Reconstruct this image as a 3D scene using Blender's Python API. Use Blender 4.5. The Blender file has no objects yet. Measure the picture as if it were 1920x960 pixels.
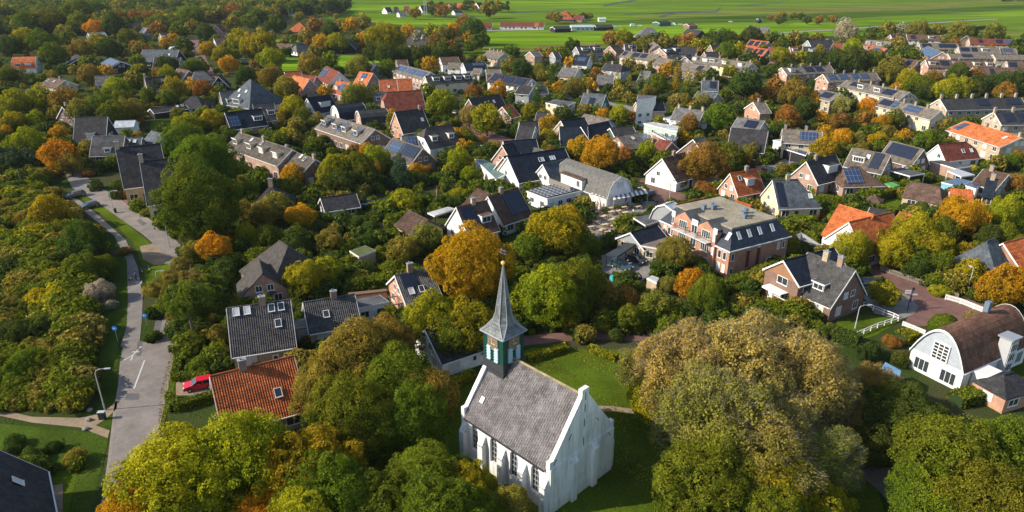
import bpy, math, random
import numpy as np
from mathutils import Vector, Matrix
from mathutils.geometry import tessellate_polygon

# ---------------------------------------------------------------- camera, sky, sun, exposure
SC = bpy.context.scene
COL = SC.collection
FOC, CAMH, PITCH = 1300.0, 55.0, math.atan(550 / 1300)
CP, SP = math.cos(PITCH), math.sin(PITCH)
cam_d = bpy.data.cameras.new("camera")
cam = bpy.data.objects.new("camera", cam_d)
COL.objects.link(cam)
cam_d.sensor_width = 36.0
cam_d.lens = 36.0 * FOC / 1920.0
cam_d.clip_start = 0.5
cam_d.clip_end = 20000
cam.location = (0, 0, CAMH)
cam.rotation_euler = (math.pi / 2 - PITCH, 0, 0)
SC.camera = cam

SUN_EL, SUN_AZ = math.radians(31), math.radians(261)      # azimuth clockwise from +Y
world = bpy.data.worlds.new("World")
SC.world = world
world.use_nodes = True
wn = world.node_tree
sky = wn.nodes.new("ShaderNodeTexSky")
sky.sky_type = 'NISHITA'
sky.sun_disc = False
sky.sun_elevation = SUN_EL
sky.sun_rotation = SUN_AZ
wn.nodes["Background"].inputs[1].default_value = 0.15
wn.links.new(sky.outputs[0], wn.nodes["Background"].inputs[0])
sun_d = bpy.data.lights.new("sun", 'SUN')
sun_d.energy = 5.0
sun_d.angle = math.radians(0.5)
sun_d.color = (1.0, 0.91, 0.76)
sun = bpy.data.objects.new("sun", sun_d)
COL.objects.link(sun)
sdir = Vector((math.sin(SUN_AZ) * math.cos(SUN_EL), math.cos(SUN_AZ) * math.cos(SUN_EL), math.sin(SUN_EL)))
sun.rotation_euler = sdir.to_track_quat('Z', 'Y').to_euler()
SC.view_settings.view_transform = 'Standard'
SC.view_settings.look = 'None'
SC.view_settings.exposure = 0.43
SC.view_settings.gamma = 1.0
SC.cycles.max_bounces = 5
SC.cycles.diffuse_bounces = 2
SC.cycles.glossy_bounces = 2
SC.cycles.transmission_bounces = 2
SC.cycles.caustics_reflective = False
SC.cycles.caustics_refractive = False

rnd = random.Random(7)
npr = np.random.RandomState(11)

# ---------------------------------------------------------------- survey: photo sight lines to ground points
def U(x, y, z=0.0):
    u = (x - 960) / FOC
    v = (y - 480) / FOC
    t = (z - CAMH) / (-SP - v * CP)
    return Vector((u * t, (CP - v * SP) * t, z))

def P(X, Y, Z):
    dz = Z - CAMH
    dep = Y * CP - dz * SP
    return 960 + FOC * X / dep, 480 - FOC * (Y * SP + dz * CP) / dep, dep

# ---------------------------------------------------------------- materials
MATS = {}
def _n(nt, t, **kw):
    n = nt.nodes.new(t)
    for k, v in kw.items():
        setattr(n, k, v)
    return n

def mat(name, col, rough=0.8, style='plain', spec=0.3):
    key = (name,)
    if key in MATS:
        return MATS[key]
    m = bpy.data.materials.new(name)
    m.use_nodes = True
    nt = m.node_tree
    b = nt.nodes["Principled BSDF"]
    b.inputs["Roughness"].default_value = rough
    b.inputs["Specular IOR Level"].default_value = spec
    if style in ('field', 'grass', 'earth'): b.inputs["Specular IOR Level"].default_value = 0.0
    L = nt.links.new
    c = (*col, 1)
    tc = _n(nt, "ShaderNodeTexCoord")
    geo = _n(nt, "ShaderNodeNewGeometry")
    def noise(scale, vec=None, detail=3.0, rough_=0.6):
        n = _n(nt, "ShaderNodeTexNoise")
        n.inputs["Scale"].default_value = scale
        n.inputs["Detail"].default_value = detail
        n.inputs["Roughness"].default_value = rough_
        L(vec or geo.outputs["Position"], n.inputs["Vector"])
        return n.outputs["Fac"]
    def ramp(fac, a, bb, lo=0.3, hi=0.7):
        r = _n(nt, "ShaderNodeValToRGB")
        r.color_ramp.elements[0].position = lo
        r.color_ramp.elements[1].position = hi
        r.color_ramp.elements[0].color = (*a, 1)
        r.color_ramp.elements[1].color = (*bb, 1)
        L(fac, r.inputs[0])
        return r.outputs[0]
    def mixc(a, bb, fac, typ='MIX'):
        x = _n(nt, "ShaderNodeMix", data_type='RGBA', blend_type=typ)
        for s, v in ((0, fac), (6, a), (7, bb)):
            if isinstance(v, (int, float)):
                x.inputs[s].default_value = v
            elif isinstance(v, tuple):
                x.inputs[s].default_value = (*v, 1) if len(v) == 3 else v
            else:
                L(v, x.inputs[s])
        return x.outputs[2]
    sc = lambda k: tuple(min(1, q * k) for q in col)
    oi = _n(nt, "ShaderNodeObjectInfo")
    def bump(h, dist, strength=1.0):
        bp = _n(nt, "ShaderNodeBump")
        bp.inputs["Distance"].default_value = dist
        bp.inputs["Strength"].default_value = strength
        L(h, bp.inputs["Height"])
        L(bp.outputs[0], b.inputs["Normal"])
    if style == 'tile':
        base = mixc(sc(0.62), sc(1.35), ramp(noise(0.7, detail=6), (0, 0, 0), (1, 1, 1), .32, .68))
        br = _n(nt, "ShaderNodeTexBrick")
        br.inputs["Scale"].default_value = 1.0
        br.inputs["Brick Width"].default_value = 0.30
        br.inputs["Row Height"].default_value = 0.34
        br.inputs["Mortar Size"].default_value = 0.018
        br.inputs["Color1"].default_value = (.72, .72, .72, 1)
        br.inputs["Color2"].default_value = (1.25, 1.25, 1.25, 1)
        br.inputs["Mortar"].default_value = (.55, .55, .55, 1)
        br.offset = 0.0
        L(tc.outputs["UV"], br.inputs["Vector"])
        c2 = mixc(base, br.outputs["Color"], 1.0, 'MULTIPLY')
        lich = ramp(noise(2.6, detail=5), (0, 0, 0), (1, 1, 1), .6, .75)
        lm = _n(nt, "ShaderNodeMath", operation='MULTIPLY')
        L(lich, lm.inputs[0]); lm.inputs[1].default_value = .22
        c3 = mixc(c2, tuple(min(.3, .02 + q * 1.7) for q in (sum(col) / 3,) * 3), lm.outputs[0])
        L(c3, b.inputs["Base Color"])
        bump(br.outputs["Fac"], 0.03, 0.7)
    elif style == 'brick':
        br = _n(nt, "ShaderNodeTexBrick")
        br.inputs["Scale"].default_value = 1.0
        br.inputs["Brick Width"].default_value = 0.22
        br.inputs["Row Height"].default_value = 0.075
        br.inputs["Mortar Size"].default_value = 0.008
        br.inputs["Color1"].default_value = (*sc(.8), 1)
        br.inputs["Color2"].default_value = (*sc(1.25), 1)
        br.inputs["Mortar"].default_value = (.32, .29, .25, 1)
        L(tc.outputs["UV"], br.inputs["Vector"])
        c2 = mixc(br.outputs["Color"], ramp(noise(0.6, detail=5), (.72, .72, .72), (1.15, 1.12, 1.1)), 1.0, 'MULTIPLY')
        L(c2, b.inputs["Base Color"])
    elif style == 'plaster':
        c2 = mixc(sc(.78), sc(1.06), ramp(noise(0.9, detail=7, rough_=.7), (0, 0, 0), (1, 1, 1), .3, .6))
        L(c2, b.inputs["Base Color"])
        bump(noise(14, detail=4), 0.02, 0.5)
    elif style == 'oldwash':
        mp = _n(nt, "ShaderNodeMapping"); mp.inputs["Scale"].default_value = (1.6, 1.6, .16)
        L(geo.outputs["Position"], mp.inputs[0])
        c2 = mixc(sc(.70), sc(1.05), ramp(noise(1.0, mp.outputs[0], 8, .7), (0, 0, 0), (1, 1, 1), .34, .56))
        c2 = mixc(c2, (.42, .43, .36), ramp(noise(.55, detail=9, rough_=.75), (0, 0, 0), (.6, .6, .6), .54, .74))
        sx = _n(nt, "ShaderNodeSeparateXYZ"); L(geo.outputs["Position"], sx.inputs[0])
        md = _n(nt, "ShaderNodeMapRange"); md.inputs[1].default_value = 0; md.inputs[2].default_value = 1.6; md.inputs[3].default_value = .75; md.inputs[4].default_value = 0
        L(sx.outputs[2], md.inputs[0])
        mm = _n(nt, "ShaderNodeMath", operation='MULTIPLY'); L(md.outputs[0], mm.inputs[0]); L(noise(2.2, detail=6), mm.inputs[1])
        L(mixc(c2, (.20, .22, .13), mm.outputs[0]), b.inputs["Base Color"])
        bump(noise(5, detail=7, rough_=.7), 0.05, 0.7)
    elif style == 'board':
        w = _n(nt, "ShaderNodeTexWave", wave_type='BANDS', bands_direction='Y', wave_profile='SAW')
        w.inputs["Scale"].default_value = 1.1
        L(tc.outputs["UV"], w.inputs["Vector"])
        c2 = mixc(mixc(sc(.7), sc(1.2), noise(1.4, detail=5)), ramp(w.outputs["Fac"], (.55, .55, .55), (1.05, 1.05, 1.05), .0, .18), 1.0, 'MULTIPLY')
        L(c2, b.inputs["Base Color"])
    elif style == 'thatch':
        c2 = mixc(sc(.6), sc(1.35), ramp(noise(1.3, detail=8, rough_=.75), (0, 0, 0), (1, 1, 1), .35, .65))
        L(c2, b.inputs["Base Color"])
        bump(noise(7, detail=6), 0.12, 0.8)
    elif style == 'gravel':
        c2 = mixc(sc(.45), sc(1.5), ramp(noise(3.2, detail=8, rough_=.85), (0, 0, 0), (1, 1, 1), .38, .62))
        c2 = mixc(c2, ramp(noise(0.35, detail=3), (.72, .72, .68), (1.15, 1.15, 1.15)), 1.0, 'MULTIPLY')
        L(c2, b.inputs["Base Color"])
        bump(noise(9, detail=5), 0.05, 0.8)
    elif style == 'flatroof':
        c2 = mixc(sc(.7), sc(1.3), ramp(noise(0.5, detail=6), (0, 0, 0), (1, 1, 1), .35, .65))
        L(c2, b.inputs["Base Color"])
    elif style == 'road':
        c2 = mixc(sc(.7), sc(1.25), ramp(noise(0.35, detail=8, rough_=.7), (0, 0, 0), (1, 1, 1), .3, .7))
        c2 = mixc(c2, ramp(noise(6, detail=4), (.8, .8, .8), (1.15, 1.15, 1.15)), 1.0, 'MULTIPLY')
        L(c2, b.inputs["Base Color"])
        bump(noise(30, detail=3), 0.01, 0.6)
    elif style == 'grass':
        c2 = mixc(sc(.55), sc(1.35), ramp(noise(0.10, detail=7, rough_=.65), (0, 0, 0), (1, 1, 1), .3, .7))
        c2 = mixc(c2, ramp(noise(2.4, detail=6, rough_=.8), (.45, .5, .45), (1.5, 1.32, 1.2), .3, .7), 1.0, 'MULTIPLY')
        c2 = mixc(c2, (.16, .12, .04), ramp(noise(.9, detail=8, rough_=.85), (0, 0, 0), (.55, .55, .55), .56, .72))
        L(c2, b.inputs["Base Color"])
        bump(noise(5, detail=5), 0.15, 0.8)
    elif style == 'earth':
        n1 = ramp(noise(0.06, detail=8, rough_=.7), (0, 0, 0), (1, 1, 1), .42, .58)
        g = mixc((.020, .042, .008), (.05, .080, .014), noise(1.1, detail=6, rough_=.8))
        e = mixc((.040, .050, .018), (.085, .075, .04), noise(0.9, detail=6, rough_=.8))
        L(mixc(g, e, n1), b.inputs["Base Color"])
        bump(noise(2.5, detail=6), 0.25, 0.9)
    elif style == 'field':
        mp = _n(nt, "ShaderNodeMapping")
        mp.inputs["Scale"].default_value = (.004, .022, 1)
        L(geo.outputs["Position"], mp.inputs[0])
        c2 = mixc(sc(.62), sc(1.3), ramp(noise(1.0, mp.outputs[0], 7, .6), (0, 0, 0), (1, 1, 1), .33, .67))
        mp2 = _n(nt, "ShaderNodeMapping")
        mp2.inputs["Scale"].default_value = (.012, .16, 1)
        mp2.inputs["Rotation"].default_value = (0, 0, .06)
        L(geo.outputs["Position"], mp2.inputs[0])
        c2 = mixc(c2, ramp(noise(1.0, mp2.outputs[0], 3, .5), (.68, .72, .7), (1.22, 1.15, 1.0), .4, .6), 1.0, 'MULTIPLY')
        L(c2, b.inputs["Base Color"])
    elif style == 'solar':
        br = _n(nt, "ShaderNodeTexBrick")
        br.offset = 0
        br.inputs["Scale"].default_value = 1.0
        br.inputs["Brick Width"].default_value = 1.05
        br.inputs["Row Height"].default_value = 1.7
        br.inputs["Mortar Size"].default_value = 0.035
        br.inputs["Color1"].default_value = c
        br.inputs["Color2"].default_value = (*sc(1.3), 1)
        br.inputs["Mortar"].default_value = (.22, .24, .27, 1) if 'framed' in name else (*sc(2.0), 1)
        L(tc.outputs["UV"], br.inputs["Vector"])
        L(br.outputs["Color"], b.inputs["Base Color"])
    elif style == 'bark':
        c2 = mixc(sc(.5), sc(1.4), noise(4, tc.outputs["Object"], detail=6))
        L(c2, b.inputs["Base Color"])
    elif style == 'paint':
        L(mixc(sc(.86), sc(1.05), noise(1.5, detail=5)), b.inputs["Base Color"])
    else:
        b.inputs["Base Color"].default_value = c
    MATS[key] = m
    return m

def leaf_mat():
    m = bpy.data.materials.new("leaves")
    m.use_nodes = True
    nt = m.node_tree
    nt.nodes.clear()
    L = nt.links.new
    out = _n(nt, "ShaderNodeOutputMaterial")
    oc = _n(nt, "ShaderNodeAttribute", attribute_type='OBJECT', attribute_name="leaf_a")
    ob = _n(nt, "ShaderNodeAttribute", attribute_type='OBJECT', attribute_name="leaf_b")
    lv = _n(nt, "ShaderNodeAttribute", attribute_type='GEOMETRY', attribute_name="lv")
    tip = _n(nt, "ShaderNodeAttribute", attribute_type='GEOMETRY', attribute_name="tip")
    geo = _n(nt, "ShaderNodeNewGeometry")
    nz = _n(nt, "ShaderNodeTexNoise")
    nz.inputs["Scale"].default_value = 0.28
    nz.inputs["Detail"].default_value = 2
    L(geo.outputs["Position"], nz.inputs["Vector"])
    ma = _n(nt, "ShaderNodeMath", operation='MULTIPLY_ADD')
    L(nz.outputs["Fac"], ma.inputs[0]); ma.inputs[1].default_value = 2.0; ma.inputs[2].default_value = -1.0
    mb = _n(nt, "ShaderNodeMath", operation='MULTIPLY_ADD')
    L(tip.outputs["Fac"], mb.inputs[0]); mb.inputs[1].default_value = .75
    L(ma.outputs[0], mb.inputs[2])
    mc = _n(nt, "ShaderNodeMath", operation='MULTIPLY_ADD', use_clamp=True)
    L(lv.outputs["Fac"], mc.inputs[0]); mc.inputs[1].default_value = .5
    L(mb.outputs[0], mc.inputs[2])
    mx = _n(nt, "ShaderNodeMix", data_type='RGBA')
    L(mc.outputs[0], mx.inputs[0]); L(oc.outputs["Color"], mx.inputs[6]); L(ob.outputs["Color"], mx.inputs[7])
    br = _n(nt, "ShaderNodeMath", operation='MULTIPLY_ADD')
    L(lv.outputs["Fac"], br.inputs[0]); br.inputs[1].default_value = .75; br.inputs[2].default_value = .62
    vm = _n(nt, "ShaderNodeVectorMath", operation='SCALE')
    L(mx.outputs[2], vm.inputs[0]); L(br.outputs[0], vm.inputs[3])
    d = _n(nt, "ShaderNodeBsdfDiffuse")
    t = _n(nt, "ShaderNodeBsdfTranslucent")
    ms = _n(nt, "ShaderNodeMixShader")
    ms.inputs[0].default_value = .38
    L(vm.outputs[0], d.inputs[0]); L(vm.outputs[0], t.inputs[0])
    L(d.outputs[0], ms.inputs[1]); L(t.outputs[0], ms.inputs[2])
    L(ms.outputs[0], out.inputs[0])
    return m
LEAF = leaf_mat()

# ---------------------------------------------------------------- mesh builder
def basis(dirx):
    a = math.atan2(dirx[1], dirx[0])
    return a

class MB:
    def __init__(s):
        s.v = []; s.f = []; s.m = []
    def poly(s, pts, mi=0):
        i = len(s.v)
        s.v += [tuple(p) for p in pts]
        s.f.append(tuple(range(i, i + len(pts)))); s.m.append(mi)
        return s
    def prism(s, pts, z0, z1, mi=0, mtop=None):
        """upright prism over ccw xy outline"""
        n = len(pts)
        a = sum(pts[i][0] * pts[(i + 1) % n][1] - pts[(i + 1) % n][0] * pts[i][1] for i in range(n))
        if a < 0:
            pts = pts[::-1]
        i = len(s.v)
        s.v += [(p[0], p[1], z0) for p in pts] + [(p[0], p[1], z1) for p in pts]
        for k in range(n):
            l = (k + 1) % n
            s.f.append((i + k, i + l, i + n + l, i + n + k)); s.m.append(mi)
        for loc, off, rev in ((pts, n, 0), (pts, 0, 1)):
            if n <= 4:
                q = tuple(range(i + off, i + off + n))
                s.f.append(q[::-1] if rev else q); s.m.append(mtop if (mtop is not None and not rev) else mi)
            else:
                for t in tessellate_polygon([[Vector((p[0], p[1], 0)) for p in pts]]):
                    t = tuple(i + off + k for k in t)
                    s.f.append(t); s.m.append(mtop if (mtop is not None and not rev) else mi)
        return s
    def box(s, c, d, rz=0.0, mi=0):
        hx, hy, hz = d[0] / 2, d[1] / 2, d[2] / 2
        co, si = math.cos(rz), math.sin(rz)
        q = [(c[0] + x * co - y * si, c[1] + x * si + y * co) for x, y in ((-hx, -hy), (hx, -hy), (hx, hy), (-hx, hy))]
        return s.prism(q, c[2] - hz, c[2] + hz, mi)
    def slab(s, pts, off, mi=0, mside=None):
        """thick sheet: pts offset down by vector off"""
        n = len(pts)
        i = len(s.v)
        s.v += [tuple(p) for p in pts] + [(p[0] - off[0], p[1] - off[1], p[2] - off[2]) for p in pts]
        s.f.append(tuple(range(i, i + n))); s.m.append(mi)
        ms = mi if mside is None else mside
        s.f.append(tuple(range(i + n, i + 2 * n))[::-1]); s.m.append(ms)
        for k in range(n):
            l = (k + 1) % n
            s.f.append((i + k, i + n + k, i + n + l, i + l)); s.m.append(ms)
        return s
    def tube(s, pts, rad, seg=6, mi=0, cap=True):
        rings = []
        n = len(pts)
        for k, p in enumerate(pts):
            p = Vector(p)
            a = Vector(pts[max(0, k - 1)]); b_ = Vector(pts[min(n - 1, k + 1)])
            t = (b_ - a).normalized()
            x = t.orthogonal().normalized()
            ref = Vector((1, 0, 0)) if abs(t.x) < .9 else Vector((0, 1, 0))
            x = (ref - t * ref.dot(t)).normalized()
            y = t.cross(x)
            r = rad[k] if isinstance(rad, (list, tuple)) else rad
            i = len(s.v)
            s.v += [tuple(p + (x * math.cos(2 * math.pi * j / seg) + y * math.sin(2 * math.pi * j / seg)) * r) for j in range(seg)]
            rings.append(i)
        for a, b_ in zip(rings, rings[1:]):
            for j in range(seg):
                l = (j + 1) % seg
                s.f.append((a + j, a + l, b_ + l, b_ + j)); s.m.append(mi)
        if cap:
            s.f.append(tuple(rings[0] + j for j in range(seg))[::-1]); s.m.append(mi)
            s.f.append(tuple(rings[-1] + j for j in range(seg))); s.m.append(mi)
        return s
    def mesh(s, name, mats, smooth=False):
        me = bpy.data.meshes.new(name)
        me.from_pydata(s.v, [], s.f)
        for m in (mats if isinstance(mats, (list, tuple)) else [mats]):
            me.materials.append(m)
        me.polygons.foreach_set("material_index", s.m)
        if smooth:
            me.polygons.foreach_set("use_smooth", [True] * len(s.f))
        uv = me.uv_layers.new(name="UVMap")
        data = []
        V = s.v
        for poly in me.polygons:
            n = poly.normal
            h = math.hypot(n.x, n.y)
            if h < 0.05:
                ux, uy = (1, 0, 0), (0, 1, 0)
            else:
                ux = (-n.y / h, n.x / h, 0)
                uy = (n.y * ux[2] - n.z * ux[1], n.z * ux[0] - n.x * ux[2], n.x * ux[1] - n.y * ux[0])
            for li in poly.vertices:
                p = V[li]
                data.append(p[0] * ux[0] + p[1] * ux[1] + p[2] * ux[2])
                data.append(p[0] * uy[0] + p[1] * uy[1] + p[2] * uy[2])
        uv.data.foreach_set("uv", data)
        me.update()
        return me
    def build(s, name, mats, parent=None, smooth=False, loc=None):
        o = bpy.data.objects.new(name, s.mesh(name, mats, smooth))
        COL.objects.link(o)
        if parent:
            o.parent = parent
        if loc:
            o.location = loc
        return o

THINGS = []      # (object, nick, X, Y, Z, radius, auto)
def empty(name, loc, rz=0.0):
    o = bpy.data.objects.new(name, None)
    o.empty_display_size = 1
    COL.objects.link(o)
    o.location = loc
    o.rotation_euler = (0, 0, rz)
    return o

def tag(o, label, cat, group=None, mark=None):
    o["label"] = label
    o["category"] = cat
    if group:
        o["group"] = group
    return o

OCC = []   # occupied discs (x, y, r) and footprints
ROADS = [] # polygons in xy
def in_poly(x, y, pl):
    c = False
    n = len(pl)
    for i in range(n):
        x1, y1 = pl[i][0], pl[i][1]; x2, y2 = pl[i - 1][0], pl[i - 1][1]
        if (y1 > y) != (y2 > y) and x < (x2 - x1) * (y - y1) / (y2 - y1) + x1:
            c = not c
    return c

def sheet(name, px, z, m, kind='structure', world_pts=None, keep=True):
    pts = world_pts or [U(x, y, 0) for x, y in px]
    mb = MB()
    V = [Vector((p[0], p[1], 0)) for p in pts]
    i = 0
    for t in tessellate_polygon([V]):
        a, b_, c = (V[k] for k in t)
        if (b_ - a).cross(c - a).z < 0:
            b_, c = c, b_
        mb.poly([(a.x, a.y, z), (b_.x, b_.y, z), (c.x, c.y, z)])
    o = mb.build(name, m)
    o["kind"] = kind
    if keep:
        ROADS.append([(p[0], p[1]) for p in pts])
    return o
def label_struct(o, l):
    o["label"] = l
    return o
# ---------------------------------------------------------------- ground, fields, roads
M_FIELD = mat('field_grass', (.108, .185, .016), .9, 'field')
M_FIELD2 = mat('bright_field_grass', (.135, .235, .014), .9, 'field')
M_FIELD3 = mat('dark_field_grass', (.062, .110, .016), .9, 'field')
M_FIELD4 = mat('dry_field_grass', (.14, .17, .035), .9, 'field')
M_EARTH = mat('garden_earth', (.05, .06, .02), .95, 'earth')
M_LAWN = mat('lawn_grass', (.080, .130, .012), .9, 'grass')
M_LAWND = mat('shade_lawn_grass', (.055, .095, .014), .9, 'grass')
M_ASPH = mat('asphalt', (.215, .185, .165), .9, 'road')
M_PATH = mat('path_asphalt', (.205, .18, .16), .9, 'road')
M_BRICKP = mat('brick_paving', (.17, .09, .075), .9, 'road')
M_PAVE = mat('grey_paving', (.23, .21, .19), .9, 'road')
M_SAND = mat('sandy_track', (.27, .20, .13), .95, 'road')
M_DITCH = mat('ditch_water', (.03, .045, .035), .7)
M_BANK = mat('rough_bank', (.17, .14, .05), .95, 'grass')
M_WHITEP = mat('white_road_paint', (.52, .51, .48), .7)

S = 9000
sheet('ground', None, -0.03, M_FIELD, world_pts=[(-S, -200), (S, -200), (S, 12000), (-S, 12000)], keep=False)
sheet('village_ground', [(-300, 1400), (2300, 1400), (2300, 120), (1925, 78), (1650, 66), (1440, 70), (1300, 78),
      (1180, 88), (1060, 92), (960, 98), (905, 98), (902, 82), (860, 58), (700, 42), (600, 30), (520, 12), (300, -3), (-300, -8)], 0.0, M_EARTH, keep=False)
# fields
sheet('field', [(902, 60), (1180, 46), (1440, 46), (1560, 54), (1560, 62), (1430, 76), (1180, 84), (1060, 86), (905, 94)], 0.03, M_FIELD2, keep=False)
sheet('field', [(1440, 46), (1700, 35), (1925, 22), (1925, 30), (1760, 38), (1560, 52)], 0.03, M_FIELD2, keep=False)
sheet('field', [(960, 46), (1180, 38), (1440, 27), (1700, 20), (1925, 8), (1925, 18), (1700, 29), (1440, 40), (1180, 46), (960, 48)], 0.04, M_FIELD3, keep=False)
sheet('field', [(1190, 29), (1440, 14), (1700, 8), (1925, -4), (1925, 4), (1700, 17), (1440, 26), (1190, 34)], 0.035, M_FIELD4, keep=False)
sheet('field', [(600, 16), (800, 8), (960, 2), (1180, -4), (1180, 3), (960, 14), (800, 20), (620, 26)], 0.03, M_FIELD2, keep=False)
sheet('field', [(610, 30), (760, 29), (880, 34), (880, 46), (720, 44), (600, 34)], 0.03, M_FIELD2, keep=False)
sheet('field', [(1560, 54), (1925, 36), (1925, 74), (1780, 66), (1640, 62)], 0.03, M_FIELD, keep=False)
sheet('field', [(1790, 60), (1925, 56), (1925, 66), (1850, 68)], 0.05, M_FIELD4, keep=False)
for pts in ([(1130, 10), (1160, 4), (1190, -1), (1194, 1), (1164, 6), (1134, 12)],
            [(1235, 31), (1262, 24), (1265, 25), (1240, 33)],
            [(1225, 24.6), (1340, 22), (1350, 13.4), (1353, 13.4), (1344, 23.4), (1226, 26)],
            [(960, 24), (1010, 21), (1080, 17), (1080, 18), (1012, 22.5), (960, 25.5)],
            [(1170, 26), (1340, 20), (1342, 21), (1172, 27.4)],
            [(600, 24), (700, 20), (700, 20.8), (600, 25)],
            [(1380, 11), (1470, 4), (1472, 5), (1384, 12.4)],
            [(800, 33), (900, 30), (900, 31), (800, 34)]):
    sheet('ditch_water', pts, 0.07, M_DITCH, keep=False)
for pts in ([(840, 58), (1100, 52), (1104, 54), (842, 60.5)], [(1455, 61), (1560, 55), (1700, 45), (1870, 35), (1871, 36.4), (1702, 47), (1562, 57), (1455, 63)],
            [(1440, 27), (1560, 22), (1700, 15), (1800, 12), (1800, 13.4), (1700, 17), (1562, 24), (1440, 29)],
            [(905, 94), (1060, 84), (1180, 80), (1182, 82.5), (1062, 88), (906, 98)]):
    sheet('field_track', pts, 0.09, M_BANK if pts[0][1] != 61 and pts[0][1] != 58 else M_PAVE, keep=False)

# grass patches among the village
for n, pts, m in (
    ('lawn', [(612, 118), (640, 104), (720, 104), (722, 128), (680, 134), (610, 136)], M_FIELD2),
    ('lawn', [(530, 108), (560, 106), (566, 134), (528, 134)], M_FIELD2),
    ('lawn', [(508, 72), (562, 68), (566, 78), (520, 80)], M_FIELD2),
    ('lawn', [(870, 92), (925, 94), (905, 108), (866, 108)], M_LAWN),
    ('lawn', [(284, 222), (320, 218), (370, 206), (372, 216), (330, 246), (282, 246)], M_LAWN),
    ('lawn', [(440, 505), (478, 500), (480, 560), (432, 575)], M_LAWN),
    ('lawn', [(1200, 335), (1215, 330), (1300, 344), (1300, 366), (1270, 364)], M_LAWN),
    ('lawn', [(1650, 378), (1690, 372), (1700, 400), (1646, 396)], M_LAWN),
    ('lawn', [(1165, 175), (1230, 190), (1220, 200), (1150, 196)], M_LAWN),
    ('lawn', [(1716, 186), (1750, 188), (1748, 200), (1718, 198)], M_LAWN),
    ('lawn', [(1590, 250), (1660, 258), (1660, 275), (1600, 275)], M_LAWN),
    ('lawn', [(1450, 350), (1500, 356), (1600, 372), (1560, 400), (1500, 380)], M_LAWND),
    ('lawn', [(1570, 600), (1620, 590), (1690, 600), (1640, 630), (1560, 650)], M_LAWN),
    ('lawn', [(1890, 680), (1930, 660), (1930, 720), (1880, 716)], M_LAWN),
    ('lawn', [(84, 886), (150, 880), (165, 900), (150, 1000), (95, 1000)], M_LAWN),
    ('verge', [(140, 355), (172, 375), (215, 400), (262, 440), (300, 470), (325, 505), (318, 560), (280, 560), (268, 500), (250, 455), (215, 420), (180, 395), (150, 372)], M_LAWN),
    ('verge', [(240, 470), (246, 500), (240, 560), (240, 610), (222, 640), (220, 740), (212, 775), (200, 840), (195, 860), (170, 960), (165, 1000), (120, 1000), (150, 860), (180, 790), (185, 740), (188, 620), (205, 540), (215, 480)], M_LAWND),
    ('verge', [(-60, 790), (60, 800), (170, 810), (200, 822), (196, 860), (120, 880), (-60, 880)], M_LAWND),
    ('verge', [(330, 640), (342, 645), (328, 720), (322, 745), (306, 800), (300, 790), (314, 730)], M_LAWN)):
    _zl = globals().get('_zl', .0095) + .0011
    sheet(n, pts, _zl, m, keep=True)
sheet('churchyard_lawn', [(760, 1100), (640, 960), (760, 790), (850, 735), (905, 690), (1000, 652), (1165, 655), (1300, 700), (1500, 800), (1640, 900), (1700, 1100)], 0.008, M_LAWN)

# roads
sheet('road', [(118, 318), (135, 352), (186, 382), (228, 412), (268, 440), (300, 468), (322, 505), (318, 560), (304, 600), (290, 646),
               (262, 640), (232, 640), (225, 680), (221, 725), (212, 775), (202, 862), (182, 1000), (300, 1000), (300, 800), (313, 740), (322, 690),
               (332, 640), (356, 580), (366, 520), (350, 472), (318, 438), (262, 398), (215, 366), (185, 350), (143, 316)], 0.045, M_ASPH)
sheet('cycle_path', [(130, 368), (165, 402), (214, 442), (238, 490), (240, 560), (238, 610), (226, 650), (262, 650), (262, 640), (266, 600), (268, 555), (258, 500), (236, 450), (182, 402), (150, 376)], 0.049, M_PATH)
sheet('dirt_path', [(-60, 762), (0, 768), (60, 782), (150, 784), (190, 776), (220, 752), (226, 760), (200, 785), (180, 798), (206, 808), (202, 822), (150, 802), (60, 793), (0, 780), (-60, 776)], 0.053, M_SAND)
sheet('sand_patch', [(262, 462), (290, 456), (318, 475), (326, 492), (290, 498), (268, 486)], 0.041, M_SAND)
sheet('street', [(560, 800), (640, 770), (780, 716), (862, 688), (985, 648), (1100, 636), (1200, 640), (1330, 690), (1330, 676), (1200, 624), (1100, 620), (985, 630), (850, 672), (770, 700), (620, 760), (560, 780)], 0.041, M_BRICKP)
sheet('footpath', [(1085, 760), (1150, 762), (1220, 772), (1400, 800), (1590, 850), (1650, 890), (1720, 960), (1690, 960), (1630, 905), (1570, 862), (1400, 812), (1220, 782), (1150, 772), (1085, 770)], 0.039, M_SAND)
sheet('road', [(1570, 842), (1600, 840), (1690, 880), (1760, 960), (1690, 970), (1630, 900)], 0.043, M_PATH)
sheet('street', [(1600, 420), (1700, 505), (1745, 540), (1860, 575), (1960, 600), (1960, 625), (1830, 600), (1770, 612), (1690, 612), (1706, 590), (1720, 575), (1690, 545), (1640, 520), (1560, 440)], 0.047, M_BRICKP)
sheet('pavement', [(1620, 530), (1668, 535), (1710, 560), (1722, 575), (1712, 590), (1688, 600), (1640, 588), (1620, 560)], 0.055, M_PAVE)
sheet('street', [(1190, 340), (1212, 335), (1300, 372), (1270, 392), (1236, 392), (1226, 375)], 0.045, M_BRICKP)
sheet('restaurant_terrace', [(1095, 376), (1236, 378), (1210, 396), (1190, 408), (1140, 452), (1100, 470)], 0.045, M_PAVE)
sheet('street', [(1300, 372), (1320, 345), (1400, 335), (1500, 308), (1560, 290), (1700, 268), (1800, 262), (1800, 254), (1690, 258), (1550, 276), (1480, 296), (1390, 322), (1300, 335)], 0.045, M_PAVE)
sheet('street', [(862, 232), (880, 232), (960, 262), (1000, 285), (990, 300), (940, 285), (870, 250)], 0.045, M_BRICKP)
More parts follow.
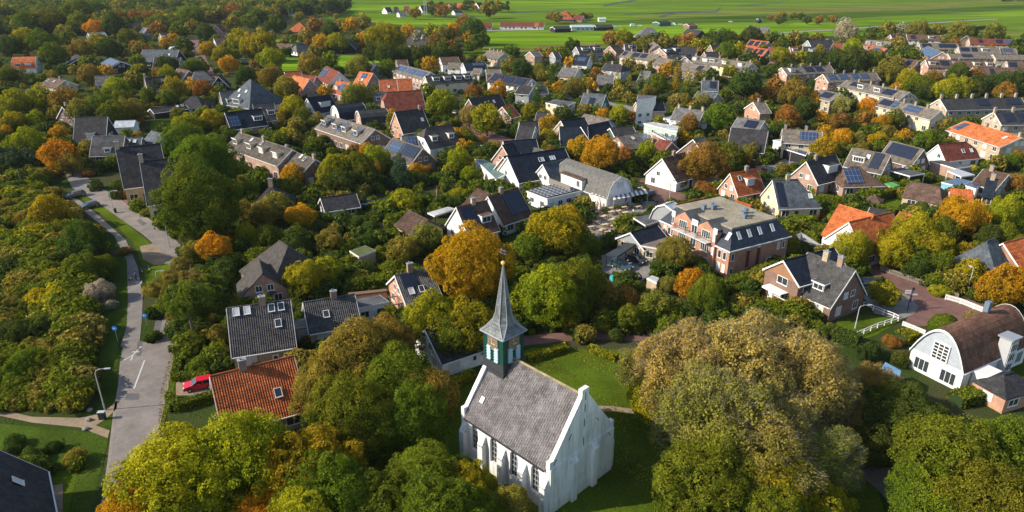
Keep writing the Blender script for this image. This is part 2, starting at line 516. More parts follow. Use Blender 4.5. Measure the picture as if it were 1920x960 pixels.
sheet('parking_lot', [(1120, 480), (1180, 472), (1240, 500), (1200, 530), (1130, 512)], 0.045, M_PAVE)
sheet('street', [(350, 72), (372, 72), (390, 118), (410, 150), (396, 152), (370, 118)], 0.045, M_BRICKP)
sheet('street', [(1040, 168), (1060, 168), (1160, 196), (1240, 205), (1236, 214), (1150, 206)], 0.045, M_PAVE)
sheet('driveway', [(330, 718), (372, 706), (400, 712), (396, 742), (330, 742)], 0.055, M_SAND)
sheet('driveway', [(228, 376), (262, 372), (270, 386), (248, 392)], 0.055, M_BRICKP)
sheet('patio', [(90, 912), (118, 908), (118, 1000), (96, 1000)], 0.055, M_SAND)
sheet('road_marking', [(270, 676), (272.5, 676), (253, 729), (250, 729)], 0.061, M_WHITEP, keep=False)
mk = []
c0 = U(243, 673)
for a, b_, w in (((0, 1.5), (0, .6), .16), ((0, .6), (-.55, -.3), .16), ((0, .6), (.45, -.3), .16), ((-.5, 1.1), (.5, 1.1), .14), ((-.12, 1.9), (.12, 1.9), .26)):
    dx, dy = b_[0] - a[0], b_[1] - a[1]
    l = math.hypot(dx, dy); nx, ny = -dy / l * w / 2, dx / l * w / 2
    k = 1.1
    mk.append([(c0.x + (a[0] + nx) * k, c0.y + (a[1] + ny) * k * 1.6), (c0.x + (a[0] - nx) * k, c0.y + (a[1] - ny) * k * 1.6),
               (c0.x + (b_[0] - nx) * k, c0.y + (b_[1] - ny) * k * 1.6), (c0.x + (b_[0] + nx) * k, c0.y + (b_[1] + ny) * k * 1.6)])
mbk = MB()
for i, q in enumerate(mk):
    mbk.poly([(p[0], p[1], .065 + i * .002) for p in q])
o = mbk.build('road_marking_pedestrian', M_WHITEP); o["kind"] = 'structure'

# repairs and tracks on the asphalt
M_PATCH = mat('asphalt_repair', (.115, .11, .11), .92, 'road')
M_EDGE = mat('sandy_road_edge', (.24, .21, .17), .95, 'road')
for pts in ([(238, 738), (262, 738), (260, 750), (234, 750)], [(292, 600), (304, 602), (300, 622), (288, 620)], [(262, 410), (276, 420), (268, 424), (256, 415)], [(258, 640), (268, 640), (264, 668), (256, 668)]):
    sheet('road_patch', pts, 0.056, M_PATCH, keep=False)
sheet('road_edge', [(204, 862), (212, 776), (221, 726), (225, 684), (229, 684), (225, 727), (217, 777), (209, 862), (189, 1000), (182, 1000)], 0.053, M_EDGE, keep=False)
sheet('road_edge', [(332, 640), (322, 690), (313, 740), (300, 800), (295, 800), (308, 740), (317, 690), (327, 640)], 0.053, M_EDGE, keep=False)
# ---------------------------------------------------------------- palettes
RC = {'dark': (.042, .041, .045), 'blue': (.015, .023, .038), 'oldgrey': (.088, .085, .084), 'grey': (.135, .13, .13), 'brown': (.125, .078, .058), 'redbrown': (.17, .048, .032),
      'red': (.42, .118, .040), 'orange': (.52, .15, .05), 'taupe': (.165, .14, .115), 'green': (.10, .15, .125), 'slate': (.085, .10, .115),
      'terra': (.38, .105, .045), 'ridge': (.20, .12, .08), 'barrel': (.155, .078, .05)}
WC = {'brick': ((.34, .145, .085), 'brick'), 'pink': ((.40, .235, .17), 'brick'), 'cream': ((.66, .54, .34), 'plaster'), 'white': ((.80, .78, .73), 'plaster'),
      'black': ((.022, .022, .024), 'board'), 'greyw': ((.30, .31, .32), 'board'), 'brownw': ((.17, .075, .05), 'brick'), 'sand': ((.47, .36, .23), 'brick'),
      'greenw': ((.05, .13, .10), 'board'), 'rosy': ((.50, .25, .15), 'brick'), 'bluew': ((.20, .42, .55), 'board'), 'timber': ((.30, .155, .085), 'board'), 'boardw': ((.38, .42, .46), 'board'), 'palegreen': ((.42, .50, .42), 'board')}  # boardw: blue-grey cladding, its colour lowered to stand for tree shade
def roofm(k):
    if k == 'thatch': return mat('roof_thatch', (.062, .055, .050), .95, 'thatch')
    if k == 'shingle': return mat('roof_grey_shingle', (.135, .13, .12), .9, 'thatch')
    if k == 'metal': return mat('roof_pale_metal', (.42, .45, .48), .35, 'flatroof', .5)
    return mat('roof_tile_' + k, RC[k], .8, 'tile', .15)
def wallm(k):
    c, st = WC[k]
    return mat('wall_' + k, c, .85, st)
M_WHITE = mat('white_trim_paint', (.78, .77, .74), .5, 'paint')
M_GLASS = mat('window_glass', (.035, .045, .055), .08, 'plain', .6)
M_BLIND = mat('window_blind', (.55, .56, .55), .35, 'plain', .5)
M_FLAT = mat('bitumen_roof', (.085, .085, .09), .85, 'flatroof')
M_FLATL = mat('pale_flat_roof', (.42, .42, .42), .8, 'flatroof')
M_GRAVELR = mat('gravel_roof', (.30, .26, .19), .95, 'gravel')
M_SOLAR = mat('solar_black', (.012, .016, .03), .2, 'solar', .5)
M_SOLARF = mat('solar_blue_framed', (.028, .050, .105), .22, 'solar', .5)
M_CHIM = mat('chimney_brick', (.30, .20, .14), .9, 'brick')
M_CHIML = mat('chimney_pale_brick', (.46, .36, .24), .9, 'brick')
M_METAL = mat('grey_metal', (.45, .46, .47), .4, 'paint', .5)
M_DARKM = mat('dark_metal', (.04, .045, .05), .5)
M_WOODF = mat('weathered_wood', (.22, .19, .16), .9, 'board')
M_TIMBER = mat('brown_timber', (.20, .11, .07), .85, 'board')
M_LEAD = mat('lead_flashing', (.27, .29, .32), .55, 'paint')
M_GREENP = mat('dark_green_paint', (.006, .052, .036), .5, 'board')
M_GOLD = mat('gilding', (.8, .52, .1), .35, 'plain', .6)

WCACHE = {}
def window_meshes(w, h, mull, blind):
    k = (round(w, 1), round(h, 1), mull, blind)
    if k in WCACHE:
        return WCACHE[k]
    f = MB(); t = .09; d = .08
    for c, s_ in (((0, -d / 2, t / 2), (w, d, t)), ((0, -d / 2, h - t / 2), (w, d, t)),
                  ((-w / 2 + t / 2, -d / 2, h / 2), (t, d, h - 2 * t)), ((w / 2 - t / 2, -d / 2, h / 2), (t, d, h - 2 * t))):
        f.box(c, s_)
    for i in range(1, mull):
        x = -w / 2 + w * i / mull
        f.box((x, -d / 2, h / 2), (.07, d - .01, h - 2 * t))
    f.box((0, -.06, -.03), (w + .12, .12, .05))
    p = MB().box((0, -.022, h / 2), (w - 2 * t + .01, .02, h - 2 * t + .01))
    r = (f.mesh('window', M_WHITE), p.mesh('pane', M_BLIND if blind else M_GLASS))
    WCACHE[k] = r
    return r

def link(me, name, parent, loc=(0, 0, 0), rz=0.0, rx=0.0):
    o = bpy.data.objects.new(name, me)
    COL.objects.link(o)
    o.parent = parent
    o.location = loc
    o.rotation_euler = (rx, 0, rz)
    return o

def put_window(parent, x, y, z, w, h, rz, mull=2, pane=True, blind=None, rx=0.0):
    """z = sill height; local -y of the window points outwards, rotated by rz"""
    if blind is None:
        blind = rnd.random() < .3
    fm, pm = window_meshes(w, h, mull, blind)
    o = link(fm, 'window', parent, (x, y, z), rz, rx)
    link(pm, 'pane', o)
    return o

HOUSES = []
CAMP = Vector((0, 0, CAMH))

def roof_surface(mb, a0, a1, r1, r0, corr, oh_down):
    """rectangular slope a0-a1 (eave) r0-r1 (ridge); corrugated when corr"""
    a0, a1, r0, r1 = map(Vector, (a0, a1, r0, r1))
    n = (a1 - a0).cross(r0 - a0).normalized()
    if n.z < 0: n = -n
    if not corr:
        mb.slab([a0, a1, r1, r0] if (a1 - a0).cross(r1 - a0).z > 0 else [a0, r0, r1, a1], (0, 0, .16))
        return
    L = (a1 - a0).length
    per = .30
    cols = max(2, int(L / per))
    seg = 4
    N = cols * seg
    amp = .045
    S = (r0 - a0).length
    rows = max(1, int(S / .36))
    # column strips; each course lifted at its lower edge
    off = [amp * math.sin(2 * math.pi * k / seg) for k in range(N + 1)]
    base = len(mb.v)
    jit = [rnd.uniform(-.012, .012) for _ in range(rows + 1)]
    for r in range(rows):
        for e in (0, 1):
            v = (r + e) / rows
            lift = .035 if e == 0 else 0.0
            for k in range(N + 1):
                u = k / N
                p = a0.lerp(a1, u).lerp(r0.lerp(r1, u), v) + n * (off[k] + lift + jit[r])
                mb.v.append(tuple(p))
    flip = (a1 - a0).cross(r0 - a0).z < 0
    for r in range(rows * 2 - 1):
        for k in range(N):
            i = base + r * (N + 1) + k
            q = (i, i + 1, i + N + 2, i + N + 1)
            mb.f.append(q[::-1] if flip else q); mb.m.append(0)
    mb.slab([a0 - n * .05, a1 - n * .05, r1 - n * .05, r0 - n * .05] if (a1 - a0).cross(r1 - a0).z > 0 else [a0 - n * .05, r0 - n * .05, r1 - n * .05, a1 - n * .05], (0, 0, .12))

def house(A, B, ez, w, roof, wall, opts, nick, kind='house', cat='house'):
    """ridge from A to B (world, at ridge height)"""
    toks = opts.split()
    O = {}
    multi = []
    for t in toks:
        if ':' in t:
            k, v = t.split(':'); multi.append((k, v))
        else:
            O[t] = 1
    A = Vector(A); B = Vector(B)
    rz = (A.z + B.z) / 2
    for k, v in multi:
        if k in ('e', 'f'):       # near eave corner seen in the photo at the A (e) or B (f) end
            q = [float(t) for t in v.split('-')]
            E_ = U(q[0] / 4 + 480 * O.get('_tx', 0), q[1] / 4 + 240 * O.get('_ty', 0), ez) if len(q) == 2 else U(q[0], q[1], ez)
            pa, pb = P(A.x, A.y, rz), P(B.x, B.y, rz)
            best = None
            for zi in range(12, 90):
                z_ = ez + zi / 10
                a_, b_ = U(pa[0], pa[1], z_), U(pb[0], pb[1], z_)
                s_ = a_ if k == 'e' else b_
                n_ = Vector((E_.x - s_.x, E_.y - s_.y)); d_ = Vector((b_.x - a_.x, b_.y - a_.y))
                c_ = abs(n_.normalized().dot(d_.normalized())) + (0 if 2.6 < n_.length < 7.5 else .6)
                if best is None or c_ < best[0]: best = (c_, z_, a_, b_, n_.length)
            if best[0] < .5:
                A, B, rz = best[2], best[3], best[1]
                w = max(2 * best[4], 6.6)
    L = math.hypot(B.x - A.x, B.y - A.y)
    ang = math.atan2(B.y - A.y, B.x - A.x)
    insA = insB = 0.0
    fA = fB = 1.0        # fraction where hip begins (1 = plain gable)
    for k, v in multi:
        if k == 'hA': insA = float(v); fA = 0.0
        if k == 'hB': insB = float(v); fB = 0.0
        if k == 'kA': insA = float(v); fA = .55
        if k == 'kB': insB = float(v); fB = .55
    C = (A + B) / 2
    du = Vector((math.cos(ang), math.sin(ang)))
    sh = (insB - insA) / 2
    cx, cy = C.x + du.x * sh, C.y + du.y * sh
    L += insA + insB
    _, _, dep = P(cx, cy, 0)
    ppm = FOC / max(dep, 10)
    near = ppm > 6.2
    rt = empty(kind, (cx, cy, 0), ang)
    tag(rt, nick, cat)
    hl, hw = L / 2, w / 2
    HOUSES.append((rt, nick, cx, cy, max(hl, hw), L, w, ang))
    THINGS.append([rt, nick, cx, cy, rz, max(hl, hw), False])
    # ---- profile of the gable (y,z) from -hw to hw
    if 'arc' in O:
        prof = []
        for i in range(13):
            t = -1 + 2 * i / 12
            prof.append((t * hw, ez + (rz - ez) * (1 - abs(t) ** 2.1)))
    elif 'gam' in O:
        prof = [(-hw, ez), (-hw * .80, ez + (rz - ez) * .52), (-hw * .5, ez + (rz - ez) * .82), (0, rz), (hw * .5, ez + (rz - ez) * .82), (hw * .80, ez + (rz - ez) * .52), (hw, ez)]
    else:
        prof = [(-hw, ez), (0, rz), (hw, ez)]
    wm = wallm(wall); rm = roofm(roof)
    gablem = None
    for k, v in multi:
        if k == 'gw': gablem = wallm(v)
    for t in toks:
        if t.startswith('gw:'): gablem = wallm(t[3:])
    # ---- walls
    mb = MB()
    zoff = -.14
    def gable(x, f, sgn):
        pts = [(x, -hw, -.3)]
        if f >= 1:
            pr = prof
        elif f <= 0:
            pr = [(-hw, ez), (hw, ez)]
        else:
            zt = ez + f * (rz - ez); yt = hw * (1 - f)
            pr = [(-hw, ez), (-yt, zt), (yt, zt), (hw, ez)]
        pts += [(x, y, z + zoff) for y, z in pr] + [(x, hw, -.3)]
        if sgn > 0: pts = pts[::-1]
        mb.poly([pts[0], pts[1], pts[-2], pts[-1]], 0)
        if len(pr) > 2:
            mb.poly(pts[1:-1], 1 if gablem else 0)
    gable(-hl, fA, 1); gable(hl, fB, -1)
    for y, s in ((-hw, 1), (hw, -1)):
        q = [(-hl, y, -.3), (hl, y, -.3), (hl, y, ez + zoff), (-hl, y, ez + zoff)]
        mb.poly(q if s > 0 else q[::-1])
    mb.build('wall', [wm, gablem or wm], rt)
    # ---- roof
    oe, og = (.45, .25) if w > 5 else (.2, .12)
    if 'big' in O: oe, og = .8, .3
    mb = MB()
    if fA >= 1 and fB >= 1:
        n = len(prof)
        pe = list(prof)
        s0 = (pe[1][1] - pe[0][1]) / (pe[1][0] - pe[0][0])
        pe[0] = (pe[0][0] - oe * (1 if s0 < 2 else .3), pe[0][1] - s0 * oe * (1 if s0 < 2 else .3))
        pe[-1] = (-pe[0][0], pe[0][1])
        for i in range(n - 1):
            (y0, z0), (y1, z1) = pe[i], pe[i + 1]
            up = z1 > z0
            lo, hi = ((y0, z0), (y1, z1)) if up else ((y1, z1), (y0, z0))
            corr = near and n == 3 and roof not in ('thatch', 'shingle', 'metal', 'slate', 'dark', 'blue')
            if n > 3:
                q = [(-hl - og, y0, z0), (hl + og, y0, z0), (hl + og, y1, z1), (-hl - og, y1, z1)]
                mb.slab(q, (0, 0, .15))
            else:
                roof_surface(mb, (-hl - og, lo[0], lo[1]), (hl + og, lo[0], lo[1]), (hl + og, hi[0], hi[1]), (-hl - og, hi[0], hi[1]), corr, 0)
    else:
        s0 = (rz - ez) / hw
        ze = ez - s0 * oe * .6; ye = hw + oe * .6
        xa = -hl - (og if fA >= 1 else oe * .6); xb = hl + (og if fB >= 1 else oe * .6)
        ra, rb = (-hl + insA if fA < 1 else xa), (hl - insB if fB < 1 else xb)
        def edge(f):
            return (hw * (1 - f), ez + f * (rz - ez))
        ya, za = edge(fA); yb, zb = edge(fB)
        for s in (-1, 1):
            q = [(xa, s * ye, ze), (xb, s * ye, ze)]
            if 0 < fB < 1: q.append((xb, s * yb, zb))
            q.append((rb, 0, rz)); q.append((ra, 0, rz))
            if 0 < fA < 1: q.append((xa, s * ya, za))
            if s > 0: q = q[::-1]
            mb.slab(q, (0, 0, .16))
        if fA < 1:
            y_, z_ = (ye, ze) if fA == 0 else (ya, za)
            mb.slab([(xa, y_, z_), (xa, -y_, z_), (ra, 0, rz)], (0, 0, .16))
        if fB < 1:
            y_, z_ = (ye, ze) if fB == 0 else (yb, zb)
            mb.slab([(xb, -y_, z_), (xb, y_, z_), (rb, 0, rz)], (0, 0, .16))
    ro = mb.build('roof', rm, rt)
    # ridge cap
    if 'arc' not in O:
        x0, x1 = (-hl + insA, hl - insB) if fA < 1 or fB < 1 else (-hl - og, hl + og)
        if x1 - x0 > .5:
            rc = MB().tube([(x0, 0, rz + .03), (x1, 0, rz + .03)], .13, 6)
            rc.build('ridge_tiles', roofm('ridge') if ('or' in O) else rm, ro)
    # bargeboards and gutters
    if 'nb' not in O:
        mb = MB()
        for x, f in ((-hl - og - .03, fA), (hl + og + .03, fB)):
            if f >= 1:
                pr = pe if (fA >= 1 and fB >= 1) else prof
                for i in range(len(pr) - 1):
                    (y0, z0), (y1, z1) = pr[i], pr[i + 1]
                    t = .30 if near else .34
                    q = [(x - .03, y0, z0 + .05), (x - .03, y1, z1 + .05), (x - .03, y1, z1 - t), (x - .03, y0, z0 - t)]
                    mb.slab(q, (-.06, 0, 0))
                if i == len(pr) - 2: mb.build('bargeboard', M_WHITE, rt); mb = MB()
        ze2 = (pe[0][1] if (fA >= 1 and fB >= 1) else ze); ye2 = (abs(pe[0][0]) if (fA >= 1 and fB >= 1) else ye)
        for s in (-1, 1):
            if ppm > 4.2 and (s < 0 or ppm > 7):
                MB().box((0, s * (ye2 + .07), ze2 - .03), (L + .3, .14, .14)).build('gutter', M_WHITE, rt)
    # ---- roof furniture
    def slope_frame(side, t, v):
        """point on slope: side F(-y)/B(+y), t along, v up; returns loc and angles"""
        s = -1 if side == 'F' else 1
        x = -hl + t * L
        y = s * hw * (1 - v); z = ez + v * (rz - ez)
        return x, y, z, s
    sl = math.atan2(rz - ez, hw)
    SLn = math.hypot(rz - ez, hw)
    for k, v in multi:
        if k in ('sF', 'sB', 'SF', 'SB'):
            p = [float(q) for q in v.split('-')]
            t0, t1 = p[0], p[1]; v0, v1 = (p[2], p[3]) if len(p) > 3 else (.2, .85)
            s = -1 if k[1] == 'F' else 1
            wd = (t1 - t0) * L; hg = (v1 - v0) * SLn
            m_ = MB().box((0, 0, 0), (wd, hg, .07))
            me = m_.mesh('solar_panel', M_SOLARF if k[0] == 'S' else M_SOLAR)
            x, y, z, s = slope_frame(k[1], (t0 + t1) / 2, (v0 + v1) / 2)
            off = .18
            y += s * math.sin(sl) * off; z += math.cos(sl) * off
            if s < 0: link(me, 'solar_panel', ro, (x, y, z), 0, sl)
            else: link(me, 'solar_panel', ro, (x, y, z), math.pi, sl)
        if k in ('vF', 'vB'):
            p = [float(q) for q in v.split('-')]
            t = p[0]; vv = p[1] if len(p) > 1 else .55
            x, y, z, s = slope_frame(k[1], t, vv)
            off = .14
            y += s * math.sin(sl) * off; z += math.cos(sl) * off
            o = put_window(ro, x, y, z, .95, 1.25, 0 if s < 0 else math.pi, 1, blind=rnd.random() < .5)
            o.name = 'skylight'
            o.rotation_euler = (sl - math.pi / 2, 0, 0 if s < 0 else math.pi)
        if k in ('c', 'C'):
            p = [float(q) for q in v.split('-')]
            t = p[0]
            x = -hl + t * L
            cw = .95 if near else .8
            ch = p[1] if len(p) > 1 else 1.1
            yo = (p[2] - .5) * w if len(p) > 2 else 0
            m_ = MB().box((x, yo, rz + ch / 2 - 1.0), (cw, .62, ch + 2.0)).box((x, yo, rz + ch + .06), (cw + .14, .76, .12), mi=1)
            m_.box((x - .15, yo, rz + ch + .27), (.2, .2, .3), mi=1)
            m_.build('chimney', [M_CHIML if k == 'C' else M_CHIM, M_LEAD], ro)
        if k in ('dF', 'dB', 'DF', 'DB'):
            p = [float(q) for q in v.split('-')]
            t = p[0]; dw = p[1] if len(p) > 1 else 2.2; dh = p[2] if len(p) > 2 else 1.5; vf = p[3] if len(p) > 3 else .28
            s = -1 if k[1] == 'F' else 1
            x = -hl + t * L
            zf = ez + vf * (rz - ez)
            yf = hw * (1 - vf)
            zt = min(zf + dh, rz - .1)
            yb2 = hw * (1 - (zt - ez) / (rz - ez)) - .2
            cyy = s * (yf + yb2) / 2
            de = yf - yb2
            m_ = MB().box((x, cyy, (zf - .5 + zt) / 2), (dw, de, zt - zf + .5))
            m_.box((x, cyy + s * .12, zt + .09), (dw + .4, de + .35, .18), mi=1)
            m_.box((x, cyy + s * .12, zt + .20), (dw + .2, de + .15, .05), mi=2)
            dm = m_.build('dormer', [wallm('greyw') if k[0] == 'D' else (wallm('cream') if 'yd' in O else M_WHITE), M_WHITE, rm if roof not in ('thatch',) else M_FLAT], rt)
            put_window(dm, x, s * (yf + .005), zf + .18, dw - .35, zt - zf - .3, 0 if s < 0 else math.pi, max(2, int(dw / .8)))
    # ---- windows on walls that face the camera side
    def facing(nx, ny, px, py):
        wx = cx + px * math.cos(ang) - py * math.sin(ang); wy = cy + px * math.sin(ang) + py * math.cos(ang)
        gx = nx * math.cos(ang) - ny * math.sin(ang); gy = nx * math.sin(ang) + ny * math.cos(ang)
        return gx * (-wx) + gy * (-wy) > -0.15 * math.hypot(wx, wy)
    if 'nw' not in O:
        two = ez > 4.6
        floors = [(.75, 1.6)] + ([(3.35, 1.3)] if two else [])
        if ez < 2.6: floors = [(.85, 1.1)]
        step = 3.2 if near else 3.4
        for s, ny in ((-1, -1), (1, 1)):
            if not facing(0, ny, 0, s * hw): continue
            n = max(1, int(L / step))
            for i in range(n):
                x = -hl + L * (i + .5) / n
                for fi, (zs, hh) in enumerate(floors):
                    if fi == 0 and i % 3 == 1 and near and hh > 1.2:
                        d = MB().box((0, -.03, 1.05), (.95, .06, 2.1)).box((0, -.05, 1.5), (.5, .06, .7), mi=1)
                        dd = d.build('door', [M_WHITE if 'wd' in O else M_DARKM, M_GLASS], rt)
                        dd.location = (x - .7, s * hw, .02); dd.rotation_euler = (0, 0, 0 if s < 0 else math.pi)
                        continue
                    put_window(rt, x, s * hw, zs, 1.9 if fi == 0 else 1.5, hh, 0 if s < 0 else math.pi, 2)
        for x, nx, f in ((-hl, -1, fA), (hl, 1, fB)):
            if not facing(nx, 0, x, 0): continue
            rzw = math.pi / 2 if nx > 0 else -math.pi / 2
            n = 2 if w > 6 else 1
            if 'gb' not in O:
                for i in range(n):
                    y = -hw + w * (i + .5) / n
                    for fi, (zs, hh) in enumerate(floors):
                        put_window(rt, x, y, zs, 1.4, hh, rzw, 2)
            if f > .5 and rz - ez > 2.6 and 'gb' not in O:
                zg = floors[-1][0] + floors[-1][1] + .75
                zg = max(zg, ez + .15)
                wid = hw * (1 - (zg + 1.2 - ez) / (rz - ez))
                if wid > .9 and 'gam' not in O and 'arc' not in O:
                    if wid > 1.7:
                        for y in (-.95, .95): put_window(rt, x, y, zg, 1.15, 1.2, rzw, 2)
                    else: put_window(rt, x, 0, zg, 1.2, 1.2, rzw, 2)
                elif 'gam' in O or 'arc' in O:
                    put_window(rt, x, 0, zg, 1.9, 1.4, rzw, 3)
    if 'doorfix' in O: pass
    return rt

def flat(pts, z, roof, wall, nick, kind='flat_roofed_building', cat='building', win=1, trim=True, open_=False, solar=None, solar_n=(8, 9)):
    """flat-topped building from the photo outline of its roof (px) at height z"""
    W = [U(x, y, z) for x, y in pts]
    cx = sum(p.x for p in W) / len(W); cy = sum(p.y for p in W) / len(W)
    rt = empty(kind, (cx, cy, 0))
    tag(rt, nick, cat)
    loc = [(p.x - cx, p.y - cy) for p in W]
    a = sum(loc[i][0] * loc[(i + 1) % len(loc)][1] - loc[(i + 1) % len(loc)][0] * loc[i][1] for i in range(len(loc)))
    if a < 0: loc = loc[::-1]
    R = max(math.hypot(*p) for p in loc)
    HOUSES.append((rt, nick, cx, cy, R, R * 1.4, R * 1.4, 0))
    THINGS.append([rt, nick, cx, cy, z, R, False])
    inn = [(x * .96, y * .96) for x, y in loc]
    if open_:
        for x, y in inn:
            MB().box((x, y, z / 2 - .1), (.16, .16, z - .2)).build('post', wallm(wall), rt)
    else:
        MB().prism(inn, -.3, z - .15).build('wall', wallm(wall), rt)
    m_ = MB().prism(loc, z - .3, z, 0)
    m_.build('roof_edge' if trim else 'roof_base', M_WHITE if trim else roof, rt)
    rr = MB().prism([(x * .965, y * .965) for x, y in loc], z + .003, z + .03).build('roof', roof, rt)
    if solar:
        e = Vector((loc[1][0] - loc[0][0], loc[1][1] - loc[0][1])); an = math.atan2(e.y, e.x)
        n = len(loc)
        for (u, v) in solar:
            # bilinear
            q = [Vector((*loc[k], 0)) for k in range(4)]
            p = q[0].lerp(q[1], u).lerp(q[3].lerp(q[2], u), v)
            l1 = (Vector(loc[1]) - Vector(loc[0])).length / solar_n[0]; l2 = (Vector(loc[2]) - Vector(loc[1])).length / solar_n[1]
            o = MB().box((0, 0, 0), (l1 - .12, l2 - .12, .05), mi=1).box((0, 0, .035), (l1 - .38, l2 - .38, .03)).build('solar_panel', [M_SOLAR, M_METAL], rr)
            o.location = (p.x, p.y, z + .28); o.rotation_euler = (.12, 0, an)
    if win and not open_:
        n = len(loc)
        for k in range(n):
            a_, b_ = Vector(inn[k]), Vector(inn[(k + 1) % n])
            d = b_ - a_
            nn = Vector((d.y, -d.x)).normalized()
            mid = (a_ + b_) / 2
            if nn.x * -(cx + mid.x) + nn.y * -(cy + mid.y) < 0: continue
            c = max(1, int(d.length / 2.6))
            for i in range(c):
                p = a_ + d * ((i + .5) / c)
                put_window(rt, p.x, p.y, .9 if z < 3.8 else 3.5, 1.5, 1.25, math.atan2(d.y, d.x), 2)
                if z > 4.5:
                    put_window(rt, p.x, p.y, .9, 1.5, 1.25, math.atan2(d.y, d.x), 2)
    return rt
import re
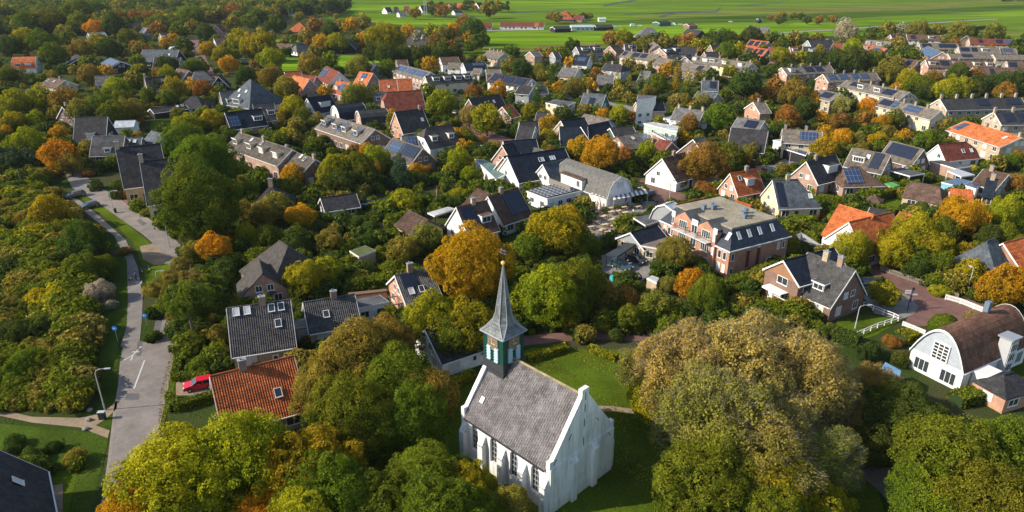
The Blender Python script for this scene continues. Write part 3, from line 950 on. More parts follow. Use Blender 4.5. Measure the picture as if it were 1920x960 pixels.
# ---------------------------------------------------------------- the houses: ridge ends read at 4x in a tile of the photo
def T(tile, x, y):
    return (tile[0] * 480 + x / 4, tile[1] * 240 + y / 4)
def hs(tile, rows):
    for r in rows:
        x0, y0, x1, y1, rz, ez, w, roof, wall, opts, nick = r[:11]
        A = U(*T(tile, x0, y0), rz); B = U(*T(tile, x1, y1), rz)
        m_ = re.search(r'\b([ef]):(\d+)-(\d+)', opts)
        if m_:
            q = T(tile, int(m_.group(2)), int(m_.group(3)))
            opts = opts.replace(m_.group(0), '%s:%.1f-%.1f-1' % (m_.group(1), q[0], q[1]))
        house(A, B, ez, w, roof, wall, opts, nick, *(r[11:]))
hs((0, 0), [
 (100, 428, 272, 424, 8, 2.8, 9, 'red', 'white', 'gam vF:.2 vF:.45 dF:.25-3-1.6-.1 dF:.7-3-1.6-.1', 'red mansard-roofed house with white dormers'),
 (612, 430, 575, 408, 6, 2.8, 14, 'dark', 'black', 'nw', 'black barn with wide white-edged gable', 'barn', 'barn'),
 (905, 462, 830, 432, 6, 3, 13, 'dark', 'black', 'sB:.02-.98-.05-.95', 'black barn with pale panels on its left slope', 'barn', 'barn'),
 (370, 583, 485, 600, 5.5, 2.8, 10, 'brown', 'sand', 'vF:.15 vF:.55 c:.7', 'low brown bungalow with two skylights'),
 (715, 570, 842, 563, 6.5, 2.8, 8, 'grey', 'white', '', 'white-gabled house under a plain grey roof'),
 (1085, 584, 1240, 572, 7, 2.8, 8.5, 'dark', 'cream', 'C:.02-1.8 vF:.8', 'cream-gabled dark house with tall end chimney'),
 (1330, 515, 1415, 528, 7, 2.6, 10, 'brown', 'brownw', 'or', 'brown house with pale ridge line among trees'),
 (1460, 535, 1525, 530, 6.5, 2.6, 10, 'grey', 'sand', 'hA:3 hB:3', 'grey hipped house behind a rust tree'),
 (1075, 370, 1340, 373, 9, 3.2, 12, 'slate', 'black', 'vF:.6-.5 vF:.78-.5', 'long slate-roofed hall with two skylights', 'hall', 'hall'),
 (1160, 432, 1350, 430, 8, 3, 11, 'dark', 'greyw', '', 'dark hall half hidden by a round dark tree', 'hall', 'hall'),
 (1075, 205, 1110, 212, 8, 3, 11, 'grey', 'greyw', 'sF:.1-.4', 'tall grey gabled house with slate slopes'),
 (960, 170, 1108, 165, 7.5, 3, 12, 'dark', 'white', '', 'long dark hall beyond the slate-roofed hall', 'hall', 'hall'),
 (1200, 250, 1262, 246, 7, 3, 9, 'grey', 'greyw', '', 'small grey shed-like house by rust trees'),
 (1605, 285, 1700, 280, 7.5, 3, 11, 'brown', 'white', 'gb c:.9', 'brown-roofed house beside the tree-lined parking street'),
 (1870, 596, 1885, 598, 12, 3.2, 17, 'slate', 'sand', 'hA:8 hB:8 big vF:.35-.5 vF:.45-.3 vF:.6-.5 dF:.5-4-1.8-.05', 'big pyramid-roofed farmhouse with slate slopes', 'farmhouse', 'farmhouse'),
 (1650, 688, 1745, 680, 7.5, 3, 8, 'slate', 'sand', 'dF:.5-2-1.6-.05', 'low slate wing joined to the pyramid farmhouse'),
 (1130, 815, 1385, 782, 3.6, 2.4, 6, 'dark', 'black', 'nw vF:.75 vF:.9', 'long black shed with pale rooflights', 'shed', 'shed'),
 (1435, 722, 1480, 722, 6, 2.4, 12, 'dark', 'black', 'hA:4 hB:4 nb', 'black pavilion barn with pyramid roof', 'barn', 'barn'),
 (1420, 768, 1545, 770, 3.6, 2.2, 4.5, 'terra', 'black', 'nw nb', 'terracotta lean-to against the black pavilion', 'shed', 'shed'),
 (568, 880, 800, 874, 9.5, 3, 10, 'dark', 'black', 'dF:.55-2-2-.02', 'black house with one white upright window'),
 (870, 908, 1010, 903, 4, 2.6, 6, 'metal', 'white', 'nw', 'low white shed behind the mottled grey roof', 'shed', 'shed'),
 (1690, 845, 1960, 815, 7.5, 2.8, 9, 'blue', 'pink', 'SF:.02-.3-.1-.7 dF:.8-3', 'dark house with blue panels behind golden oaks'),
 (1000, 45, 1058, 40, 7, 3, 10, 'dark', 'white', '', 'far dark house with white front'),
 (660, 248, 780, 240, 6, 2.8, 9, 'metal', 'white', '', 'far white bungalow among dark trees'),
 (1615, 190, 1650, 178, 9, 4, 9, 'redbrown', 'brick', '', 'far brick house with steep roof'),
 (1638, 572, 1660, 560, 6.5, 2.4, 7, 'dark', 'black', '', 'small black hut with white gable edge'),
 (1280, 350, 1335, 345, 5, 2.4, 9, 'metal', 'white', 'arc nw nb', 'pale barrel-roofed hut beside the street'),
 (1225, 62, 1262, 60, 6, 3, 9, 'grey', 'white', '', 'tiny far white house at the wood edge'),
 (1060, 12, 1110, 8, 7, 3, 12, 'redbrown', 'sand', '', 'farthest red-brown roof above the wood'),
 (820, 150, 870, 148, 6, 3, 9, 'grey', 'white', '', 'pale low house left of the far slate halls'),
 (1330, 72, 1372, 70, 6, 3, 9, 'grey', 'white', '', 'far white house right of the tiny one'),
 (1400, 190, 1440, 186, 6, 3, 9, 'redbrown', 'white', '', 'far white gable above the parking street'),
 (1880, 52, 1930, 50, 6, 3, 9, 'grey', 'white', '', 'far pale house at the wood gap'),
 (1660, 110, 1700, 108, 6, 3, 9, 'grey', 'sand', '', 'far sandy house below the rust trees'),
 (700, 232, 740, 230, 5.5, 3, 9, 'dark', 'sand', '', 'dark low roof behind the far white bungalow'),
 (470, 800, 520, 790, 7, 3, 8, 'brown', 'brownw', 'c:.5', 'brown cottage buried in dark trees'),
])
hs((1, 0), [
 (318, 170, 332, 170, 9, 2.8, 15, 'red', 'brick', 'hA:8 hB:8 big', 'red pyramid-roofed farmhouse among trees', 'farmhouse', 'farmhouse'),
 (300, 335, 370, 329, 6.5, 2.8, 8, 'grey', 'white', 'hA:2 hB:2', 'white bungalow with long window band'),
 (155, 325, 270, 332, 6, 2.8, 9, 'brown', 'brownw', '', 'brown wing beside the white bungalow'),
 (690, 312, 716, 300, 7, 2.6, 9, 'dark', 'black', 'nw', 'black gabled hut under dark trees'),
 (962, 56, 1005, 54, 7, 2.6, 11, 'dark', 'white', 'gw:white', 'dark farm barn with white-edged gable', 'barn', 'barn'),
 (1035, 52, 1065, 52, 6.5, 2.6, 9, 'dark', 'brick', '', 'middle dark barn of the meadow farm', 'barn', 'barn'),
 (1112, 48, 1148, 48, 7, 3, 11, 'redbrown', 'brick', '', 'red-brown barn of the meadow farm', 'barn', 'barn'),
 (1065, 92, 1115, 90, 5, 2.8, 8, 'grey', 'white', '', 'low white annex of the meadow farm'),
 (1230, 42, 1290, 40, 8, 3, 11, 'dark', 'white', '', 'dark farm roof beside the lattice mast'),
 (1445, 30, 1480, 28, 8, 3, 10, 'orange', 'brick', '', 'far orange roof in the meadow hamlet'),
 (1510, 24, 1545, 24, 8, 3, 10, 'orange', 'white', '', 'far orange-roofed house with pale wall'),
 (1650, 20, 1690, 18, 8, 3, 11, 'dark', 'white', '', 'far white-gabled house at hamlet edge'),
 (1480, 78, 1540, 76, 5, 2.8, 9, 'dark', 'white', '', 'far white shed by the meadow hamlet', 'shed', 'shed'),
 (1170, 247, 1262, 249, 10, 3, 14, 'thatch', 'sand', 'hA:4 kB:3', 'large thatched farmhouse half hidden by willow', 'farmhouse', 'farmhouse'),
 (1695, 172, 1770, 172, 5.5, 3, 10, 'redbrown', 'sand', '', 'red-brown roofed house at the meadow edge'),
 (1832, 168, 2160, 170, 5.6, 3, 10, 'redbrown', 'white', '', 'long white row with red roof by meadow', 'terraced_house', 'terrace'),
 (20, 60, 60, 60, 6, 3, 9, 'grey', 'white', '', 'leftmost white house of the far cluster'),
 (85, 68, 130, 66, 6, 3, 9, 'grey', 'white', '', 'middle white house of the far cluster'),
 (250, 76, 300, 76, 6, 3, 10, 'grey', 'white', '', 'white house at the far cluster edge'),
 (420, 46, 460, 46, 7, 3, 10, 'terra', 'brick', '', 'far terracotta house by the wood'),
 (880, 462, 905, 480, 7, 3, 8, 'dark', 'greyw', '', 'grey gabled house behind the round dark tree'),
 (1055, 448, 1130, 445, 7, 3, 10, 'brown', 'brownw', '', 'brown-roofed house behind the solar row'),
 (1085, 484, 1310, 540, 8, 5.2, 9, 'taupe', 'pink', 'SF:.02-.3 SF:.35-.62 SF:.66-.95', 'pink brick row with three solar arrays', 'terraced_house', 'terrace'),
 (780, 537, 875, 548, 8, 3, 9.5, 'orange', 'brick', 'SF:.3-.7-.5-.9 vF:.3-.3 vF:.5-.3', 'bright orange roof with solar panels'),
 (925, 598, 1055, 594, 7.5, 3, 9, 'terra', 'brick', 'vF:.5-.3', 'left half of the long terracotta house'),
 (1058, 594, 1165, 590, 7.5, 3, 9, 'red', 'brick', '', 'right half of the long red house'),
 (985, 692, 1235, 676, 9, 2.8, 12, 'redbrown', 'pink', 'gb kA:2', 'large dark red roof with pink gable'),
 (890, 692, 985, 690, 7, 3, 8, 'grey', 'white', 'dF:.3-2', 'grey house with white dormer beside the dark red roof'),
 (610, 605, 700, 620, 7.5, 3, 8, 'terra', 'brick', 'dF:.3-2 SF:.5-.8 c:.3', 'orange-brown house with dormer and panels'),
 (285, 565, 400, 590, 8, 3, 9, 'orange', 'pink', 'dF:.4-3 or', 'orange-edged brick house with white dormer'),
 (215, 540, 330, 530, 7, 3, 9, 'red', 'brick', '', 'red roof behind the orange-edged house'),
 (350, 562, 450, 568, 7, 3, 9, 'redbrown', 'brick', '', 'dark red roof right of the red one'),
 (525, 498, 625, 540, 8, 3, 10, 'redbrown', 'white', 'SF:.02-.35', 'maroon house with silvery panels and white gable'),
 (385, 736, 550, 708, 8, 3, 9, 'blue', 'white', 'dF:.55-4.5-1.7', 'blue-black house with wide white dormer'),
 (590, 790, 790, 768, 7.5, 3, 9.5, 'blue', 'white', 'gam', 'blue-black gambrel house with white gable', 'gambrel_house'),
 (765, 830, 970, 812, 7, 3, 9, 'dark', 'pink', 'gam vF:.5 vF:.85', 'black gambrel house with pink brick gable', 'gambrel_house'),
 (1045, 840, 1245, 815, 9, 3, 10, 'dark', 'rosy', 'vF:.85-.4 c:.9', 'steep green-black roof with peach brick gable'),
 (1270, 570, 1600, 550, 8, 5.2, 9, 'dark', 'cream', 'dF:.2-3 dF:.45-3 dF:.7-3 dF:.9-2.5', 'dark row with a band of dormers', 'terraced_house', 'terrace'),
 (1380, 430, 1512, 424, 8, 5, 9, 'brown', 'white', '', 'brown-roofed house with tall white gable'),
 (1450, 468, 1540, 470, 7, 4.8, 8, 'taupe', 'white', '', 'boxy taupe house with pale gable'),
 (1555, 472, 1712, 464, 8, 5, 9, 'blue', 'white', 'SF:.4-.95-.5-.9', 'dark blue roof with tiny blue panels'),
 (1640, 512, 1690, 514, 7, 5, 8, 'taupe', 'white', '', 'small taupe house between dark roofs'),
 (1725, 520, 1830, 518, 7, 5, 8, 'taupe', 'pink', '', 'wide taupe house right of its small twin'),
 (1745, 378, 1862, 395, 8, 5, 10, 'taupe', 'sand', 'c:.1 c:.35 c:.6 c:.85', 'taupe row with four chimneys', 'terraced_house', 'terrace'),
 (1790, 550, 2070, 592, 8, 5, 9, 'dark', 'white', 'sF:.02-.3 sF:.35-.6 sF:.66-.9', 'white row under black solar panels', 'terraced_house', 'terrace'),
 (1600, 742, 1825, 706, 8.5, 3, 10, 'dark', 'brownw', 'vF:.7', 'plain black roof beside bare pink tree'),
 (1850, 800, 1915, 785, 6, 2.6, 8, 'red', 'brick', '', 'small red roof behind the bright green tree'),
 (-20, 780, 130, 770, 8, 3, 10, 'dark', 'pink', 'dF:.8-2.5 vF:.3', 'black roof with white dormer under the pyramid farmhouse'),
])
hs((2, 0), [
 (392, 80, 402, 80, 10.5, 3, 16, 'terra', 'brick', 'hA:8 hB:8 big dF:.4-3', 'terracotta pyramid farmhouse alone in green meadow', 'farmhouse', 'farmhouse'),
 (472, 116, 536, 118, 6, 3, 10, 'redbrown', 'brick', '', 'red-brown barn beside the meadow pyramid farmhouse', 'barn', 'barn'),
 (60, 168, 200, 170, 5.6, 3, 10, 'terra', 'white', '', 'white row under terracotta roof by meadow', 'terraced_house', 'terrace'),
 (305, 200, 425, 196, 4.5, 3, 10, 'dark', 'black', 'nw', 'left black shed of the yard', 'shed', 'shed'),
 (442, 187, 608, 186, 4.6, 3.4, 10, 'metal', 'palegreen', '', 'pale green-white shed of the yard', 'shed', 'shed'),
 (622, 187, 750, 185, 4.6, 3, 9, 'dark', 'black', 'nw', 'right black shed of the yard', 'shed', 'shed'),
 (1082, 162, 1176, 155, 4.2, 3, 8, 'dark', 'greenw', 'nw', 'long green shed beyond the yard', 'shed', 'shed'),
 (648, 130, 700, 130, 4.2, 3, 8, 'metal', 'white', 'nw', 'white field shed near the terracotta farm', 'shed', 'shed'),
 (1843, 136, 1868, 136, 4.5, 3, 6, 'dark', 'black', 'nw', 'tiny dark field hut', 'shed', 'shed'),
 (1310, 178, 1372, 176, 4.5, 3, 9, 'brown', 'brownw', 'nw', 'brown shed at the yard end', 'shed', 'shed'),
 (1010, 204, 1050, 204, 9.5, 3, 16, 'grey', 'white', 'hA:8 hB:8 big dF:.6-3', 'grey pyramid farmhouse at the field edge', 'farmhouse', 'farmhouse'),
 (1315, 218, 1425, 229, 7, 2.6, 13, 'dark', 'black', 'nw nb', 'big black barn roof at the field edge', 'barn', 'barn'),
 (1550, 228, 1640, 236, 7, 2.6, 12, 'dark', 'brownw', 'nw nb', 'dark barn roof rising behind trees', 'barn', 'barn'),
 (1762, 198, 1925, 205, 7.5, 3, 12, 'grey', 'brownw', 'vF:.3 c:.3', 'wide slate-grey barn roof at the fields', 'barn', 'barn'),
 (482, 350, 575, 346, 8.5, 5.5, 9, 'dark', 'greyw', 'dF:.55-4', 'left black three-storey house with dormer'),
 (580, 346, 662, 343, 8.5, 5.5, 9, 'dark', 'greyw', 'dF:.55-4 c:.5', 'right black three-storey house with dormer'),
 (735, 345, 800, 335, 8, 4.5, 9, 'brown', 'rosy', 'or', 'rosy gabled house with steep brown roof'),
 (845, 330, 925, 330, 7.5, 4.5, 9, 'dark', 'greyw', 'dF:.5-2', 'black roof right of the rosy gable'),
 (135, 386, 195, 380, 7.5, 5, 8, 'taupe', 'pink', '', 'narrow pink gabled house at field edge'),
 (305, 390, 345, 388, 7.5, 5, 8, 'dark', 'greyw', '', 'dark house between two tall poplars'),
 (472, 414, 585, 420, 8, 4, 10, 'blue', 'white', 'SF:.3-.8-.3-.8', 'white-gabled house with blue-black solar roof'),
 (850, 380, 1105, 412, 8, 5.2, 9, 'taupe', 'sand', 'sF:.02-.12 sF:.3-.5 sF:.55-.72 c:.2 c:.55 c:.8', 'sandy row with black solar panels', 'terraced_house', 'terrace'),
 (1105, 432, 1300, 460, 8, 5.2, 9, 'taupe', 'pink', 'c:.3 c:.7', 'plain taupe row with two chimneys', 'terraced_house', 'terrace'),
 (1305, 470, 1490, 498, 8, 5.2, 9, 'taupe', 'brownw', 'c:.1 sF:.6-.8', 'taupe row ending in dark brick gable', 'terraced_house', 'terrace'),
 (1062, 312, 1092, 335, 8, 4.5, 9, 'taupe', 'rosy', '', 'rosy-walled house below the grey farmhouse'),
 (1110, 362, 1240, 346, 8, 5, 10, 'dark', 'rosy', 'dF:.2-4 dF:.7-3', 'dark house with two broad white dormers'),
 (1245, 350, 1388, 354, 8, 4.5, 10, 'dark', 'greyw', '', 'long dark roof behind the dormer row'),
 (1335, 402, 1300, 425, 8, 5, 8, 'brown', 'rosy', '', 'orange brick cross gable of the row'),
 (1372, 418, 1580, 440, 8, 5.2, 9.5, 'taupe', 'cream', 'dF:.12-2.5 dF:.5-3 dF:.75-3 c:.05 c:.4 c:.9', 'cream row with three white dormers', 'terraced_house', 'terrace'),
 (1585, 442, 1800, 472, 8, 5.2, 9.5, 'taupe', 'cream', 'dF:.2-3 dF:.75-2.5 c:.5 c:.95', 'right-hand cream row with two dormers', 'terraced_house', 'terrace'),
 (1490, 335, 1568, 332, 7.5, 3, 9, 'dark', 'brick', '', 'brick gabled house among dark trees'),
 (1445, 390, 1545, 388, 6.5, 3, 9, 'dark', 'brownw', '', 'low dark roof above the cream row'),
 (1790, 297, 1925, 312, 8, 4, 9, 'terra', 'brick', 'sF:.05-.3 sF:.4-.6 sF:.7-.95', 'upper terracotta row with dark panels', 'terraced_house', 'terrace'),
 (1765, 350, 1920, 368, 8, 4, 9, 'terra', 'brick', 'sF:.1-.35 sF:.45-.6 sF:.7-.9', 'lower terracotta row with dark panels', 'terraced_house', 'terrace'),
 (385, 503, 500, 512, 7, 3.5, 11, 'grey', 'cream', 'C:.15 C:.95', 'grey house with cream balcony gable'),
 (710, 473, 830, 486, 7.5, 4.8, 8.5, 'dark', 'greyw', 'hB:2 C:.3 C:.8-1.4', 'grey-blue clad house with two chimneys'),
 (975, 530, 1035, 535, 7.5, 3.5, 9.5, 'grey', 'white', '', 'bright white gabled house'),
 (645, 563, 762, 566, 6.5, 3.2, 10, 'grey', 'cream', 'c:.9', 'grey-roofed cream house beside orange shrubs'),
 (1430, 600, 1545, 604, 8, 4.5, 11, 'slate', 'greyw', 'sF:.5-.9 C:.1 C:.7', 'wide grey clad gable with solar roof'),
 (1400, 682, 1540, 700, 6, 3, 10, 'slate', 'sand', 'SF:.3-.6', 'slate-grey bungalow behind bare trees'),
 (545, 696, 700, 708, 8, 3.2, 11, 'slate', 'greenw', 'sF:.35-.6-.2-.7 c:.15', 'grey house with dark solar roof and blue-green gable'),
 (935, 765, 1130, 765, 7.5, 5.2, 9.5, 'dark', 'sand', 'nw', 'two-storey house with boxy roof storey'),
 (1235, 806, 1440, 830, 7, 3.6, 9, 'grey', 'white', 'C:.08 C:.5 C:.95', 'white house with three pale chimneys'),
 (1812, 766, 1890, 762, 7.5, 4.5, 10, 'taupe', 'rosy', 'C:.5', 'broad gable with a bright blue panel'),
 (1698, 880, 1890, 906, 7.5, 4.8, 9, 'grey', 'sand', 'sF:.4-.85', 'grey row with long black solar field', 'terraced_house', 'terrace'),
 (190, 842, 262, 846, 7.5, 3, 9, 'dark', 'white', '', 'white gable with dark roof at street'),
 (60, 912, 190, 908, 7.5, 3, 8, 'dark', 'white', '', 'white cottage left of the golden round tree'),
 (370, 905, 540, 882, 7.5, 3, 10, 'blue', 'sand', '', 'left blue-black roof of the dark trio'),
 (545, 855, 735, 892, 7, 3, 11, 'taupe', 'greyw', 'nb', 'brown-grey hall roof between dark roofs', 'hall', 'hall'),
 (520, 950, 720, 910, 8, 3, 11, 'blue', 'greenw', '', 'right blue-black roof of the dark trio'),
 (60, 640, 160, 648, 7.5, 5, 9, 'dark', 'greyw', 'c:.9', 'dark grey house at a street corner'),
 (190, 650, 255, 648, 7, 4.8, 7, 'dark', 'greenw', '', 'teal-walled house beside the columnar tree'),
])
hs((3, 0), [
 (20, 350, 60, 380, 7.5, 4, 9, 'redbrown', 'brick', '', 'red-brown house at wood edge'),
 (165, 350, 215, 350, 7.5, 4, 9, 'redbrown', 'brick', 'dF:.5-2.5', 'red-brown house with small dormer'),
 (265, 350, 345, 352, 7.5, 4, 9, 'dark', 'brick', 'dF:.7-2.5', 'dark roof left of pale shrub'),
 (300, 302, 480, 298, 7.5, 4, 10, 'dark', 'greyw', '', 'wide dark roof above the red-brown houses'),
 (495, 320, 568, 325, 7.5, 4, 9, 'redbrown', 'brick', '', 'maroon roof beside round green trees'),
 (695, 332, 780, 334, 7.5, 4, 9, 'red', 'brick', 'dF:.4-2.5', 'red roof with tiny white dormer'),
 (785, 348, 890, 362, 7.5, 4, 9, 'terra', 'brick', 'SF:.2-.7', 'orange roof covered by silver panels'),
 (745, 298, 925, 312, 7.5, 4, 9, 'taupe', 'sand', 'dF:.15-2.5 dF:.6-3', 'taupe row behind the orange roof', 'terraced_house', 'terrace'),
 (105, 506, 462, 488, 8, 5.2, 9, 'taupe', 'rosy', 'dF:.15-3 sF:.42-.6 sF:.64-.8 c:.2 c:.4 c:.6 c:.8 c:1', 'five-chimney taupe row with rosy gable', 'terraced_house', 'terrace'),
 (415, 556, 800, 541, 8, 5.2, 9, 'taupe', 'rosy', 'SF:.05-.2 SF:.25-.42 SF:.5-.63 SF:.67-.82 c:.2 c:.4 c:.6 c:.98', 'row with four blue solar fields', 'terraced_house', 'terrace'),
 (598, 600, 1060, 690, 8, 5.2, 9.5, 'taupe', 'cream', 'f:985-745 sF:.12-.3-.4-.9 dF:.33-3 sF:.68-.85 dF:.6-3 c:.2 c:.4 c:.6 c:.8', 'long cream row stepping toward bushes', 'terraced_house', 'terrace'),
 (400, 672, 545, 705, 7.5, 5, 9, 'taupe', 'sand', 'sF:.3-.8', 'short taupe row behind orange trees', 'terraced_house', 'terrace'),
 (860, 732, 1290, 832, 8, 5.2, 10, 'taupe', 'cream', 'f:1225-890 sF:.05-.25 SF:.27-.36 SF:.5-.75 c:.2 c:.4 c:.6 c:.8', 'long row with big solar fields and balconies', 'terraced_house', 'terrace'),
 (1292, 741, 1890, 728, 8.5, 5.4, 9.5, 'dark', 'sand', 'C:.01-1.4 C:.2-1.4 C:.39-1.4 C:.57-1.4 C:.76-1.4 C:.94-1.4 sF:.42-.56-.3-.85 sF:.8-.95-.3-.85', 'dark row with six pale chimneys', 'terraced_house', 'terrace'),
 (1700, 840, 2000, 838, 8.5, 5.4, 9.5, 'dark', 'sand', 'C:.0-1.4 C:.45-1.4 sF:.15-.4 sF:.5-.65', 'dark row with solar panels at frame edge', 'terraced_house', 'terrace'),
 (1185, 448, 1685, 456, 8, 5, 10, 'brown', 'rosy', 'dF:.07-3 sF:.2-.33 vF:.4 dF:.73-2.8 dF:.92-2.8 c:.5 C:.02', 'long brown row with three white dormers', 'terraced_house', 'terrace'),
 (1540, 506, 1925, 512, 7, 4, 9, 'brown', 'brick', 'sF:.3-.38', 'plain brown row behind dark trees', 'terraced_house', 'terrace'),
 (1795, 460, 1925, 464, 8, 5, 9, 'brown', 'brick', 'sF:.05-.5', 'brown row end with orange ridge', 'terraced_house', 'terrace'),
 (1430, 350, 1730, 356, 8, 5, 9, 'taupe', 'sand', 'sF:.02-.25 sF:.3-.45 dF:.62-3', 'middle row with black panels and dormer', 'terraced_house', 'terrace'),
 (1740, 360, 1850, 362, 7.5, 5, 9, 'taupe', 'sand', 'SF:.1-.8', 'short row with blue panels', 'terraced_house', 'terrace'),
 (1135, 322, 1418, 326, 8, 5, 9, 'taupe', 'brownw', 'sF:.05-.3 sF:.5-.95', 'back row lined with black panels', 'terraced_house', 'terrace'),
 (1200, 346, 1310, 388, 8, 4, 11, 'taupe', 'rosy', 'SF:.03-.95-.1-.9', 'gabled end house covered in pale panels'),
 (920, 259, 1030, 259, 8, 5, 9, 'dark', 'brownw', 'or', 'dark roof with orange ridge by willows'),
 (1040, 260, 1290, 264, 8, 5, 9, 'brown', 'white', 'dF:.7-3 sF:.1-.25 or', 'brown row with orange ridge', 'terraced_house', 'terrace'),
 (1420, 252, 1492, 266, 8, 4, 10, 'brown', 'rosy', 'SF:.1-.7', 'end house with red and blue panels'),
 (1510, 288, 1838, 296, 8, 5, 9, 'redbrown', 'sand', 'sF:.2-.3 sF:.6-.75 SF:.8-.98 or', 'red-brown row with orange ridge', 'terraced_house', 'terrace'),
 (1010, 440, 1130, 452, 7, 4, 9, 'brown', 'brownw', 'sF:.4-.7', 'brown roof deep among green trees'),
 (1690, 408, 1925, 412, 7, 5, 9, 'taupe', 'sand', '', 'long pale row at frame edge', 'terraced_house', 'terrace'),
 (1350, 402, 1660, 404, 7, 5, 8, 'taupe', 'sand', 'sF:.3-.55', 'low front row with one black panel', 'terraced_house', 'terrace'),
 (1480, 908, 1900, 1030, 8.5, 5.2, 10, 'orange', 'sand', 'f:1745-1100 SF:.05-.15 vF:.85 c:.4 C:.97', 'two-storey row with bright orange roof', 'terraced_house', 'terrace'),
])
hs((0, 1), [
 (700, 62, 930, 56, 7.5, 3, 9, 'grey', 'brownw', 'dF:.55-1.8-1.2-.1', 'mottled grey roof with small white dormer'),
 (950, 72, 1060, 68, 6, 3, 8, 'slate', 'brownw', 'vF:.2 vF:.6', 'low slate roof with two skylights'),
 (1140, 22, 1235, 52, 6.5, 2.8, 9, 'slate', 'white', '', 'slate-grey house behind the big oak'),
 (872, 150, 1195, 116, 8.5, 4.4, 11, 'dark', 'sand', 'e:935-330 C:.02-1.5 gb vF:.75-.1', 'charcoal house with tall pale end chimney'),
 (1055, 250, 1290, 226, 8.5, 4.2, 11, 'dark', 'cream', 'e:1125-440 C:.02-1.6 gb', 'charcoal house with cream gable and bay'),
 (1400, 610, 1500, 600, 4.5, 2.4, 6, 'orange', 'white', '', 'small white cottage under the biggest oak'),
 (1650, 560, 1730, 535, 5, 2.4, 6, 'orange', 'brick', 'nw nb', 'orange-roofed outhouse behind the biggest oak', 'shed', 'shed'),
 (1800, 34, 2190, 160-0, 8, 4.6, 9.5, 'taupe', 'pink', 'yd dF:.1-2.6-1.6 dF:.38-2.6-1.6 dF:.62-2.6-1.6 dF:.88-2.6-1.6 vF:.3-.7 vF:.5-.7 c:.05 c:.48', 'left taupe row with cream dormers', 'terraced_house', 'terrace'),
])
hs((1, 1), [
 (228, 158, 440, 232, 8, 4.6, 9.5, 'taupe', 'brownw', 'f:360-320 yd vF:.75-.6 dF:.1-2.6-1.6 SF:.2-.34-.5-.8 vF:.6-.7 c:.02 c:.98', 'taupe end row with skylights and brick gable', 'terraced_house', 'terrace'),
 (545, -95, 890, 8, 8, 4.6, 10, 'taupe', 'brownw', 'yd sF:.04-.2 SF:.35-.5 SF:.72-.85 dF:.1-2.4-1.6 dF:.35-2.4-1.6 dF:.55-2.4-1.6 dF:.8-2.4-1.6', 'taupe row with framed solar panels', 'terraced_house', 'terrace'),
 (490, 525, 742, 490, 4.6, 2.5, 6.5, 'dark', 'black', '', 'long black garden shed with white windows', 'shed', 'shed'),
 (1028, 76, 1248, 150, 9, 3.4, 11, 'taupe', 'brownw', 'f:1160-272 SF:.08-.45-.3-.85 sF:.5-.98-.3-.95', 'brown brick house with two solar fields'),
 (105, 432, 118, 432, 7, 2.8, 9, 'dark', 'brick', 'hA:4 hB:4 nb c:.5-1.6', 'dark pyramid-roofed house with brick chimney'),
 (1095, 62, 1200, 55, 5.5, 2.8, 8, 'slate', 'white', 'SF:.3-.9', 'small slate outbuilding with panels'),
 (1508, 592, 1725, 545, 8.5, 3, 9.5, 'brown', 'white', 'e:1600-808 C:.55 sF:.05-.5-.05-.9 dF:.72-2.4', 'white-gabled brown house covered with dark panels'),
 (1745, 512, 1960, 448, 9, 3, 10, 'brown', 'white', 'e:1850-715 c:.42 sF:.38-.95-.15-.9', 'taller brown house right behind the white-gabled one'),
 (1150, 618, 1290, 690, 5, 2.6, 7, 'brown', 'sand', 'nb nw', 'low pinkish-tiled garage before the white canopy', 'garage', 'garage'),
 (1660, 455, 1748, 492, 5.5, 2.6, 8, 'brown', 'sand', 'nb nw', 'small pinkish-tiled annex behind the solar houses', 'garage', 'garage'),
 (1275, 0, 1460, -30, 8, 3, 10, 'thatch', 'white', 'nb kA:2 dF:.25-2 dF:.8-2', 'grey-brown house with two white gablets'),
 (1850, 130, 1965, 100, 7.5, 3, 8, 'dark', 'rosy', '', 'dark house with peach gable by vans'),
 (1860, 215, 1975, 180, 7.5, 3, 8, 'dark', 'rosy', '', 'nearer dark house with peach gable'),
])
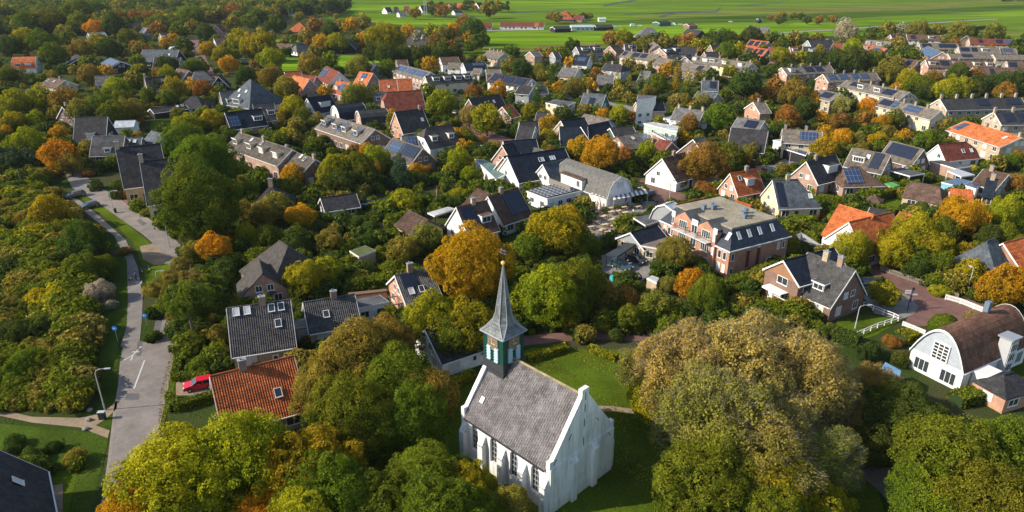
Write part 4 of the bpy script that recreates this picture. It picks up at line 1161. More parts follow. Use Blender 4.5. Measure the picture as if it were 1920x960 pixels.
hs((2, 1), [
 (-30, 215, 388, 150, 8.5, 3.2, 11, 'blue', 'white', 'vF:.5-.6 vF:.54-.6 vF:.7-.6 vF:.74-.6', 'long blue-black hall with paired skylights', 'hall', 'hall'),
 (-60, 100, 175, 82, 8, 3, 10, 'blue', 'white', '', 'blue-black roof behind the long hall'),
 (108, 130, 240, 170, 6, 3, 7, 'grey', 'greyw', 'nw', 'grey flat-pitched annex with white vent'),
 (1130, 228, 1292, 184, 8, 3, 10, 'brown', 'white', 'c:.5 or gw:white', 'grey-white farmhouse with barn gable'),
 (1362, 84, 1435, 66, 8, 3, 11, 'taupe', 'brownw', '', 'taupe barn roof behind the russet tree', 'barn', 'barn'),
 (1108, 84, 1195, 104, 5.5, 3, 7, 'redbrown', 'brick', '', 'low red-brown shed with white windows', 'shed', 'shed'),
 (790, 60, 935, 34, 6, 3, 10, 'taupe', 'brick', 'nb vF:.6', 'taupe hall beside the golden trees', 'hall', 'hall'),
 (1640, 340, 1835, 308, 8.5, 2.8, 10, 'red', 'rosy', 'e:1692-495 dF:.55-2.4-1.7 vF:.25-.6 c:.6', 'red-roofed house with white dormer'),
 (1240, 572, 1462, 522, 7, 3.2, 6, 'red', 'white', 'nb', 'narrow bright red roof behind the apartment block'),
 (895, 782, 1085, 728, 5, 2.7, 7.5, 'blue', 'sand', 'gw:greyw', 'blue-black garage with white fascia', 'garage', 'garage'),
 (1650, 0, 1915, 22, 8.5, 3.4, 11, 'dark', 'brownw', '', 'large black roof with brown brick gable'),
 (360, -10, 560, -12, 8, 3, 10, 'blue', 'sand', '', 'blue-black roof beside golden street trees'),
 (740, 0, 900, -12, 7, 4.5, 9, 'dark', 'greenw', '', 'dark green clad house with white windows'),
 (1680, 545, 1790, 580, 4.6, 2.4, 6, 'terra', 'sand', 'nb nw', 'low terracotta roof behind the gravel roof', 'shed', 'shed'),
 (60, -20, 170, -12, 8, 4.5, 8, 'dark', 'white', '', 'white house with black side roof'),
])
hs((3, 1), [
 (115, 6, 400, 24, 8, 5, 9, 'taupe', 'cream', 'SF:.45-.9 c:.05 c:.6', 'cream two-storey row with solar roof', 'terraced_house', 'terrace'),
 (292, 250, 505, 202, 9, 3.4, 11, 'dark', 'pink', 'e:372-412 dF:.62-4-1.9 c:.3', 'charcoal house with long white dormer'),
 (612, 292, 690, 290, 6.5, 2.8, 9.5, 'brown', 'pink', 'hA:3.5 hB:4.5 SF:.12-.52-.15-.9', 'hipped bungalow with bright blue solar panels'),
 (40, 392, 225, 386, 9, 3, 10.5, 'slate', 'cream', 'e:86-600 hB:4 sF:.02-.18-.05-.9 C:.35 vF:.8-.3', 'slate hipped house with cream gable'),
 (640, 150, 915, 202, 8.5, 3, 11, 'taupe', 'pink', 'f:860-330 dF:.3-3.2 vF:.5 sF:.62-.88-.1-.98', 'taupe house with black panel strip and skylight'),
 (925, 98, 1165, 160, 9, 3.2, 11, 'taupe', 'brownw', 'f:1080-275 sF:.08-.9-.25-.95', 'brick house with one huge black solar field'),
 (1282, 122, 1490, 104, 8.5, 3, 11, 'redbrown', 'white', 'e:1335-245 vF:.6-.35 vF:.85-.35 kB:2', 'red-brown house with white timber gable'),
 (1072, 402, 1290, 442, 5.5, 2.8, 9, 'brown', 'sand', 'nb hB:2', 'dark-tiled bungalow with cream front'),
 (800, 505, 805, 506, 3.2, 2.2, 3.4, 'brown', 'brick', 'hA:1.7 hB:1.7 nb nw', 'small brown garden shed with pyramid roof', 'shed', 'shed'),
 (1625, 308, 1800, 346, 6, 3, 9, 'brown', 'sand', 'c:.3', 'brown bungalow beside the blue flat building'),
 (1375, 455, 1530, 470, 5.5, 2.6, 9, 'orange', 'sand', 'nb', 'low bright orange roof beside domed tree'),
 (540, 575, 790, 650, 9, 3.2, 10.5, 'orange', 'white', 'e:415-780 nb', 'steep bright orange roof with white wall'),
 (612, 705, 925, 632, 8, 3, 9.5, 'red', 'white', '', 'dark red roof with white end gable'),
 (995, 630, 1090, 660, 7, 3, 8, 'orange', 'white', 'nb', 'small orange roof right of the red one'),
 (775, 598, 900, 625, 6.5, 3, 8, 'dark', 'white', '', 'grey-black roof between orange roofs'),
 (1640, 850, 1700, 826, 8, 3, 9, 'slate', 'sand', 'hA:3 hB:4', 'slate-grey hipped roof behind yellow trees'),
 (1770, 862, 1960, 812, 7.5, 3, 10, 'red', 'brick', '', 'dull red roof at frame edge'),
 (1650, 375, 1720, 385, 6.5, 3, 6, 'blue', 'white', 'nb C:.5', 'small blue-black roof with white gablet'),
])
# near houses, ridge ends in full-size photo pixels
def hp(x0, y0, x1, y1, rz, *a):
    return house(U(x0, y0, rz), U(x1, y1, rz), *a)
hp(428, 578, 541, 562, 8.3, 3.3, 9.6, 'oldgrey', 'sand', 'wd c:.56 vF:.12-.8 vF:.30-.8 vF:.70-.78 vF:.86-.78 vF:.78-.42', 'grey pantile house beside the red pantile house')
hp(397, 705, 547, 668, 7.5, 2.8, 10.5, 'red', 'sand', 'c:.38-1.2 vF:.72-.3', 'red pantile house above the red parked car')
hp(571, 567, 662, 552, 6.0, 2.9, 8, 'oldgrey', 'sand', 'c:.6 vF:.38-.35', 'low grey pantile house with pinkish rooflight')
hp(742.5, 516, 805, 503, 8.2, 3.2, 7.5, 'grey', 'rosy', 'e:763-569-1 c:.42-1.6 sF:.1-.5-.45-.95 vF:.25-.25 vF:.55-.25', 'narrow peach-gabled house with brick chimney')
hp(800, 618, 890, 590, 6, 2.8, 8.5, 'dark', 'white', 'wd', 'long low white cottage behind the church street')
hp(523, 451, 540, 462, 8.5, 2.8, 12, 'thatch', 'brownw', 'hA:5 hB:4 nb', 'dark thatched house with hipped roof')
house(Vector((-56.2, 57.9, 10.8)), Vector((-46.6, 45.1, 10.8)), 3.5, 11.0, 'dark', 'sand', 'vB:.30-.30', 'charcoal roof in the near corner')
hp(486, 487, 492, 512, 6.5, 2.8, 8, 'thatch', 'rosy', 'nb', 'thatched front wing with peach wall')
# ---------------------------------------------------------------- flat-roofed buildings
def tf(t, pts): return [T(t, x, y) for x, y in pts]
flat(tf((2, 0), [(250, 770), (330, 745), (480, 765), (400, 800)]), 5, M_FLAT, 'cream', 'flat cream building with dark roof')
flat(tf((2, 0), [(1120, 880), (1190, 868), (1330, 905), (1260, 925)]), 3, M_FLATL, 'white', 'flat white garage near white house', 'garage', 'garage')
flat(tf((2, 0), [(935, 745), (1060, 735), (1085, 718), (945, 710)]), 10, M_FLAT, 'white', 'boxy roof storey with white windows')
flat(tf((2, 0), [(985, 925), (1060, 915), (1250, 945), (1240, 985), (1190, 975)]), 6, M_FLATL, 'palegreen', 'pale green clad flat building')
flat(tf((2, 1), [(935, 40), (1000, 40), (1045, 60), (970, 90)]), 4, M_SOLAR, 'brick', 'low brick hall with dark solar roof')
flat(tf((2, 1), [(1052, 32), (1110, 28), (1245, 70), (1190, 110)]), 4, M_SOLARF, 'brick', 'low brick hall with bright blue panels')
flat(tf((1, 1), [(1640, 232), (1720, 240), (1910, 330), (1800, 385)]), 3.4, mat('green_flat_roof', (.11, .17, .15), .6, 'flatroof'), 'white', 'long building with pale green roof', win=0)
flat(tf((1, 1), [(1195, 80), (1270, 60), (1330, 75), (1260, 105)]), 3, M_SOLAR, 'bluew', 'blue-walled carport with solar roof', 'carport', 'carport')
flat(tf((1, 1), [(1285, 635), (1440, 590), (1500, 605), (1340, 660)]), 3, M_FLATL, 'black', 'white flat canopy behind white gable', 'canopy', 'canopy', open_=True)
flat(tf((1, 1), [(700, 920), (815, 880), (900, 918), (770, 965)]), 3, mat('moss_roof', (.10, .12, .04), .95, 'gravel'), 'sand', 'mossy flat roof with white edge', 'garage', 'garage', win=0)
flat(tf((2, 1), [(908, 672), (1050, 645), (1120, 690), (1000, 730)]), 3, M_FLAT, 'greyw', 'grey flat carport with white edge', 'carport', 'carport', open_=True)
flat(tf((2, 1), [(955, 860), (1105, 805), (1215, 850), (1110, 905), (960, 880)]), 3.2, mat('brown_flat_roof', (.16, .13, .11), .9, 'flatroof'), 'sand', 'brownish flat annex below the apartment block', win=1)
flat(tf((2, 1), [(1075, 585), (1150, 570), (1165, 590), (1110, 610)]), 3, M_FLAT, 'greyw', 'small flat porch behind the grey gambrel', 'carport', 'carport', open_=True)
flat(tf((2, 1), [(705, 945), (860, 860), (935, 868), (790, 965)]), 2.9, M_DARKM, 'black', 'dark slatted lean-to beside parked cars', 'carport', 'carport', open_=True, trim=False)
flat(tf((3, 1), [(35, 90), (100, 82), (335, 128), (320, 152)]), 3, M_FLATL, 'white', 'pale flat annex of the cream row', win=0)
flat(tf((3, 1), [(75, 140), (110, 130), (300, 180), (285, 205)]), 3, M_SOLARF, 'black', 'low annex striped with solar panels', win=0)
flat(tf((3, 1), [(1215, 245), (1300, 240), (1535, 285), (1410, 305)]), 3, M_FLAT, 'pink', 'flat brick garage below the red-brown house', 'garage', 'garage', win=0)
flat(tf((3, 1), [(1345, 320), (1420, 305), (1555, 350), (1450, 365)]), 2.9, M_METAL, 'white', 'white lean-to with ribbed pale roof', 'carport', 'carport', open_=True)
flat(tf((3, 1), [(905, 315), (1000, 295), (1180, 340), (1065, 360)]), 2.9, M_FLAT, 'white', 'black flat carport on white posts', 'carport', 'carport', open_=True)
flat(tf((3, 1), [(1300, 405), (1420, 375), (1540, 400), (1420, 435)]), 3.2, M_SOLARF, 'bluew', 'pale blue flat building with panels', win=0)
flat(tf((3, 1), [(870, 415), (930, 405), (992, 432), (945, 442)]), 2.3, mat('bright_green_roof', (.10, .35, .10), .6, 'flatroof'), 'rosy', 'little shed with bright green roof', 'shed', 'shed', win=0, trim=False)
flat(tf((3, 1), [(1480, 430), (1560, 395), (1615, 405), (1560, 455)]), 3.0, M_SOLARF, 'white', 'glass-roofed porch beside the blue building', 'carport', 'carport', win=0)
flat(tf((1, 2), [(735, 325), (925, 290), (1000, 340), (745, 395)]), 3.0, M_FLAT, 'white', 'grey flat roof with small rooflight')
flat(tf((1, 2), [(285, 480), (370, 465), (405, 520), (290, 535)]), 2.8, mat('teal_flat_roof', (.13, .17, .16), .8, 'flatroof'), 'sand', 'flat teal-grey garage by grey pantile house', 'garage', 'garage')
flat(tf((1, 2), [(400, 490), (520, 478), (550, 522), (430, 545)]), 2.7, M_FLAT, 'white', 'small black flat porch roof', 'garage', 'garage')
flat(tf((1, 2), [(690, 275), (985, 245), (985, 262), (700, 296)]), 1.9, M_TIMBER, 'rosy', 'long brick garden wall behind the flat roof', 'garden_wall', 'wall', win=0, trim=False)
flat(tf((3, 2), [(840, 860), (880, 795), (1000, 860), (990, 905), (850, 950)]), 3, mat('blue_metal_roof', (.13, .25, .40), .5, 'flatroof', .5), 'bluew', 'blue garden shed under the big elm', 'shed', 'shed', win=0, trim=False)
flat(tf((2, 2), [(1010, 165), (1050, 145), (1105, 165), (1085, 200)]), 2.5, M_FLATL, 'sand', 'tiny pale shed beside the parked cars', 'shed', 'shed', win=0)

# ---------------------------------------------------------------- the church
CA = Vector((-.70, .714)); CG = Vector((.714, .70))
cang = math.atan2(CA.y, CA.x)
Pk = Vector((7.8, 61.9)); LEN = 14.2; CW = 10.6; EZ = 6.0; RZ = 12.6
cc = Pk + CA * (LEN / 2)
ch = empty('church', (cc.x, cc.y, 0), cang)
tag(ch, 'white village church with grey tiled roof and slender green tower', 'church')
THINGS.append([ch, 'white church', cc.x, cc.y, 12, 9, False])
HOUSES.append((ch, 'white church', cc.x, cc.y, 9, LEN + 2, CW + 2, cang))
M_CHW = mat('church_whitewash', (.76, .76, .74), .85, 'oldwash')
M_CHR = mat('church_pantiles', (.19, .172, .172), .8, 'tile')
M_SLATE = mat('spire_slate', (.15, .16, .17), .6, 'tile')
# local: +x to the west end, east gable at -LEN/2; +y local = left of axis
hl, hw = LEN / 2, CW / 2
mb = MB()
wt = .55
for x0, x1 in ((-hl, -hl + wt), (hl - wt, hl)):
    # gable with raised parapet
    pr = [(-hw - .1, -.3), (-hw - .1, EZ + .3), (-hw - .1, EZ + .9), (-hw + .45, EZ + .9), (-.55, RZ + .15), (-.55, RZ + 1.0), (.55, RZ + 1.0), (.55, RZ + .15), (hw - .45, EZ + .9), (hw + .1, EZ + .9), (hw + .1, -.3)]
    i = len(mb.v); n = len(pr)
    for x in (x0, x1):
        mb.v += [(x, y, z) for y, z in pr]
    tri = tessellate_polygon([[Vector((y, z, 0)) for y, z in pr]])
    for t in tri:
        mb.f.append(tuple(i + k for k in t)); mb.m.append(0)
        mb.f.append(tuple(i + n + k for k in t[::-1])); mb.m.append(0)
    for k in range(n):
        l = (k + 1) % n
        mb.f.append((i + k, i + n + k, i + n + l, i + l)); mb.m.append(0)
# side walls as piers between windows so that the openings are real
nb = 4
pitchx = (LEN - 2 * wt) / (nb + .0)
for s in (-1, 1):
    y = s * (hw - .3)
    xs = [-hl + wt + pitchx * (k + .5) for k in range(nb)]
    ow = 1.25; zs, zt = 1.7, 4.3
    edges = [-hl + wt] + [e for x in xs for e in (x - ow / 2, x + ow / 2)] + [hl - wt]
    for k in range(0, len(edges), 2):
        a, b_ = edges[k], edges[k + 1]
        mb.box(((a + b_) / 2, y, (EZ - .3) / 2 - .15), (b_ - a, .6, EZ - .3 + .3))
    for x in xs:
        mb.box((x, y, zs / 2 - .15), (ow, .6, zs + .3))
        # arch head
        arc = [(x - ow / 2, zt)] + [(x + ow / 2 * math.cos(math.pi - t * math.pi / 8), zt + .95 * math.sin(math.pi - t * math.pi / 8) ** .8) for t in range(1, 8)] + [(x + ow / 2, zt)]
        for (xa, za), (xb, zb) in zip(arc, arc[1:]):
            i = len(mb.v)
            for yy in (y - .3, y + .3):
                mb.v += [(xa, yy, za), (xb, yy, zb), (xb, yy, EZ - .3), (xa, yy, EZ - .3)]
            mb.f += [(i, i + 1, i + 2, i + 3), (i + 7, i + 6, i + 5, i + 4), (i, i + 4, i + 5, i + 1)]
            mb.m += [0, 0, 0]
mb.build('wall', M_CHW, ch)
for s in (-1, 1):
    for x in [-hl + wt + pitchx * (k + .5) for k in range(nb)]:
        g = MB()
        y = s * (hw - .35)
        pts = [(x - .62, 1.7), (x + .62, 1.7), (x + .62, 4.3)] + [(x + .62 * math.cos(t * math.pi / 8), 4.3 + .95 * math.sin(t * math.pi / 8) ** .8) for t in range(1, 8)] + [(x - .62, 4.3)]
        g.poly([(px, y, pz) for px, pz in (pts if s < 0 else pts[::-1])])
        gw = g.build('window', M_GLASS, ch)
        f = MB()
        for dx in (-.2, .2):
            f.box((x + dx, y + s * .05, 3.4), (.05, .05, 3.5))
        for z in (2.4, 3.1, 3.8, 4.5):
            f.box((x, y + s * .05, z), (1.22, .045, .05))
        f.build('window_bars', M_METAL, gw)
    for k in range(nb + 1):
        x = -hl + wt + pitchx * k
        x = min(max(x, -hl + .4), hl - .4)
        b_ = MB()
        yo = s * hw
        b_.box((x, yo + s * .35, 1.75), (.8, .7, 4.1))
        q = [(x - .4, yo, 4.9), (x + .4, yo, 4.9), (x + .4, yo + s * .7, 3.8), (x - .4, yo + s * .7, 3.8)]
        b_.slab(q, (0, 0, .25))
        b_.box((x, yo + s * .12, 4.2), (.8, .22, .9))
        b_.build('buttress', M_CHW, ch)
# east gable buttresses and water table
for y in (-1.75, 1.75):
    b_ = MB().box((-hl - .28, y, 2.5), (.56, .85, 5.6))
    b_.slab([(-hl - .6, y - .45, 5.25), (-hl - .6, y + .45, 5.25), (-hl, y + .45, 6.1), (-hl, y - .45, 6.1)], (0, 0, .2))
    b_.build('buttress', M_CHW, ch)
b_ = MB().box((-hl - .07, 0, 3.0), (.14, CW + .1, 6.0))
b_.build('lower_wall_course', M_CHW, ch)
for y, z, r in ((0, 12.7, 0), (0, 11.2, 0), (0, 9.3, 0), (0, 6.9, 0), (2.3, 8.6, .6), (-2.3, 8.6, -.6), (4.6, 6.6, .7), (-4.4, 5.6, -.6)):
    o = MB().box((0, 0, 0), (.05, .06, .95 if y == 0 else .7)).build('wall_anchor', M_DARKM, ch)
    o.location = (-hl - .03 if z > 6.1 else -hl - .17, y, z); o.rotation_euler = (r, 0, 0)
mb = MB()
for s in (-1, 1):
    roof_surface(mb, (-hl + wt + .02, s * (hw + .25), EZ - .3), (hl - wt - .02, s * (hw + .25), EZ - .3), (hl - wt - .02, 0, RZ), (-hl + wt + .02, 0, RZ), True, 0)
cro = mb.build('roof', M_CHR, ch)
MB().tube([(-hl + wt, 0, RZ + .05), (hl - wt, 0, RZ + .05)], .15, 8).build('ridge_tiles', mat('lichened_ridge', (.30, .24, .13), .9, 'thatch'), cro)
g = MB()
for s in (-1, 1):
    g.box((0, s * (hw + .28), EZ - .42), (LEN - 1.3, .16, .16))
g.build('gutter', M_DARKM, ch)
rl = put_window(cro, hl - 3.1, 0, 0, .55, .7, 0, 1, blind=True); rl.name = 'rooflight'
rs = math.atan2(RZ - EZ + .3, hw + .25)
rl.location = (hl - 2.0, (hw + .25) * (1 - .28), EZ - .3 + .28 * (RZ - EZ + .3) + .15); rl.rotation_euler = (rs - math.pi / 2, 0, math.pi)
# tower
tx = 12.55 - hl; TS = 3.35; TZ = 15.7
tw = MB().prism([(tx - TS / 2, -TS / 2), (tx + TS / 2, -TS / 2), (tx + TS / 2, TS / 2), (tx - TS / 2, TS / 2)], 9.0, TZ).build('tower', M_GREENP, ch)
MB().box((tx, 0, 11.2), (TS + .5, TS + .5, .05)).box((tx, 0, 11.0), (TS + .12, TS + .12, 2.6)).build('tower_base', M_DARKM, tw).hide_render = False
sp = MB()
e = TS / 2 + .28
levels = [(e, TZ, 0), (e * .80, TZ + .55, .12), (e * .60, TZ + 1.3, .30), (e * .50, TZ + 2.0, .34), (.05, TZ + 8.3, .34)]
rings = []
for half, z, cut in levels:
    c = half * 2 * cut * .86 if cut else half * .02
    pts = [(half, -half + c), (half, half - c), (half - c, half), (-half + c, half), (-half, half - c), (-half, -half + c), (-half + c, -half), (half - c, -half)]
    i = len(sp.v); sp.v += [(tx + x, y, z) for x, y in pts]; rings.append(i)
for a, b_ in zip(rings, rings[1:]):
    for j in range(8):
        l = (j + 1) % 8
        sp.f.append((a + j, a + l, b_ + l, b_ + j)); sp.m.append(0)
sp.f.append(tuple(rings[0] + j for j in range(8))[::-1]); sp.m.append(0)
spo = sp.build('spire', M_SLATE, tw)
rb = MB()
for j in range(8):
    rb.tube([sp.v[r + j] for r in rings], [.07, .07, .06, .055, .03], 5)
for j in range(8):
    rb.tube([sp.v[rings[0] + j], sp.v[rings[0] + (j + 1) % 8]], .08, 5)
    rb.tube([sp.v[rings[2] + j], sp.v[rings[2] + (j + 1) % 8]], .035, 5)
rb.build('lead_ribs', M_LEAD, spo)
MB().tube([(tx, 0, TZ + 8.2), (tx, 0, TZ + 8.4), (tx, 0, TZ + 8.62), (tx, 0, TZ + 8.75)], [.08, .26, .24, .05], 10).build('gilded_ball', M_GOLD, spo)
v = MB().tube([(tx, 0, TZ + 8.6), (tx, 0, TZ + 10.6)], .045, 6)
v.tube([(tx - .55, 0, TZ + 9.6), (tx + .55, 0, TZ + 9.6)], .04, 5).tube([(tx, -.55, TZ + 9.6), (tx, .55, TZ + 9.6)], .04, 5)
for a in range(8):
    an = a * math.pi / 4
    v.tube([(tx, 0, TZ + 10.0), (tx + .5 * math.cos(an), 0, TZ + 10.0 + .5 * math.sin(an))], .05, 5)
v.build('weather_vane', M_DARKM, spo)
for q, (nx, ny) in enumerate(((-1, 0), (0, 1), (1, 0), (0, -1))):
    rz_ = math.atan2(ny, nx) + math.pi / 2
    h = TS / 2
    for sx in (-.62, .62):
        l = MB()
        for k in range(5):
            l.slab([(-.3, -.02, .38 * k + .38), (.3, -.02, .38 * k + .38), (.3, -.24, .38 * k + .05), (-.3, -.24, .38 * k + .05)][::-1], (0, -.0, .05))
        l.box((0, -.03, .95), (.62, .06, 1.9))
        o = l.build('louvre', mat('pale_blue_louvre', (.30, .43, .48), .6), tw)
        o.location = (tx + nx * h + (-ny) * sx, ny * h + nx * sx, 12.35); o.rotation_euler = (0, 0, rz_)
    dl = MB().box((0, -.05, 0), (1.7, .1, 1.7)).build('clock_face', mat('clock_board', (.16, .13, .12), .6), tw)
    dl.location = (tx + nx * h, ny * h, TZ - 1.1); dl.rotation_euler = (0, 0, rz_)
    hd = MB().box((-.12, -.13, .25), (.07, .04, .7)).box((.18, -.13, 0), (.5, .04, .07))
    for k in range(12):
        an = k * math.pi / 6
        hd.box((.68 * math.cos(an), -.12, .68 * math.sin(an)), (.07, .03, .07))
    hd.build('clock_hands', M_GOLD, dl)

# ---------------------------------------------------------------- brick apartment block
av = Vector((-.49, .872)); au = Vector((.872, .49))
N0 = Vector((40.6, 119.3))
LV, LU = 19.0, 15.8
aang = math.atan2(au.y, au.x)
ap = empty('apartment_block', (N0.x, N0.y, 0), aang)
tag(ap, 'brick apartment block with gravel roof, balconies and dark mansard sides', 'apartments')
ac = N0 + av * LV / 2 + au * LU / 2
THINGS.append([ap, 'gravel-roofed brick apartment block', ac.x, ac.y, 8, 11, False])
HOUSES.append((ap, 'apartment block', ac.x, ac.y, 12, LU + 2, LV + 2, aang))
M_APB = mat('apartment_orange_brick', (.46, .20, .11), .85, 'brick')
EZ2, FZ = 5.6, 9.0
# local x = right (au), y = back-left (av)
MB().prism([(0, 0), (LU, 0), (LU, LV), (0, LV)], -.3, EZ2).build('wall', M_APB, ap)
mb = MB(); o_ = .35; i_ = 2.0
bot = [(-o_, -o_), (LU + o_, -o_), (LU + o_, LV + o_), (-o_, LV + o_)]
top = [(i_, i_), (LU - i_, i_), (LU - i_, LV - i_), (i_, LV - i_)]
for k in range(4):
    l = (k + 1) % 4
    mb.slab([(*bot[k], EZ2), (*bot[l], EZ2), (*top[l], FZ), (*top[k], FZ)], (0, 0, .2))
aro = mb.build('mansard_roof', mat('roof_tile_navy', (.022, .032, .052), .45, 'tile'), ap)
MB().prism([(x + (-.15 if x < 5 else .15), y + (-.15 if y < 5 else .15)) for x, y in top], FZ - .35, FZ + .12).build('flat_roof', M_GRAVELR, ap)
g = MB()
for k in range(4):
    l = (k + 1) % 4
    a_, b_ = Vector(bot[k]), Vector(bot[l]); m_ = (a_ + b_) / 2; d = b_ - a_
    g.box((m_.x, m_.y, EZ2 - .12), (abs(d.x) + .2 if abs(d.x) > .1 else .3, abs(d.y) + .2 if abs(d.y) > .1 else .3, .24))
g.build('gutter', M_WHITE, ap)
for x, y, s_ in ((5.0, 12.6, (.7, .7, .9)), (6.6, 11.6, (1.1, .8, .9)), (7.6, 13.0, (.5, .5, .8)), (8.8, 5.6, (1.1, .8, 1.0)), (10.6, 6.8, (.6, .6, .9)), (8.0, 4.6, (.5, .5, .8))):
    MB().box((x, y, FZ + .1 + s_[2] / 2), s_).box((x, y, FZ + .12 + s_[2]), (s_[0] + .15, s_[1] + .15, .1)).build('roof_vent', mat('blue_grey_metal', (.13, .17, .22), .5), ap)
# orange brick projection with two pointed gables on the left face (x = 0 plane faces left)
y0, y1 = 3.4, 15.6
pj = MB().prism([(-.5, y0), (-.5, y1), (2.6, y1), (2.6, y0)], -.3, 7.9)
for c in (6.0, 12.2):
    i = len(pj.v)
    for x in (-.5, -.1):
        pj.v += [(x, c - 2.1, 7.9), (x, c + 2.1, 7.9), (x, c + 2.1, 8.3), (x, c, 9.7), (x, c - 2.1, 8.3)]
    pj.f += [(i, i + 4, i + 3, i + 2, i + 1), (i + 5, i + 6, i + 7, i + 8, i + 9)]; pj.m += [0, 0]
    for k in range(5):
        l = (k + 1) % 5
        pj.f.append((i + k, i + l, i + 5 + l, i + 5 + k)); pj.m.append(0)
pj.build('gabled_front', M_APB, ap)
for c in (6.0, 12.2):
    mb = MB()
    for s in (-1, 1):
        mb.slab([(-.62, c, 9.85), (3.6, c, 9.85), (3.6, c + s * 2.35, 8.3), (-.62, c + s * 2.35, 8.3)][::s], (0, 0, .14))
    mb.build('gable_roof', M_FLAT, ap)
for c in (9.1, 4.0 - .4, 15.2):
    MB().box((-.52, c, 8.35), (.16, 1.7 if c == 9.1 else 1.0, 1.1)).build('white_parapet', M_WHITE, ap)
for c in (5.9, 12.3):
    for z in (.8, 3.5, 6.2):
        put_window(ap, -.5, c, z, 2.3, 1.5 if z < 6 else 1.6, -math.pi / 2, 4, blind=False)
for z in (.8, 3.4, 6.1):
    put_window(ap, -.5, 9.1, z, 1.6, 1.8, -math.pi / 2, 2, blind=False)
for yy in (3.8, 15.2):
    for z in (3.5, 6.2):
        put_window(ap, -.5, yy, z, .6, 1.5, -math.pi / 2, 1)
for yy in (1.1, 2.4, 16.6, 17.9):
    for z in (.8, 3.3):
        put_window(ap, 0, yy, z, .9, 1.6, -math.pi / 2, 1)
for xx, z, w_, h_ in ((.9, 3.3, .9, 1.5), (.9, .6, .9, 1.2), (13.2, 3.3, .7, 1.5), (14.6, 3.3, .7, 1.5), (11.5, .6, 2.2, 1.4)):
    put_window(ap, xx, 0, z, w_, h_, 0, 1)
for xx in (5.0, 7.8):
    MB().box((xx, -.04, 3.0), (.75, .08, 3.4)).build('stair_panel', mat('oxblood_panel', (.16, .03, .03), .6), ap)
    put_window(ap, xx, 0, 4.8, .75, .6, 0, 1)
for c in (6.0, 9.1, 12.2):
    b_ = MB().box((-1.15, c, 5.75), (1.3, 3.0, .14))
    bo = b_.build('balcony', M_WHITE, ap)
    r = MB()
    for yy in np.linspace(c - 1.45, c + 1.45, 14):
        r.box((-1.75, yy, 6.35), (.03, .03, 1.05))
    r.box((-1.75, c, 6.88), (.05, 2.95, .05))
    for s in (-1, 1):
        r.box((-1.15, c + s * 1.45, 6.88), (1.2, .05, .05))
        for xx in (-1.5, -1.2, -.9):
            r.box((xx, c + s * 1.45, 6.35), (.03, .03, 1.05))
    r.build('railing', M_DARKM, bo)
ms = math.atan2(FZ - EZ2, i_ + o_)
for xx in (2.9, 5.6, 8.4, 11.8):
    o = put_window(aro, xx, i_ * .42 - .2 - .12, EZ2 + 1.45 + .1, .8, 1.5, 0, 1, blind=True)
    o.name = 'skylight'; o.rotation_euler = (ms - math.pi / 2, 0, 0)
o = put_window(aro, i_ * .42 - .32, 1.6, EZ2 + 1.55, .8, 1.5, -math.pi / 2, 1, blind=True); o.name = 'skylight'
o.rotation_euler = (ms - math.pi / 2, 0, -math.pi / 2)
# grey gambrel behind its left shoulder
house(U(1248, 383, 7.2), U(1262, 378, 7.2), 3.2, 7.5, 'metal', 'greyw', 'gam nw', 'grey gambrel gable with broad white edging', 'gambrel_house')

# ---------------------------------------------------------------- brown double-gabled house (two crossing wings)
dm = house(U(1602, 506, 8.5), U(1517, 474, 8.5), 3.3, 9.2, 'oldgrey', 'brownw', 'c:.30-1.4 C:.62-1.4 DB:.40-2.2-1.3-.2', 'brown brick house with crossing grey and black roofs')
A_ = U(1471, 488, 8.1); B_ = Vector((A_.x + .89 * 12, A_.y + .455 * 12, 8.1))
cw_ = house(A_, B_, 5.2, 7.4, 'blue', 'brownw', 'gb gw:timber', 'black-roofed cross wing with timber-brown gable')
put_window(cw_, -6, -.3, 3.7, 2.3, 1.4, -math.pi / 2, 2, blind=False)
MB().box((-6.9, .2, 2.7), (1.9, 4.2, .12)).box((-7.8, .2, 2.55), (.12, 4.2, .3)).build('porch_canopy', M_WHITE, cw_)
for yy in (-1.7, -.9, -.1, .7): put_window(cw_, -6, yy, 1.1, .65, 1.1, -math.pi / 2, 1, blind=False)
MB().box((-6.04, 1.8, 1.05), (.08, 1.0, 2.1)).build('door', M_WHITE, cw_)

# ---------------------------------------------------------------- barrel-roofed house
A_ = Vector((60.3, 84.8, 7.9)); B_ = Vector((74.3, 92.4, 7.9))
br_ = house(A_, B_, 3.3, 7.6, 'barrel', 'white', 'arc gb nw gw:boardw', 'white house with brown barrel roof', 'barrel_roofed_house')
bl = math.hypot(B_.x - A_.x, B_.y - A_.y) / 2
f = MB().box((0, -.10, 1.25), (2.3, .2, 2.7))
o = f.build('window', M_WHITE, br_); o.location = (-bl, -.2, 3.3); o.rotation_euler = (0, 0, -math.pi / 2)
f2 = MB()
for i in range(3):
    for j in range(5):
        f2.box((-.7 + i * .7, -.215, .28 + j * .5), (.56, .03, .36))
f2.build('pane', M_GLASS, o)
for yy in (-2.4, 2.4):
    put_window(br_, -bl, yy * .8, .4, 2.2, 1.9, -math.pi / 2, 3)
tb = MB().box((1.6, -3.9, 3.0), (2.0, 1.6, 6.4)).box((1.6, -3.9, 6.3), (2.5, 2.1, .22), mi=1)
to = tb.build('glass_stair_tower', [M_METAL, M_LEAD], br_)
for z in (1.0, 2.6, 4.2):
    put_window(to, 1.6, -4.7, z, 1.7, 1.3, 0, 3, blind=False)
for xx in (4.2, 6.2):
    put_window(br_, xx, -3.8, .6, 1.6, 1.9, 0, 3)
